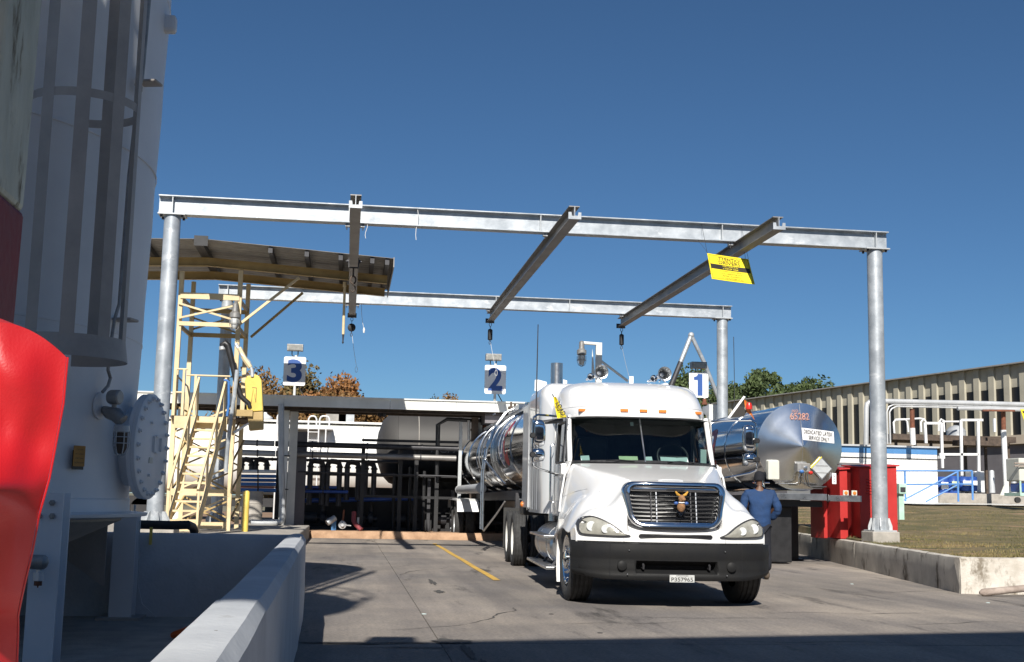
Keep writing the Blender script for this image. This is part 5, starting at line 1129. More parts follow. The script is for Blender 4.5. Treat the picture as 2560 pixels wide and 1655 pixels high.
# light chute at the right end of the roof
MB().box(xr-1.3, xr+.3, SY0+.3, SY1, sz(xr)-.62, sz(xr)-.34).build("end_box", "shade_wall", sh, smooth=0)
def px_x(x, y, Y): return P(x, y, Y).x
for (px, Y, w, mt) in [(711, 37.35, .19, "fascia_white"), (731, 37.75, .24, "fascia_white"), (447, 37.4, .19, "fascia_white"), (1185, 38.0, .2, "brown_metal"), (1150, 38.3, .1, "galv_dull")]:
    X = px_x(px, 1150, Y); MB().ibeam((X, Y, .2), (X, Y, sz(X)-.39), w, w, .014, .01, (0, 1, 0)).build("post", mt, sh, smooth=0)
X = px_x(752, 1150, 38.3); MB().box(X-.17, X+.17, 38.2, 38.5, .2, 3.2).build("post_casing", "shade_wall", sh, smooth=0)
for z in (1.4, 2.4): MB().lathe((px_x(711, 1150, 37.35), 37.35, z), (0, 0, 1), [(0, .16), (.03, .16)], 12).build("pipe_clamp", "dark_metal", sh)
for k, x in enumerate((962, 972)):
    c = P(x-12, 1024, 37.6); MB().lathe(c, (0, 0, -1), [(0, .04), (.05, .07), (.2, .07), (.22, .03)], 10).build("hanging_lamp", "dark_metal", sh)
# big drain pipe with elbow in front of the post
dp = thing("drain_pipe", "grey elbowed drain pipe running along the ground to the white post", "pipe", P(640, 1310, 36.9))
MB().tube([P(628, 1306, 36.6), P(650, 1307, 36.6), P(700, 1306, 36.6), P(705, 1302, 36.6), P(707, 1290, 36.6), P(703, 1150, 36.6), P(703, 1010, 36.6)], .09, 12).build("pipe_run", "galv_dull", dp)
dr = thing("steel_drum", "dull grey steel drum standing behind the yellow bollard", "drum", P(630, 1320, 37.0).xy.to_3d()+Vector((0, 0, .2)))
q = P(628, 1320, 36.9); MB().lathe((q.x, 36.9, .36), (0, 0, 1), [(0, .28), (.02, .3), (.3, .3), (.31, .31), (.33, .3), (.62, .3), (.63, .31), (.65, .3), (.95, .3), (.96, .31), (.98, .31), (.98, .28), (.95, .27)], 24).build("drum_body", "stone_grey", dr)
# horizontal pipes; shade on the upper two is put in as dark-coloured runs
pipes = [(688, 1109, 1145, 1122, 38.2, .085, "dark_metal", "thick dark shade-painted upper"), (690, 1134, 1140, 1146, 38.0, .09, "rail_dark", "thick dark shade-painted second"), (600, 1106, 686, 1109, 38.2, .085, "pipe_white", "short white lit-end upper"), (600, 1131, 688, 1134, 38.0, .09, "pipe_white", "short white lit-end second"), (600, 1146, 1000, 1156, 38.6, .045, "dark_metal", "thin third"), (745, 1179, 1140, 1191, 37.9, .025, "dark_metal", "thin handrail-like"),
         (600, 1178, 690, 1179, 37.8, .05, "white_metal", "short white"), (600, 1190, 690, 1191, 37.9, .05, "blue_pipe", "upper short blue"), (600, 1200, 690, 1201, 38.0, .05, "blue_pipe", "second short blue"), (600, 1210, 690, 1211, 37.8, .055, "blue_pipe", "third short blue"), (600, 1217, 690, 1218, 37.9, .025, "hose_red", "thin red"), (600, 1225, 690, 1226, 37.7, .06, "blue_pipe", "lowest short blue"),
         (745, 1217, 850, 1219, 38.9, .05, "blue_drum", "dark blue upper"), (745, 1228, 870, 1230, 38.8, .05, "blue_drum", "dark blue lower"), (745, 1252, 1040, 1246, 39.1, .07, "blue_drum", "long dark blue ground")]
for i, (x0, y0, x1, y1, Y, r, mt, lab) in enumerate(pipes):
    a, b = P(x0, y0, Y), P(x1, y1, Y)
    o = MB().tube([a, a.lerp(b, .33), a.lerp(b, .66), b], r, 12); t = thing("process_pipe", lab+" horizontal pipe of the rack under the shelter roof", "pipe", a.lerp(b, .5), 0, "pipes of the rack")
    o.build("pipe_run", mt, t)
    for k in ((.2, .5, .8) if (b-a).length > 3 else (.5,)): q = a.lerp(b, k); MB().lathe(q, b-a, [(-.02, r*1.25), (.02, r*1.25)], 12).build("pipe_flange", "dark_metal", t)
# inverted-U hose loops
for i, (xa, xb, yt, yb) in enumerate([(777, 808, 1152, 1262), (820, 850, 1153, 1265), (869, 897, 1155, 1250), (915, 936, 1158, 1240), (640, 668, 1148, 1178), (605, 630, 1148, 1178)]):
    Y = 38.9; a, b = P(xa, yt, Y), P(xb, yt, Y); zb = P(xa, yb, Y).z; r = .085
    t = thing("hose_loop", ["dark pipe loop nearest the white post", "second dark pipe loop from the white post", "third dark pipe loop from the white post", "narrow dark pipe loop beside the grey rail tank", "dark pipe loop just left of the white post", "dark pipe loop beside the yellow tower"][i], "pipe loop", (a.x, Y, zb), 0, "inverted U pipe loops")
    o = MB(); o.tube([(a.x, Y, zb), (a.x, Y, a.z-.12), (a.x+.03, Y, a.z-.03), (a.x+.12, Y, a.z), (b.x-.12, Y, a.z-.01), (b.x-.03, Y, a.z-.05), (b.x, Y, a.z-.14), (b.x, Y, zb)], r, 10); o.build("loop_pipe", "dark_metal", t)
    for xx in (a.x, b.x): MB().lathe((xx, Y, a.z-.2), (0, 0, 1), [(0, r*1.3), (.05, r*1.3)], 10).build("coupling", "black_metal", t)
# rack uprights and cross members, blackened in colour to stand for canopy shade
rk = thing("pipe_rack", "steel pipe rack frame, shade painted in black, with uprights and valves under the shelter roof", "rack", (1, 38.6, .2))
for px in (695, 906, 1092, 1040, 1000):
    X = px_x(px, 1200, 38.5); MB().box(X-.06, X+.06, 38.44, 38.56, .2, P(px, 1120 if px != 1092 else 1062, 38.5).z).build("upright", "tank_black", rk, smooth=0)
for y in (1100, 1240): a, b = P(905, y, 38.5), P(1150, y+6, 38.5); MB().bar(a, b, .06, .08).build("cross_rail", "tank_black", rk, smooth=0)
MB().tube([P(1092, 1190, 38.2), P(1094, 1062, 38.2), P(1118, 1048, 38.2), P(1215, 1053, 38.2), P(1228, 1045, 38.2)], .06, 10).build("overhead_pipe", "tank_black", rk)
MB().tube([P(1172, 1100, 38.1), P(1172, 1051, 38.1)], .045, 8).build("white_drop_pipe", "white_metal", rk)
for px, h in ((1186, 1060), (1200, 1058), (1210, 1066)):
    a = P(px, 1090, 38.3); MB().lathe((a.x, 38.3, a.z), (0, 0, 1), [(0, .09), (.15, .09), (.16, .13), (.22, .13), (.23, .07), (.38, .07), (.40, .1), (.46, .1), (.47, .02), (.6, .02)], 10).build("valve", ["fascia_white", "rust", "stone_grey"][px % 3], rk)
for px, py in ((1025, 1215), (1060, 1225), (985, 1230)):
    a = P(px, py, 39.0); MB().cyl((a.x, 39, .2), (a.x, 39, a.z+.6), .05, None, 8).build("riser", "tank_black", rk)
# added black shed; its panels stand in for the shade behind the rack
pw = thing("shade_shed", "added low black shed standing in for the shade below the rail tank", "shed", (2.5, 39.7, .2))
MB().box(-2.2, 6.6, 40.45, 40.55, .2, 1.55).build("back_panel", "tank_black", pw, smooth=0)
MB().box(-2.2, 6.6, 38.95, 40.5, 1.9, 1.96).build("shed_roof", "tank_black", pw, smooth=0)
for X in (-1.9, .4, 2.6, 4.8): MB().box(X-.05, X+.05, 39.05, 39.15, .2, 1.9).build("shed_post", "dark_metal", pw, smooth=0)
for k, X in enumerate((-.9, .6, 1.9, 3.2)):
    t = thing("transfer_pump", ["dark transfer pump nearest the white post", "second dark transfer pump from the white post", "third dark transfer pump from the white post", "dark transfer pump nearest the trailer wheels"][k], "pump", (X, 39.5, .2), 0, "transfer pumps in the shed")
    MB().box(X-.45, X+.45, 39.3, 39.7, .2, .28).build("base_frame", "black_metal", t, smooth=0)
    MB().lathe((X-.4, 39.5, .55), (1, 0, 0), [(0, .05), (.02, .16), (.4, .16), (.42, .08), (.5, .08), (.52, .22), (.66, .22), (.68, .1), (.8, .1)], 16).build("motor_casing", "dark_metal", t)
    MB().cyl((X+.2, 39.5, .7), (X+.2, 39.5, 1.5), .06, None, 8).build("discharge_pipe", "dark_metal", t)
# hydrant valves on the kerb
hv = thing("hose_station", "grey and silver hose coupling on a bracket at the brown kerb", "coupling", P(828, 1322, 37.7))
a = P(822, 1305, 37.6); MB().lathe(a+Vector((-.05, -.1, -.03)), (.5, .2, .35), [(0, .09), (.05, .1), (.3, .09)], 14).build("coupling_body", "galv_dull", hv); MB().box(a.x+.08, a.x+.22, 37.6, 37.75, .2, .55).build("bracket", "blue_band", hv, smooth=0)
hv = thing("hose_valve", "white round valve with handle at the brown kerb", "valve", P(856, 1322, 37.7))
a = P(856, 1312, 37.65); MB().lathe(a, (0, -1, 0), [(0, .05), (.0, .12), (.10, .12), (.12, .06), (.18, .05)], 16).build("valve_body", "pipe_white", hv); MB().tube([a+Vector((.05, -.1, 0)), a+Vector((.26, -.12, -.02))], .02, 6).build("valve_handle", "pipe_white", hv); MB().cyl(a, a+Vector((.03, 0, .45)), .03, None, 8).build("valve_stem", "rust", hv)
hr_ = thing("red_hose", "dark red hose bent over the brown kerb", "hose", P(895, 1322, 37.6))
MB().tube([P(885, 1280, 37.8), P(884, 1303, 37.7), P(890, 1312, 37.6), P(904, 1324, 37.5)], .07, 10).build("hose_run", "hose_red", hr_); MB().box(P(893, 1300, 37.75).x, P(898, 1300, 37.75).x, 37.7, 37.8, .2, .62).build("hose_post", "pipe_white", hr_, smooth=0)

# ---- rail tank cars
def tank_car(t, x0, x1, Y, zc, r, mt_top, mt_bot, split=None):
    L = x1-x0; prof = [(0, 0), (.06, r*.4), (.2, r*.72), (.45, r*.93), (.7, r)]; prof = [(p, q) for p, q in prof]+[(L*k/12, r) for k in range(1, 12)]+[(L-.7, r), (L-.45, r*.93), (L-.2, r*.72), (L-.06, r*.4), (L, 0)]
    o = MB().lathe((x0, Y, zc), (1, 0, 0), prof, 56).build("tank_shell", mt_top, t, smooth=40)
    for k in range(1, 6):
        X = x0+L*k/6; MB().lathe((X, Y, zc), (1, 0, 0), [(-.012, r), (-.008, r+.006), (.008, r+.006), (.012, r)], 48, False).build("weld_seam", "stone_grey", o)
    return o
w1x0, w1x1 = -14.0, px_x(1080, 1120, 52); w1z = 1.246+(1241-1066)*52/3043-1.5
wc = thing("rail_tank_car", "white rail tank car in sunlight seen under the shelter roof", "tank car", (w1x0, 52, .2), 0, "rail tank cars behind the rack")
tank_car(wc, w1x0, w1x1, 52, w1z, 1.5, "tank_white", None)
MB().box(w1x0+.5, w1x1-.5, 51.4, 52.6, w1z+1.52, w1z+1.60).build("running_board", "tank_white", wc, smooth=0)
def yx(px): return px_x(px, 1080, 50.4)
MB().box(yx(692), yx(832), 50.0, 51.6, P(700, 1071, 50.4).z, P(700, 1066, 50.4).z).build("ladder_platform", "white_metal", wc, smooth=0)
for (xa, xb, yt) in ((694, 712, 1034), (772, 792, 1040), (800, 824, 1040)):
    a, b = P(xa, yt, 50.1), P(xb, yt, 50.1); zb = P(xa, 1068, 50.1).z; rr = .12
    MB().tube([(a.x, 50.1, zb), (a.x, 50.1, a.z-rr), (a.x+rr*.4, 50.1, a.z-.03), (a.x+rr, 50.1, a.z), (b.x-rr, 50.1, a.z), (b.x-rr*.4, 50.1, a.z-.03), (b.x, 50.1, a.z-rr), (b.x, 50.1, zb)], .035, 8).build("safety_hoop", "white_metal", wc)
for px in (694, 771, 797, 815):
    a = P(px, 1070, 50.0); MB().cyl((a.x, 50, .3), (a.x, 50, a.z), .03, None, 6).build("ladder_rail", "white_metal", wc)
for k in range(6): z = P(780, 1080, 50).z-.33*k; MB().cyl((P(771, 1080, 50).x, 50, z), (P(797, 1080, 50).x, 50, z), .02, None, 6).build("ladder_rung", "white_metal", wc)
for z in (P(700, 1053, 50.1).z,): MB().tube([(yx(692), 50.1, z), (yx(832), 50.1, z)], .025, 6).build("platform_rail", "white_metal", wc)
MB().box(w1x0+1, w1x1-1, 51.2, 52.8, .75, 1.1).build("car_frame", "tank_black", wc, smooth=0)
for X in (-10, -8.2, -.5, 1.2):
    MB().lathe((X, 51.2, .62), (0, 1, 0), [(0, .42), (.08, .46), (.10, .42), (1.5, .42), (1.52, .46), (1.6, .42)], 20).build("rail_wheelset", "tank_black", wc)
for (px, w, h, mt) in [(840, .9, .55, "stone_grey"), (866, .7, .5, "galv_dull"), (642, .5, .3, "fascia_white")]:
    a = P(px, 1048, 56); MB().box(a.x-w/2, a.x+w/2, 55.6, 56.4, 4.4, 4.4+h+.35).build("roof_unit", mt, wc, smooth=0)
a = P(662, 1062, 56); tag(MB().lathe((a.x, 56, 3.9), (0, 0, 1), [(0, .2), (.7, .2), (.72, .34), (.8, .34), (.95, .1), (1.1, .04)], 14).build("roof_ventilator", "white_metal"), "small white roof ventilator above the white rail tank car", "ventilator")
gx0, gx1 = px_x(941, 1110, 41.3), 9.2; gz = P(1100, 1029, 41.3).z-1.26
gt = thing("rail_tank_car", "grey rail tank car with dark shadowed lower half behind the pipe rack", "tank car", (gx0, 41.6, .2), 0, "rail tank cars behind the rack")
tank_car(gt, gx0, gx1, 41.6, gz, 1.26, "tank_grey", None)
lettering("ACFX", (3.2, 40.33, gz-.05), (1, 0, 0), (0, 0, 1), 1.0, .22, "stone_grey", gt)
MB().box(gx0+.6, gx1-.5, 41.0, 42.2, .75, gz-1.1).build("car_frame", "tank_black", gt, smooth=0)
for X in (gx0+1.3, gx0+3.1): MB().lathe((X, 40.9, .62), (0, 1, 0), [(0, .42), (.08, .46), (.10, .42), (1.3, .42), (1.32, .46), (1.4, .42)], 20).build("rail_wheelset", "tank_black", gt)
# lamp post and A frame behind the truck
lp = thing("lamp_post", "white steel lamp post with hooked arm and caged lamp behind the truck roof", "lamp post", P(1495, 1000, 36.5))
LY = 36.4; a, b = P(1497, 857, LY), P(1492, 1000, LY)
MB().box(a.x-.09, a.x+.09, LY-.08, LY+.08, .2, a.z).build("post", "fascia_white", lp, smooth=0, bevel=.01)
MB().prism([(0, 0), (.12, 0), (.02, .9)], (a.x-.22, LY, P(1485, 945, LY).z), (1, 0, 0), (0, 0, 1), (0, .02, 0)).build("gusset_plate", "fascia_white", lp, smooth=0)
c = P(1452, 857, LY); MB().tube([(a.x, LY, a.z-.04), (c.x+.06, LY, a.z-.02), (c.x, LY, a.z-.06), (c.x, LY, a.z-.16)], .05, 8).build("arm", "fascia_white", lp)
MB().tube([P(1502, 902, LY), P(1570, 953, LY)], .04, 8).build("stay", "fascia_white", lp)
bulkhead(P(1454, 889, LY), 1.75, "caged explosion-proof lamp hanging from the white lamp post")
af = thing("a_frame_hoist", "grey pipe A-frame standing behind the truck roof beside sign 1", "hoist", P(1730, 1000, 37.5))
top = P(1728, 838, 37.6)
MB().tube([top, P(1680, 960, 37.6), P(1655, 1020, 37.6)], .075, 10).build("leg", "galv", af); MB().tube([top, P(1760, 905, 37.6), P(1806, 1020, 37.9)], .065, 10).build("leg", "galv", af)
MB().ell(top, .10, 12, 8).build("apex_knuckle", "galv_dull", af)
MB().tube([P(1702, 905, 37.55), P(1655, 1020, 37.55)], .085, 10).build("sleeve", "dark_metal", af)
an = tag(MB().tube([P(1834, 842, 40), P(1836, 960, 40), P(1836, 1100, 40)], .012, 5).build("radio_mast", "dark_metal"), "thin dark radio mast rising right of the rear gantry column", "mast")
MB().box(P(1770, 1012, 35.6).x, P(1812, 1012, 35.6).x, 35.5, 35.7, 2.0, P(1790, 1012, 35.6).z).build("post_cabinet", "fascia_white", af, smooth=0)
# ================================================================== trees
def tree(name, label, px, ytop, ybase_z, Y, rx, rz, mt, seed, n=5200, group=None, leaf=.16, clumps=26, trunk_h=None):
    r = random.Random(seed); top = P(px, ytop, Y); X = top.x; zt = top.z; zc = zt-rz; zb = ybase_z
    t = thing(name, label, "tree", (X, Y, zb), 0, group)
    tr = MB(); tr.tube([(X, Y, zb), (X+.1, Y, zb+(zc-zb)*.5), (X, Y, zc), (X-.1, Y, zc+rz*.6)], [.35, .28, .2, .06], 10)
    cl = []
    for k in range(clumps):
        while True:
            q = Vector((r.uniform(-1, 1), r.uniform(-1, 1), r.uniform(-1, 1)))
            if .35 < q.length < 1: break
        c = Vector((X+q.x*rx, Y+q.y*rx, zc+q.z*rz)); s = r.uniform(.20, .40)*min(rx, rz); cl.append((c, s))
        if k % 2 == 0: m_ = Vector((X, Y, zc-rz*.3)); tr.tube([m_, m_.lerp(c, .55)+Vector((0, 0, .2)), c], [.10, .06, .02], 6)
    tr.build("trunk", "bark", t)
    vs_, fs = [], []
    for k in range(n):
        c, s = cl[k % clumps]; d = Vector((r.gauss(0, 1), r.gauss(0, 1), r.gauss(0, .85)))
        d = d.normalized()*s*(r.random()**.45)*1.25; p = c+d
        a = Vector((r.gauss(0, 1), r.gauss(0, 1), r.gauss(0, 1))).normalized(); b = a.cross(Vector((r.gauss(0, 1), r.gauss(0, 1), r.gauss(0, 1)))).normalized(); L = leaf*r.uniform(.6, 1.4)
        i = len(vs_); vs_ += [p-a*L, p-b*L*.55, p+a*L, p+b*L*.55]; fs.append((i, i+1, i+2, i+3))
    m_ = MB(); m_.v = [tuple(v) for v in vs_]; m_.f = fs; L0 = root_loc(t)
    me = bpy.data.meshes.new("crown"); me.from_pydata([(v[0]-L0.x, v[1]-L0.y, v[2]-L0.z) for v in m_.v], [], m_.f); me.materials.append(MAT[mt]); o = bpy.data.objects.new("crown", me); COL.objects.link(o); o.parent = t
    return t
ga_ = "autumn trees beyond the rail tanks"
for lab, px, yt, Y, rx, rz, mt, sd_, n in [
  ("rust brown autumn tree left of sign 3", 690, 922, 92, 3.3, 4.6, "leaf_rust", 1, 15000), ("brown-green autumn tree right behind sign 3", 755, 932, 90, 2.9, 4.2, "leaf_olive", 2, 13000), ("dull rust autumn tree in the middle of the clump", 800, 944, 95, 3.0, 4.4, "leaf_rust", 3, 13000),
  ("bright orange autumn tree at the right end of the clump", 852, 953, 88, 3.0, 3.9, "leaf_orange", 4, 15000), ("brownish autumn tree low behind the white rail tank car", 885, 990, 84, 2.4, 3.0, "leaf_rust", 5, 9000), ("dark rust autumn tree showing beside the yellow tower", 650, 965, 86, 2.8, 3.5, "leaf_rust", 11, 9000),
  ("tiny pale olive treetop just above the shelter roof", 1088, 986, 130, 1.8, 3.0, "leaf_olive", 6, 3500), ("tiny brownish treetop right of the olive one above the shelter roof", 1128, 988, 132, 1.6, 3.0, "leaf_rust", 12, 3500)]:
    tree("autumn_tree", lab, px, yt, 0, Y, rx, rz, mt, sd_, n, ga_, .15, 44)
gg = "green trees behind the office block"
for lab, px, yt, Y, rx, rz, sd_, n in [("dark green tree behind sign 1", 1735, 938, 112, 3.4, 4.4, 7, 13000), ("dark green tree just right of the rear gantry column", 1835, 946, 108, 2.5, 4.2, 8, 11000), ("tall green tree with ragged top over the right trailer nose", 1900, 922, 106, 3.3, 4.2, 9, 15000), ("rounded green tree at the left end of the concrete office block", 2005, 928, 104, 2.6, 3.9, 10, 14000)]:
    tree("evergreen_tree", lab, px, yt, 1, Y, rx, rz, "leaf_green", sd_, n, gg, .17, 34)
# ================================================================== finned office block
OA, OB = P(1760, 1040, 120), P(2560, 905, 70.0)
oa = Vector((OA.x, 120, 0)); ob = Vector((OB.x, 70, 0)); OB_top = OB.z
pA = P(2000, 995, 94.0); oa = Vector((pA.x, 94.0, 0)); od = (oa-ob).normalized(); on = Vector((-od.y, od.x, 0))
if on.x > 0: on = -on
zt0 = OB.z
fb = thing("office_block", "long concrete office block with vertical fins and dark windows on the right", "building", ob)
zfl = P(2480, 1092, 73).z                                    # underside of the finned storey
PITCH_F = 1.36; N0, N1 = -12, 35
def wp(s, n, z): return ob+od*s+on*n+Vector((0, 0, z))
LEN0, LEN1 = N0*PITCH_F, N1*PITCH_F
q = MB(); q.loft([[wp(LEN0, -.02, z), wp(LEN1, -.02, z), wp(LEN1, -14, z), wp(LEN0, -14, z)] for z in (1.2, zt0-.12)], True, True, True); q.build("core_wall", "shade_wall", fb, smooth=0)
q = MB(); q.loft([[wp(LEN0, .5, z), wp(LEN1, .5, z), wp(LEN1, -14.2, z), wp(LEN0, -14.2, z)] for z in (zt0-.10, zt0-.02)], True, True, True); q.build("roof_edge", "roof_gravel", fb, smooth=0)
q = MB(); q.loft([[wp(LEN0, .30, z), wp(LEN1, .30, z), wp(LEN1, 0.0, z), wp(LEN0, 0.0, z)] for z in (zfl-.55, zfl)], True, True, True); q.build("spandrel", "beige_wall", fb, smooth=0)
wintop = zt0-1.5
fin_me = None; pan_me = None; win_me = None
def inst(me, name, mt, s):
    o = bpy.data.objects.new(name, me); COL.objects.link(o); o.parent = fb; o.location = od*s; return o
def mk(name, pts, mt):
    m_ = MB(); m_.loft(pts, True, True, True); o = m_.build(name, mt, fb, smooth=0); return o
f0 = mk("fin", [[wp(-.25, n, z) if e == 0 else wp(.25, n, z) for (e, n) in ((0, .02), (1, .02), (1, .19), (0, .19))] for z in (zfl, zt0-.11)], "fin_concrete")
p0 = mk("parapet_panel", [[wp(.255, .01, z), wp(PITCH_F-.255, .01, z), wp(PITCH_F-.255, .04, z), wp(.255, .04, z)] for z in (wintop, zt0-.115)], "fin_concrete")
g0 = mk("window", [[wp(.255, .01, z), wp(PITCH_F-.255, .01, z), wp(PITCH_F-.255, .03, z), wp(.255, .03, z)] for z in (zfl+.002, wintop-.002)], "window_dark")
for k in range(N0, N1):
    if k == 0: continue
    inst(f0.data, "fin", None, k*PITCH_F); inst(p0.data, "parapet_panel", None, k*PITCH_F); inst(g0.data, "window", None, k*PITCH_F)
# ================================================================== white block hut
HY = 55.0; hx0, hx1 = P(2060, 1150, HY).x, P(2343, 1150, HY).x; hz0 = P(2300, 1262, HY).z; hz1 = P(2300, 1117, HY).z
hut = thing("block_hut", "white painted concrete block hut with blue band under its flat roof", "building", (hx0, HY, hz0))
MB().box(hx0+.03, hx1-.03, HY+.03, HY+5, hz0-.1, hz1-.02).build("wall_core", "mortar", hut, smooth=0)
bw, bh = .40, .20; rows = int((hz1-.5-hz0)/bh)+1; zband = hz1-.36
bm0 = MB().box(.004, bw-.004, 0, .03, .004, bh-.004); bo = bm0.build("block", "block_white", None, smooth=0); bme = bo.data; bpy.data.objects.remove(bo)
half = MB().box(.004, bw/2-.004, 0, .03, .004, bh-.004).build("block", "block_white", None, smooth=0); hme = half.data; bpy.data.objects.remove(half)
rr = 0; z = zband-bh
while z > hz0-bh:
    x = hx1-bw if rr % 2 else hx1-bw/2; first = True
    if rr % 2 == 0:
        o = bpy.data.objects.new("block", hme); COL.objects.link(o); o.parent = hut; o.location = (x-hx0, 0, z-hz0); x -= bw
    while x > hx0:
        o = bpy.data.objects.new("block", bme); COL.objects.link(o); o.parent = hut; o.location = (x-hx0, rng.uniform(-.003, .003), z-hz0); x -= bw
    z -= bh; rr += 1
MB().box(hx0, hx1, HY-.01, HY+.02, zband, hz1-.05).build("blue_band", "blue_band", hut, smooth=0)
MB().box(hx0-.1, hx1+.08, HY-.12, HY+5.1, hz1-.05, hz1+.03).build("roof_slab", "pipe_white", hut, smooth=0)
MB().tube([(hx0, HY-.03, P(2200, 1145, HY).z), (hx1+.1, HY-.03, P(2340, 1149, HY).z)], .02, 6).build("cable_run", "dark_metal", hut)
MB().box(P(2080, 1166, HY).x, P(2147, 1166, HY).x, HY-.5, HY-.01, P(2100, 1168, HY).z, P(2100, 1157, HY).z).build("door_hood", "shade_wall", hut, smooth=0)
q = P(2348, 1143, HY); MB().box(q.x-.09, q.x+.14, HY-.3, HY-.02, q.z-.07, q.z+.06).build("flood_lamp", "white_metal", hut, smooth=0)
# elevated platform behind the hut
PY = 60.0
pf_ = thing("steel_platform", "dark steel deck platform with white handrails and ladders behind the white hut", "platform", P(2400, 1250, PY))
def q3(x, y, Y=PY): return P(x, y, Y)
a, b = q3(2232, 1084), q3(2540, 1088); MB().box(a.x, b.x, PY, PY+3, a.z-.30, a.z).build("deck", "brown_metal", pf_, smooth=0)
MB().box(q3(2380, 1095).x, q3(2490, 1095).x, PY-1.2, PY-.01, a.z-.55, a.z-.31).build("lower_deck", "brown_metal", pf_, smooth=0)
for px in (2250, 2298, 2338, 2424, 2475, 2532): X = q3(px, 1120).x; MB().box(X-.06, X+.06, PY+.4, PY+.52, 1.3, a.z-.31).build("deck_post", "brown_metal", pf_, smooth=0)
def rail(pts, r=.05, mt="white_metal", nm="handrail", Y=PY): return MB().tube([q3(x, y, Y) for x, y in pts], r, 8).build(nm, mt, pf_)
rail([(2236, 1083), (2234, 1056), (2239, 1049), (2262, 1048), (2268, 1054), (2271, 1080)]); rail([(2239, 1050), (2300, 1046), (2310, 1048), (2315, 1056)]); rail([(2303, 1080), (2302, 1056), (2307, 1049), (2314, 1053)])
rail([(2347, 1078), (2348, 1055), (2353, 1048), (2359, 1051), (2361, 1080)]); rail([(2355, 1054), (2400, 1054)])
for px, y0, y1 in ((2312, 1057, 1108), (2353, 1057, 1170), (2402, 1050, 1232), (2445, 1050, 1232)):
    a_, b_ = q3(px, y0, PY-1.4), q3(px+3, y1, PY-1.4); MB().bar(a_, b_, .13, .10, (0, 1, 0)).build("ladder_stile", "white_metal", pf_, smooth=0)
for (x0, x1, y) in ((2312, 2353, 1058), (2402, 2457, 1050), (2402, 2445, 1136), (2348, 2402, 1136), (2405, 2445, 1227)):
    MB().bar(q3(x0, y, PY-1.4), q3(x1, y, PY-1.4), .10, .12).build("ladder_cross", "white_metal", pf_, smooth=0)
MB().box(q3(2452, 1055).x, q3(2457, 1055).x, PY-1.3, PY-1.2, q3(2455, 1083).z, q3(2455, 1050).z).build("end_panel", "white_metal", pf_, smooth=0)
cv = MB(); cc = q3(2390, 1072, PY+1); cv.lathe((cc.x, PY+1, a.z), (0, 0, 1), [(0, .5), (.3, .5), (.5, .35), (.6, .1)], 16); cv.build("tank_lid", "galv_dull", pf_)
# building undercroft: shaded wall and drums
for i, (px, py, lab) in enumerate([(2356, 1240, "blue plastic drum with white label at the end of the white hut"), (2383, 1238, "blue plastic drum with cream label left of the white ladder"), (2410, 1228, "small blue drum with white label behind the blue railing"), (2428, 1228, "small blue drum at the right end of the drum row")]):
    q = P(px, py, 58.0); h = .95 if i < 2 else .72; d_ = thing("plastic_drum", lab, "drum", (q.x, 58, q.z), 0, "blue drums behind the railing")
    MB().lathe((q.x, 58, q.z), (0, 0, 1), [(0, .26), (.03, .3), (h*.3, .3), (h*.32, .315), (h*.35, .3), (h*.65, .3), (h*.67, .315), (h*.7, .3), (h-.03, .3), (h, .26), (h, .1)], 20).build("drum_body", "blue_drum", d_)
    MB().box(q.x-.2, q.x+.18, 57.69, 57.70, q.z+h*.38, q.z+h*.72).build("drum_label", "sign_white" if i != 1 else "paper_green", d_, smooth=0)
wt = thing("tote_box", "white plastic tote box beside the foot of the white ladder", "box", P(2448, 1232, 58.5)); a_, b_ = P(2432, 1178, 58.5), P(2458, 1232, 58.5)
MB().box(a_.x, b_.x, 58.3, 59.3, b_.z, a_.z).build("tote_shell", "white_metal", wt, smooth=0, bevel=.04)
kw = thing("loading_kerb", "grey concrete kerb wall below the drums", "kerb wall", P(2440, 1245, 57)); a_, b_ = P(2345, 1233, 57.0), P(2600, 1246, 57.0)
MB().box(a_.x, b_.x+3, 56.9, 57.6, 1.2, P(2440, 1234, 57).z).build("kerb_block", "stone_grey", kw, smooth=0, bevel=.03)
# blue ramp railing
rlg = thing("ramp_railing", "blue tube ramp railing in front of the white hut", "railing", P(2330, 1258, 51)); RY = 51.5
def rt(pts, r=.035): MB().tube([P(x, y, RY) for x, y in pts], r, 8).build("rail_tube", "blue_rail", rlg)
rt([(2240, 1177), (2430, 1177)]); rt([(2255, 1211), (2430, 1210)]); rt([(2255, 1252), (2392, 1180)]); rt([(2315, 1254), (2392, 1213)])
for px, y0, y1 in ((2262, 1178, 1254), (2394, 1178, 1254), (2430, 1177, 1250)): MB().cyl(P(px, y0, RY), P(px+2, y1, RY), .045, None, 8).build("rail_post", "blue_rail", rlg)
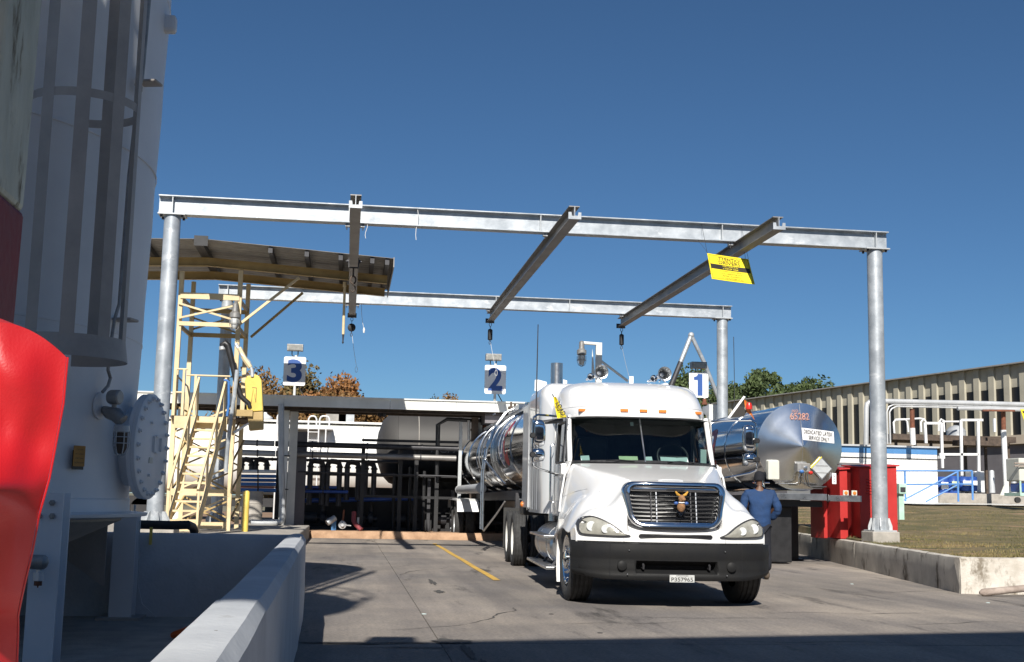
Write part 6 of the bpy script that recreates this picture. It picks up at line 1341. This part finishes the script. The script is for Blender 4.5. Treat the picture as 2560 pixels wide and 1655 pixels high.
# overhead insulated pipes
op = thing("insulated_pipe", "large white insulated overhead pipe crossing in front of the office block", "pipe", P(2400, 1006, 54)); OY = 54.0
MB().tube([P(2165, 1112, OY), P(2166, 1020, OY), P(2168, 1010, OY), P(2174, 1005, OY), P(2184, 1003, OY), P(2214, 1003, OY), P(2400, 1007, OY), P(2620, 1013, OY)], .115, 16).build("pipe_run", "pipe_white", op)
MB().tube([P(2178, 1112, OY-.2), P(2179, 1020, OY-.2)], .05, 10).build("side_pipe", "pipe_white", op)
f = MB()
for px in range(2235, 2600, 22): q = P(px, 1003+(px-2214)*.0247, OY); f.lathe(q, (1, 0, 0), [(-.012, .118), (.012, .118)], 16, False)
f.build("cladding_seam", "galv_dull", op)
for k, (dx, y0) in enumerate(((0, 1015), (7, 1020))):
    MB().tube([P(2219+dx, 1110, OY), P(2217+dx, 1030, OY), P(2222+dx, y0+2, OY), P(2235+dx, y0-4, OY), P(2350, y0-2, OY), P(2620, y0+6, OY)], .04, 8).build("conduit", "pipe_white", op)
wing = thing("pipe_canopy", "short white pipe section with dark bracket under the overhead pipe", "pipe", P(2450, 1022, 53)); MB().tube([P(2394, 1022, 53), P(2398, 1021, 53), P(2480, 1022, 53), P(2570, 1025, 53)], .09, 10).build("pipe_run", "pipe_white", wing); MB().bar(P(2455, 1026, 53), P(2535, 1027, 53), .2, .07).build("bracket", "rust", wing, smooth=0)
for k, (px, y0, ymid, y1, Y, lab) in enumerate([(2280, 1022, 1070, 1112, 54.2, "rusty and white pipe support standing behind the hut roof"), (2508, 1025, 1075, 1236, 54.5, "rust-topped white pipe support post right of the ladder")]):
    t = thing("pipe_support", lab, "post", P(px, y1, Y), 0, "overhead pipe supports"); a_, m_, b_ = P(px, y0, Y), P(px+1, ymid, Y), P(px+9 if k else px+3, y1, Y)
    MB().cyl(a_, m_, .11, None, 10).build("upper_post", "rust", t); MB().cyl(m_, b_, .125, None, 10).build("lower_post", "white_metal", t)
    if k: MB().prism([(-.35, 0), (.35, 0), (.12, .5), (-.12, .5)], b_+Vector((0, -.02, -.05)), (1, 0, 0), (0, 0, 1), (0, .04, 0)).build("foot_gusset", "placard", t, smooth=0)
# bollards, call box, cart, yellow sign at the edge
for k, (px, py, lab) in enumerate([(2481, 1232, "pale steel bollard in front of the shaded wall"), (2536, 1240, "pale steel bollard beside the right-hand cart")]):
    q = P(px, py, 54.0); tag(MB().lathe((q.x, 54, q.z), (0, 0, 1), [(0, .13), (1.0, .11), (1.05, .08), (1.06, .01)], 14).build("bollard", "pipe_white"), lab, "bollard", "pale bollards by the office block")
cb_ = thing("call_box", "mint green call box post at the right side of the red cabinet", "call box", P(2251, 1272, 33)); q0, q1 = P(2246, 1272, 33), P(2257, 1209, 33)
MB().box(q0.x, q1.x, 32.95, 33.1, q0.z-.3, P(2250, 1235, 33).z).build("box_post", "mint", cb_, smooth=0); hb = MB().box(q0.x-.03, q1.x+.05, 32.85, 33.12, P(2250, 1235, 33).z, q1.z).build("box_head", "mint", cb_, smooth=0, bevel=.02)
MB().box(q0.x, q1.x, 32.835, 32.848, P(2250, 1230, 33).z, P(2250, 1218, 33).z).build("dial_panel", "dark_metal", cb_, smooth=0)
ct = thing("utility_cart", "beige utility cart with dark base at the right edge of the picture", "cart", P(2545, 1245, 46)); c0_, c1_ = P(2537, 1145, 46), P(2600, 1240, 46)
MB().box(c0_.x+.05, c1_.x, 45.8, 46.8, P(2550, 1203, 46).z, c0_.z).build("cart_body", "placard", ct, smooth=0, bevel=.04); MB().box(c0_.x, c1_.x, 45.7, 46.9, P(2550, 1240, 46).z, P(2550, 1232, 46).z).build("cart_base", "mint", ct, smooth=0)
for x in (c0_.x+.05, c0_.x+.6): MB().cyl((x, 45.75, P(2550, 1236, 46).z), (x, 45.75, P(2550, 1203, 46).z), .04, None, 8).build("cart_leg", "mint", ct)
for y in (1158, 1165): MB().tube([P(2536, y, 45.7), P(2600, y, 45.7)], .03, 6).build("cart_rail", "timber", ct)
MB().lathe((P(2542, 1246, 45.8).x, 45.7, P(2542, 1250, 45.8).z), (0, 1, 0), [(0, .12), (.1, .12)], 12).build("cart_wheel", "rubber", ct); MB().box(P(2545, 1215, 46).x, c1_.x, 45.9, 46.6, P(2550, 1230, 46).z, P(2550, 1208, 46).z).build("cart_drum", "blue_drum", ct, smooth=0, bevel=.05)
ys_ = thing("yellow_notice", "yellow triangular notice cut off by the right edge of the picture", "sign", P(2558, 1035, 50)); c = P(2558, 1040, 50)
MB().prism([(-.12, .3), (.45, .3), (.45, -.35), (.06, -.25)], c, (1, 0, 0), (0, 0, 1), (0, .02, 0)).build("panel", "sign_yellow", ys_, smooth=0); MB().prism([(-.04, .22), (.45, .22), (.45, .12), (.0, .12)], c+Vector((0, -.006, 0)), (1, 0, 0), (0, 0, 1), (0, .005, 0)).build("black_bar", "sign_black", ys_, smooth=0); MB().cyl((c.x+.4, 50.05, 1.2), (c.x+.4, 50.05, c.z), .04, None, 8).build("sign_post", "galv_dull", ys_)
# walkway at the foot of the hut
struct("hut_path", MB().grid(8, 3, lambda u, v: (lambda a_: (a_.x, a_.y, bank_z(a_.x, a_.y)+.07))(Vector((P(2235, 1262, 50+v*5).x+u*12, 50+v*5, 0)))), "fascia_white")
# ================================================================== red cabinets
def cabinet(name_lab, x0, x1, Y, d_, zt_l, zt_r, zb, group, door=False, louvre=False):
    t = thing("steel_cabinet", name_lab, "cabinet", ((x0+x1)/2, Y, zb), 0, group)
    MB()._add([(x0, Y, zb), (x1, Y, zb), (x1, Y+d_, zb), (x0, Y+d_, zb), (x0, Y, zt_l), (x1, Y, zt_r), (x1, Y+d_, zt_r+.05), (x0, Y+d_, zt_l+.05)], [(0, 3, 2, 1), (4, 5, 6, 7), (0, 1, 5, 4), (1, 2, 6, 5), (2, 3, 7, 6), (3, 0, 4, 7)]).build("carcass", "red_paint", t, smooth=0, bevel=.006)
    MB()._add([(x0-.03, Y-.05, zt_l+.004), (x1+.05, Y-.05, zt_r+.004), (x1+.05, Y+d_+.03, zt_r+.06), (x0-.03, Y+d_+.03, zt_l+.06), (x0-.03, Y-.05, zt_l+.03), (x1+.05, Y-.05, zt_r+.03), (x1+.05, Y+d_+.03, zt_r+.085), (x0-.03, Y+d_+.03, zt_l+.085)], [(0, 3, 2, 1), (4, 5, 6, 7), (0, 1, 5, 4), (1, 2, 6, 5), (2, 3, 7, 6), (3, 0, 4, 7)]).build("lid", "red_paint", t, smooth=0)
    if louvre:
        for k in range(6): z = zt_l-.27-k*.06; MB().prism([(0, 0), (.02, .01), (0, .022)], (x0+.14, Y-.001, z), (0, -1, 0), (0, 0, 1), (.22, 0, 0)).build("louvre", "red_paint", t, smooth=0)
    return t
CYB = 25.6
ax_, bx_ = P(2150, 1250, CYB).x, P(2243, 1250, CYB).x; zbx = bank_z(ax_, CYB)-.03
cabinet("tall red steel cabinet with sloped lid and louvres behind the right gantry column", ax_, bx_, CYB, .9, P(2150, 1170, CYB).z, P(2243, 1166, CYB).z, zbx, "red steel cabinets on the bank", louvre=True)
CY2 = 26.0; a2, b2 = P(2100, 1250, CY2).x, P(2119, 1250, CY2).x
cabinet("red steel cabinet half hidden behind the right trailer's nose", a2, b2, CY2, .9, P(2100, 1175, CY2).z, P(2120, 1173, CY2).z, bank_z(a2+.3, CY2)-.03, "red steel cabinets on the bank")
CY3 = 26.5; a3, b3_ = P(2059, 1250, CY3).x, P(2069, 1250, CY3).x
cabinet("low red steel cabinet below the right trailer, leftmost of the three", a3, b3_-.01, CY3, .8, P(2050, 1182, CY3).z, P(2063, 1181, CY3).z, bank_z(a3+.2, CY3)-.03, "red steel cabinets on the bank")
# pole lying by the wall corner
pb_ = thing("fallen_pole", "grey weathered pole with rounded end lying beside the white wall end", "pole", G(2448, 1484, 0)); a_ = G(2449, 1482, .05); b_ = Vector((a_.x+2.6, a_.y+.1, .30))
MB().tube([a_, a_+Vector((.05, 0, .004)), a_.lerp(b_, .3), a_.lerp(b_, .7), b_], [.02, .055, .05, .048, .05], 12).build("pole_shaft", "timber", pb_)
for k in range(3): q = a_.lerp(b_, .35+.12*k); MB().ell((q.x, q.y+.03, q.z+.05), (.1, .03, .035), 8, 6).build("flaking_bark", "timber", pb_)
st_ = tag(MB().obox((b_.x-.2, b_.y, .10), (.25, 0, 0), (0, .1, 0), (0, 0, .10)).build("prop_stone", "stone_grey", smooth=0, bevel=.04), "rough grey block propping the fallen pole at the wall end", "block")
# pebbles on the bank
for k, (px, py) in enumerate([(2063, 1327), (2340, 1300), (2155, 1332)]):
    g_ = G(px, py, .6); tag(MB().ell((g_.x, g_.y, bank_z(g_.x, g_.y)+.01), (.06, .05, .04), 8, 6).build("stone", "stone_grey"), ["small pale stone at the foot of the leftmost red cabinet", "small pale stone on the open grass of the bank", "small pale stone between the red cabinets"][k], "stone")
# ================================================================== white silo on legs inside the dike
SC = Vector((-4.05, 10.95, 0)); SR = 2.16
sl_ = thing("silo_tank", "tall white silo tank on steel legs with caged ladder at the left", "silo", (SC.x, SC.y, 0))
zs0 = 1.02
MB().lathe((SC.x, SC.y, 0), (0, 0, 1), [(zs0, SR-.02), (zs0+.02, SR+.16), (zs0+.045, SR+.17), (zs0+.05, SR+.06), (zs0+.06, SR+.015), (zs0+.16, SR+.012), (zs0+.17, SR)]+[(zs0+.17+k*.35, SR+.022*k*.35+.004*math.sin(k*2.1)) for k in range(1, 20)]+[(8.0, SR+.15), (8.05, SR+.2), (8.12, SR+.2), (8.14, SR+.05), (8.7, .2)], 96, False).build("shell", "silo_white", sl_, smooth=40)
for z in (2.55, 4.1, 5.7, 7.2): MB().lathe((SC.x, SC.y, z), (0, 0, 1), [(-.012, SR+.002+.022*(z-1.2)), (-.008, SR+.008+.022*(z-1.2)), (.008, SR+.008+.022*(z-1.2)), (.012, SR+.002+.022*(z-1.2))], 96, False).build("weld_seam", "silo_white", sl_)
MB().lathe((SC.x, SC.y, 0), (0, 0, 1), [(zs0+.01, SR-.05), (zs0-.02, SR-.05), (.18, .35), (.15, .3)], 64).build("hopper_cone", "silo_grey", sl_)
def on_shell(px, py, off=0.0):
    d = ray(px, py); o = Vector((0, 0, CAM_Z)); ax, ay = d.x, d.y; ex, ey = o.x-SC.x, o.y-SC.y; r = SR+off+.022*max(0, CAM_Z+(1240-py)*9.6/FPX-1.2)
    a = ax*ax+ay*ay; b = 2*(ax*ex+ay*ey); c = ex*ex+ey*ey-r*r; disc = b*b-4*a*c
    t = (-b-math.sqrt(max(0, disc)))/(2*a); p = o+d*t; n = Vector((p.x-SC.x, p.y-SC.y, 0)).normalized(); return p, n
def leg(x0, x1, Y, ztop, lab=None):
    # H-section leg facing the viewer
    o = MB(); o.box(x0, x1, Y-.01, Y+.01, 0.02, ztop); o.box(x0, x1, Y+.22, Y+.24, .02, ztop); o.box((x0+x1)/2-.01, (x0+x1)/2+.01, Y+.01, Y+.22, .02, ztop)
    l = o.build("leg", "silo_white", sl_, smooth=0); MB().box(x0-.10, x1+.10, Y-.12, Y+.36, .012, .035).build("leg_foot", "silo_grey", l, smooth=0); return l
l1 = leg(P(273, 1500, 12.55).x, P(330, 1500, 12.55).x, 12.55, zs0+.02)
l2x0, l2x1 = P(66, 1640, 9.1).x, P(140, 1640, 9.1).x
l2 = leg(l2x0, l2x1, 9.0, P(100, 1232, 9.0).z)
for (px, py) in ((131, 1257), (131, 1290), (98, 1290)): q = P(px, py, 8.985); MB().lathe(q, (0, -1, 0), [(0, .022), (.015, .022), (.018, .012), (.03, .012)], 6).build("leg_bolt", "lamp_metal", l2)
leg(-6.3, -6.1, 12.6, zs0+.02); leg(-6.0, -5.8, 9.2, zs0+.3)
MB().prism([(0, 0), (.95, 0), (.95, -.66)], (P(268, 1330, 12.3).x-.95, 12.3, zs0-.02), (1, 0, 0), (0, 0, 1), (0, .015, 0)).build("skirt_gusset", "silo_grey", sl_, smooth=0)
MB().cyl((P(333, 1300, 12.7).x, 12.75, .02), (P(333, 1300, 12.7).x, 12.75, zs0+.1), .012, None, 6).build("drain_rod", "pipe_white", sl_)
# caged ladder
cp_, cn = on_shell(96, 600); tang = Vector((-cn.y, cn.x, 0))
if tang.x < 0: tang = -tang
cg = Vector((cp_.x, cp_.y, 0))+cn*.12
lg_ = cg-tang*.55; cage = MB().tube([lg_+tang*.2+Vector((0, 0, P(196, 870, cg.y).z-.05)), lg_+tang*.2+Vector((0, 0, 9.0))], .02, 8).tube([lg_-tang*.2+Vector((0, 0, P(196, 870, cg.y).z-.05)), lg_-tang*.2+Vector((0, 0, 9))], .02, 8).build("ladder_stile", "silo_grey", sl_)
zc0 = P(196, 872, cg.y-.4).z
for k in range(22): z = zc0+.3*k; MB().cyl(lg_-tang*.2+Vector((0, 0, z)), lg_+tang*.2+Vector((0, 0, z)), .012, None, 6).build("ladder_rung", "silo_grey", sl_)
HR = .40
def hoop_pts(z, r=HR): return [cg+cn*(.33+r*math.sin(R_(a)))+tang*(r*math.cos(R_(a)))+Vector((0, 0, z)) for a in range(-50, 231, 10)]
def strap(z, h, nm, flare=1.0):
    p0 = hoop_pts(z, HR*flare); p1 = [q+Vector((0, 0, h)) for q in hoop_pts(z)]; MB().loft([p0, p1], False).build(nm, "silo_grey", sl_)
strap(zc0-.07, .16, "cage_bottom_hoop", 1.06)
for yy in (262,): strap(P(196, yy, cg.y-.3).z-.03, .065, "cage_hoop")
strap(P(196, 262, cg.y-.3).z+1.5, .065, "cage_hoop")
for a in (-28, 15, 52, 90, 128, 165, 208):
    q = cg+cn*(.33+HR*math.sin(R_(a)))+tang*(HR*math.cos(R_(a))); t_ = (tang*-math.sin(R_(a))+cn*math.cos(R_(a)))*.05
    MB()._add([q-t_+Vector((0, 0, zc0+.05)), q+t_+Vector((0, 0, zc0+.05)), q+t_+Vector((0, 0, 9)), q-t_+Vector((0, 0, 9))], [(0, 1, 2, 3)]).build("cage_strap", "silo_grey", sl_, smooth=0)
# conduit and its brackets
def oz(px, py, off): return on_shell(px, py, off)[0]
cd_ = MB(); cd_.tube([oz(373, -40, .08), oz(352, 195, .08), oz(344, 215, .07)], .028, 10); cd_.tube([oz(346, 225, .06), oz(322, 440, .06), oz(298, 760, .06), oz(286, 800, .06), oz(277, 860, .06), oz(270, 925, .07), oz(276, 945, .07), oz(270, 965, .07), oz(256, 980, .07)], .014, 8); cd_.build("conduit", "lamp_metal", sl_)
MB().lathe(oz(347, 222, .06), (0, 0, 1), [(-.03, .02), (-.02, .03), (.02, .03), (.03, .02)], 10).build("conduit_union", "lamp_metal", sl_)
for (px, py) in ((350, 208), (288, 800)):
    p, n = on_shell(px, py); tg = Vector((-n.y, n.x, 0)); MB().obox(p+n*.09, tg*.075, n*.085, Vector((0, 0, .012))).build("conduit_bracket", "silo_grey", sl_, smooth=0, bevel=.01)
p, n = on_shell(405, 60, -.02); MB().obox(p+n*.06, Vector((-n.y, n.x, 0))*.06, n*.07, Vector((0, 0, .08))).build("roof_lug", "silo_white", sl_, smooth=0, bevel=.03)
# lamp with junction box on the shell
p, n = on_shell(250, 1015); tg = Vector((-n.y, n.x, 0))
lm = thing("wall_lamp", "caged explosion-proof wall lamp on the shaded side of the silo", "lamp", p)
MB().lathe(p, n, [(0, .11), (.012, .11), (.018, .095)], 24).build("back_plate", "silo_white", lm)
j = oz(287, 993, .14); MB().lathe(j-n*.05, n, [(0, .05), (.02, .06), (.09, .06), (.10, .05)], 16).build("junction_box", "lamp_metal", lm); MB().cyl(j-tg*0+Vector((0, 0, -.05)), j+Vector((0, 0, -.12)), .02, None, 8).build("nipple", "lamp_metal", lm)
h0, h1 = oz(272, 1032, .1), oz(306, 1052, .22); MB().tube([oz(262, 1025, .03), h0, h0.lerp(h1, .5)+Vector((0, 0, .02)), h1], [.035, .05, .06, .055], 12).build("lamp_arm", "lamp_metal", lm)
h1 = h1+Vector((0, 0, -.03)); MB().lathe(h1, (0, 0, -1), [(0, .05), (.01, .062), (.06, .062), (.065, .052)], 16).build("lamp_collar", "galv_dull", lm); MB().lathe(h1+Vector((0, 0, -.065)), (0, 0, -1), [(0, .048), (.12, .048), (.16, .03), (.17, .005)], 16).build("globe", "brown_metal", lm)
gg_ = MB()
for k in range(6): a = k*math.pi/3; gg_.tube([h1+Vector((math.cos(a)*r, math.sin(a)*r, z)) for r, z in ((.062, -.05), (.062, -.17), (.04, -.235), (0, -.255))], .005, 5)
for zz in (-.1, -.15): gg_.tube([h1+Vector((.063*math.cos(k*math.pi/8), .063*math.sin(k*math.pi/8), zz)) for k in range(17)], .004, 5, False)
gg_.build("guard_cage", "galv_dull", lm)
# warning plate
p, n = on_shell(190, 1140, .02); tg = Vector((-n.y, n.x, 0)); 
if tg.x < 0: tg = -tg
wp_ = thing("caution_plate", "small orange caution plate hung on the silo shell", "plate", p)
MB().obox(p+n*.012+tg*.012+Vector((0, 0, -.03)), tg*.065, n*.003, Vector((0, 0, .075))).build("painted_shadow", "black_metal", wp_, smooth=0); MB().obox(p+n*.03, tg*.065, n*.003, Vector((0, 0, .08))).build("plate_face", "sign_orange", wp_, smooth=0)  # black sheet offset behind the plate paints its cast shadow
for k, (tx, w) in enumerate((("CAUTION", .08), ("HOT SURFACE", .10), ("KEEP CLEAR", .09), ("NO ENTRY WITHOUT PERMIT", .11))): lettering(tx, p+n*.035+Vector((0, 0, .05-.034*k)), tg, (0, 0, 1), w, .012, "sign_black", wp_)
# manway hatch at the right flank
p, n = on_shell(336, 1120, 0.0)
mn = Vector((.99, -.14, 0)).normalized(); mc = P(374, 1116, 10.9); mw = thing("manway_hatch", "round bolted white manway hatch on the right flank of the silo", "hatch", mc)
MB().lathe(mc-mn*.42, mn, [(0, .34), (.36, .34), (.36, .45), (.395, .45), (.40, .455), (.43, .455), (.44, .44)], 40).build("neck_and_cover", "silo_white", mw)
mu = Vector((-mn.y, mn.x, 0)); 
for k in range(22):
    a = 2*math.pi*k/22; q = mc+mn*.02+mu*(.41*math.cos(a))+Vector((0, 0, .41*math.sin(a))); MB().lathe(q, mn, [(0, .022), (.018, .022), (.02, .013), (.032, .013)], 6).build("cover_bolt", "silo_white", mw)
for (u, z, w, h) in ((.02, .02, .012, .14), (.12, .09, .10, .010), (.12, -.05, .10, .010), (.22, .02, .012, .12), (-.05, .2, .06, .02), (-.05, -.25, .06, .02)):
    MB().obox(mc+mn*.03+mu*u+Vector((0, 0, z)), mu*w/2 if w > .02 else mu*.008, mn*.012, Vector((0, 0, max(h, .016)/2))).build("hinge_bar", "silo_white", mw, smooth=0)
MB().obox(mc+mn*.024+mu*(-.02)+Vector((0, 0, -.12)), mu*.05, mn*.003, Vector((0, 0, .025))).build("tag_plate", "placard", mw, smooth=0)
# gas detector on the near leg
gd = thing("gas_detector", "grey gas detector head clipped to the near silo leg", "detector", P(100, 1400, 8.9)); q = P(95, 1405, 8.86)
MB().lathe(q+Vector((-.13, 0, 0)), (1, 0, 0), [(0, .03), (.02, .045), (.06, .05), (.17, .05), (.19, .035), (.20, .01)], 18).build("detector_body", "lamp_metal", gd)
q2 = q+Vector((.01, 0, -.05)); MB().lathe(q2, (0, 0, -1), [(0, .018), (.02, .018), (.022, .036), (.075, .036), (.076, .03), (.078, .028)], 16).build("sensor_cup", "frosted", gd); MB().lathe(q2+Vector((0, 0, -.079)), (0, 0, -1), [(0, .027), (.03, .027), (.032, .006), (.045, .004)], 14).build("sensor_tip", "rust", gd)
# cables, hose on the wall, cone
gc = thing("ground_cable", "thin grey earthing cable trailing from the silo skirt to the floor", "cable", P(352, 1400, 12.5)); MB().tube([P(349, 1302, 12.6), P(348, 1400, 12.6), P(344, 1460, 12.6), P(355, 1510, 12.55), P(390, 1543, 12.5)], .006, 5).build("cable_run", "pipe_white", gc)
bh_ = thing("black_hose", "thick black hose lying along the top of the dike wall", "hose", P(410, 1312, 13.0)); MB().tube([P(340, 1311, 13.0), P(380, 1312, 13.0), P(430, 1313, 13.0), P(470, 1312, 13.0), P(482, 1318, 13.15), P(486, 1330, 13.2)], .045, 12).build("hose_run", "hose_black", bh_); MB().box(P(374, 1330, 12.8).x, P(381, 1330, 12.8).x, 12.79, 12.82, P(378, 1362, 12.8).z, P(378, 1318, 12.8).z).build("yellow_strap", "yellow_paint", bh_, smooth=0)
cn_ = thing("traffic_cone", "orange traffic cone lying on its side behind the dike wall", "cone", G(480, 1598, .05)); c1, c2 = G(428, 1596, .02), G(545, 1590, .0)
c1 = Vector((c1.x, c1.y, .045)); c2 = Vector((c1.x+.62, c1.y-.15, .16)); MB().lathe(c1, c2-c1, [(0, .02), (.02, .03), (.60, .14), (.62, .15)], 20).build("cone_body", "orange_cone", cn_); dd = (c2-c1).normalized(); uu = dd.cross(Vector((0, 0, 1))).normalized(); vv_ = uu.cross(dd); MB().obox(c2+dd*.012, uu*.17, dd*.014, vv_*.17).build("cone_base", "orange_cone", cn_, smooth=0)
# ================================================================== near post and red vinyl cover
NP = thing("painted_post", "near steel post with peeling pale green paint above dark red paint", "post", (-1.05, 3.2, 0))
lean = Vector((.012, 0, 1)).normalized()
def post_seg(z0, z1, mt, nm, g=0.0):
    b = MB(); c0 = Vector((-1.115, 3.2, 0))+lean*z0; c1 = Vector((-1.115, 3.2, 0))+lean*z1; w = .2+g
    b.loft([[c+Vector((sx*w, sy*(.16+g), 0)) for sx, sy in ((-1, -1), (1, -1), (1, 1), (-1, 1))] for c in (c0, c1)], True, True, True); return b.build(nm, mt, NP, smooth=0, bevel=.015)
zsp = P(70, 465, 3.05).z
post_seg(-.05, zsp, "dark_red", "lower_post", .002); post_seg(zsp+.001, 6.0, "peel_green", "upper_post")
cv_ = thing("vinyl_cover", "glossy red vinyl cover draped over equipment at the lower left", "cover", (-.7, 2.0, 0))
edge = [(166, 893), (155, 1008), (120, 1196), (94, 1290), (77, 1385), (55, 1479), (42, 1540), (40, 1655), (35, 1800)]
VY = 1.75
def cover(u, v):
    # u: 0 at the right edge, 1 far left ; v: 0 top, 1 bottom
    k = v*(len(edge)-1); i = min(len(edge)-2, int(k)); t = k-i; ex = edge[i][0]*(1-t)+edge[i+1][0]*t; ey = edge[i][1]*(1-t)+edge[i+1][1]*t
    top_rise = max(0, 1-v*6)
    px = ex-u*520; py = ey-u*40-top_rise*75*(1-(1-min(1, u*3.2))**2)
    Y = VY-.05*min(1, u*2.2)+.42*max(0, v-.34)**1.2-.10*math.exp(-((v-.30)/.07)**2)*min(1, u*3)-.05*math.exp(-((v-.80)/.05)**2)*min(1, u*3)
    p = P(px, py, Y)
    p.y += .012*math.sin((px*.02-py*.012)*1.4)*max(0, 1-abs(v-.10)*7)*min(1, u*8)
    fold = .010*math.sin(py*.011+px*.017)+.007*noise.noise(Vector((px*.012, py*.008, 1)))*2
    if v > .72: fold += .03*math.sin((v-.72)*22)*(u < .5)
    p.y += fold*min(1, u*6+.1)*min(1, v*6+.3); return p
front = MB(); front.grid(40, 60, cover)
def back(u, v):
    a = cover(0, v); return a+Vector((-.24*u, .55*u, -.0*u))
front.grid(8, 60, back)
def topp(u, v):
    a = cover(u, 0); return a+Vector((-.26*v, v*.55, .04*math.sin(v*3.1)*min(1, u*4)))
front.grid(40, 8, topp); front.build("cover_sheet", "red_vinyl", cv_, smooth=60)
hem = MB(); hem.tube([cover(0, j/40)+Vector((.002, 0, 0)) for j in range(41)], .0015, 6); hem.build("hem", "red_vinyl", cv_)
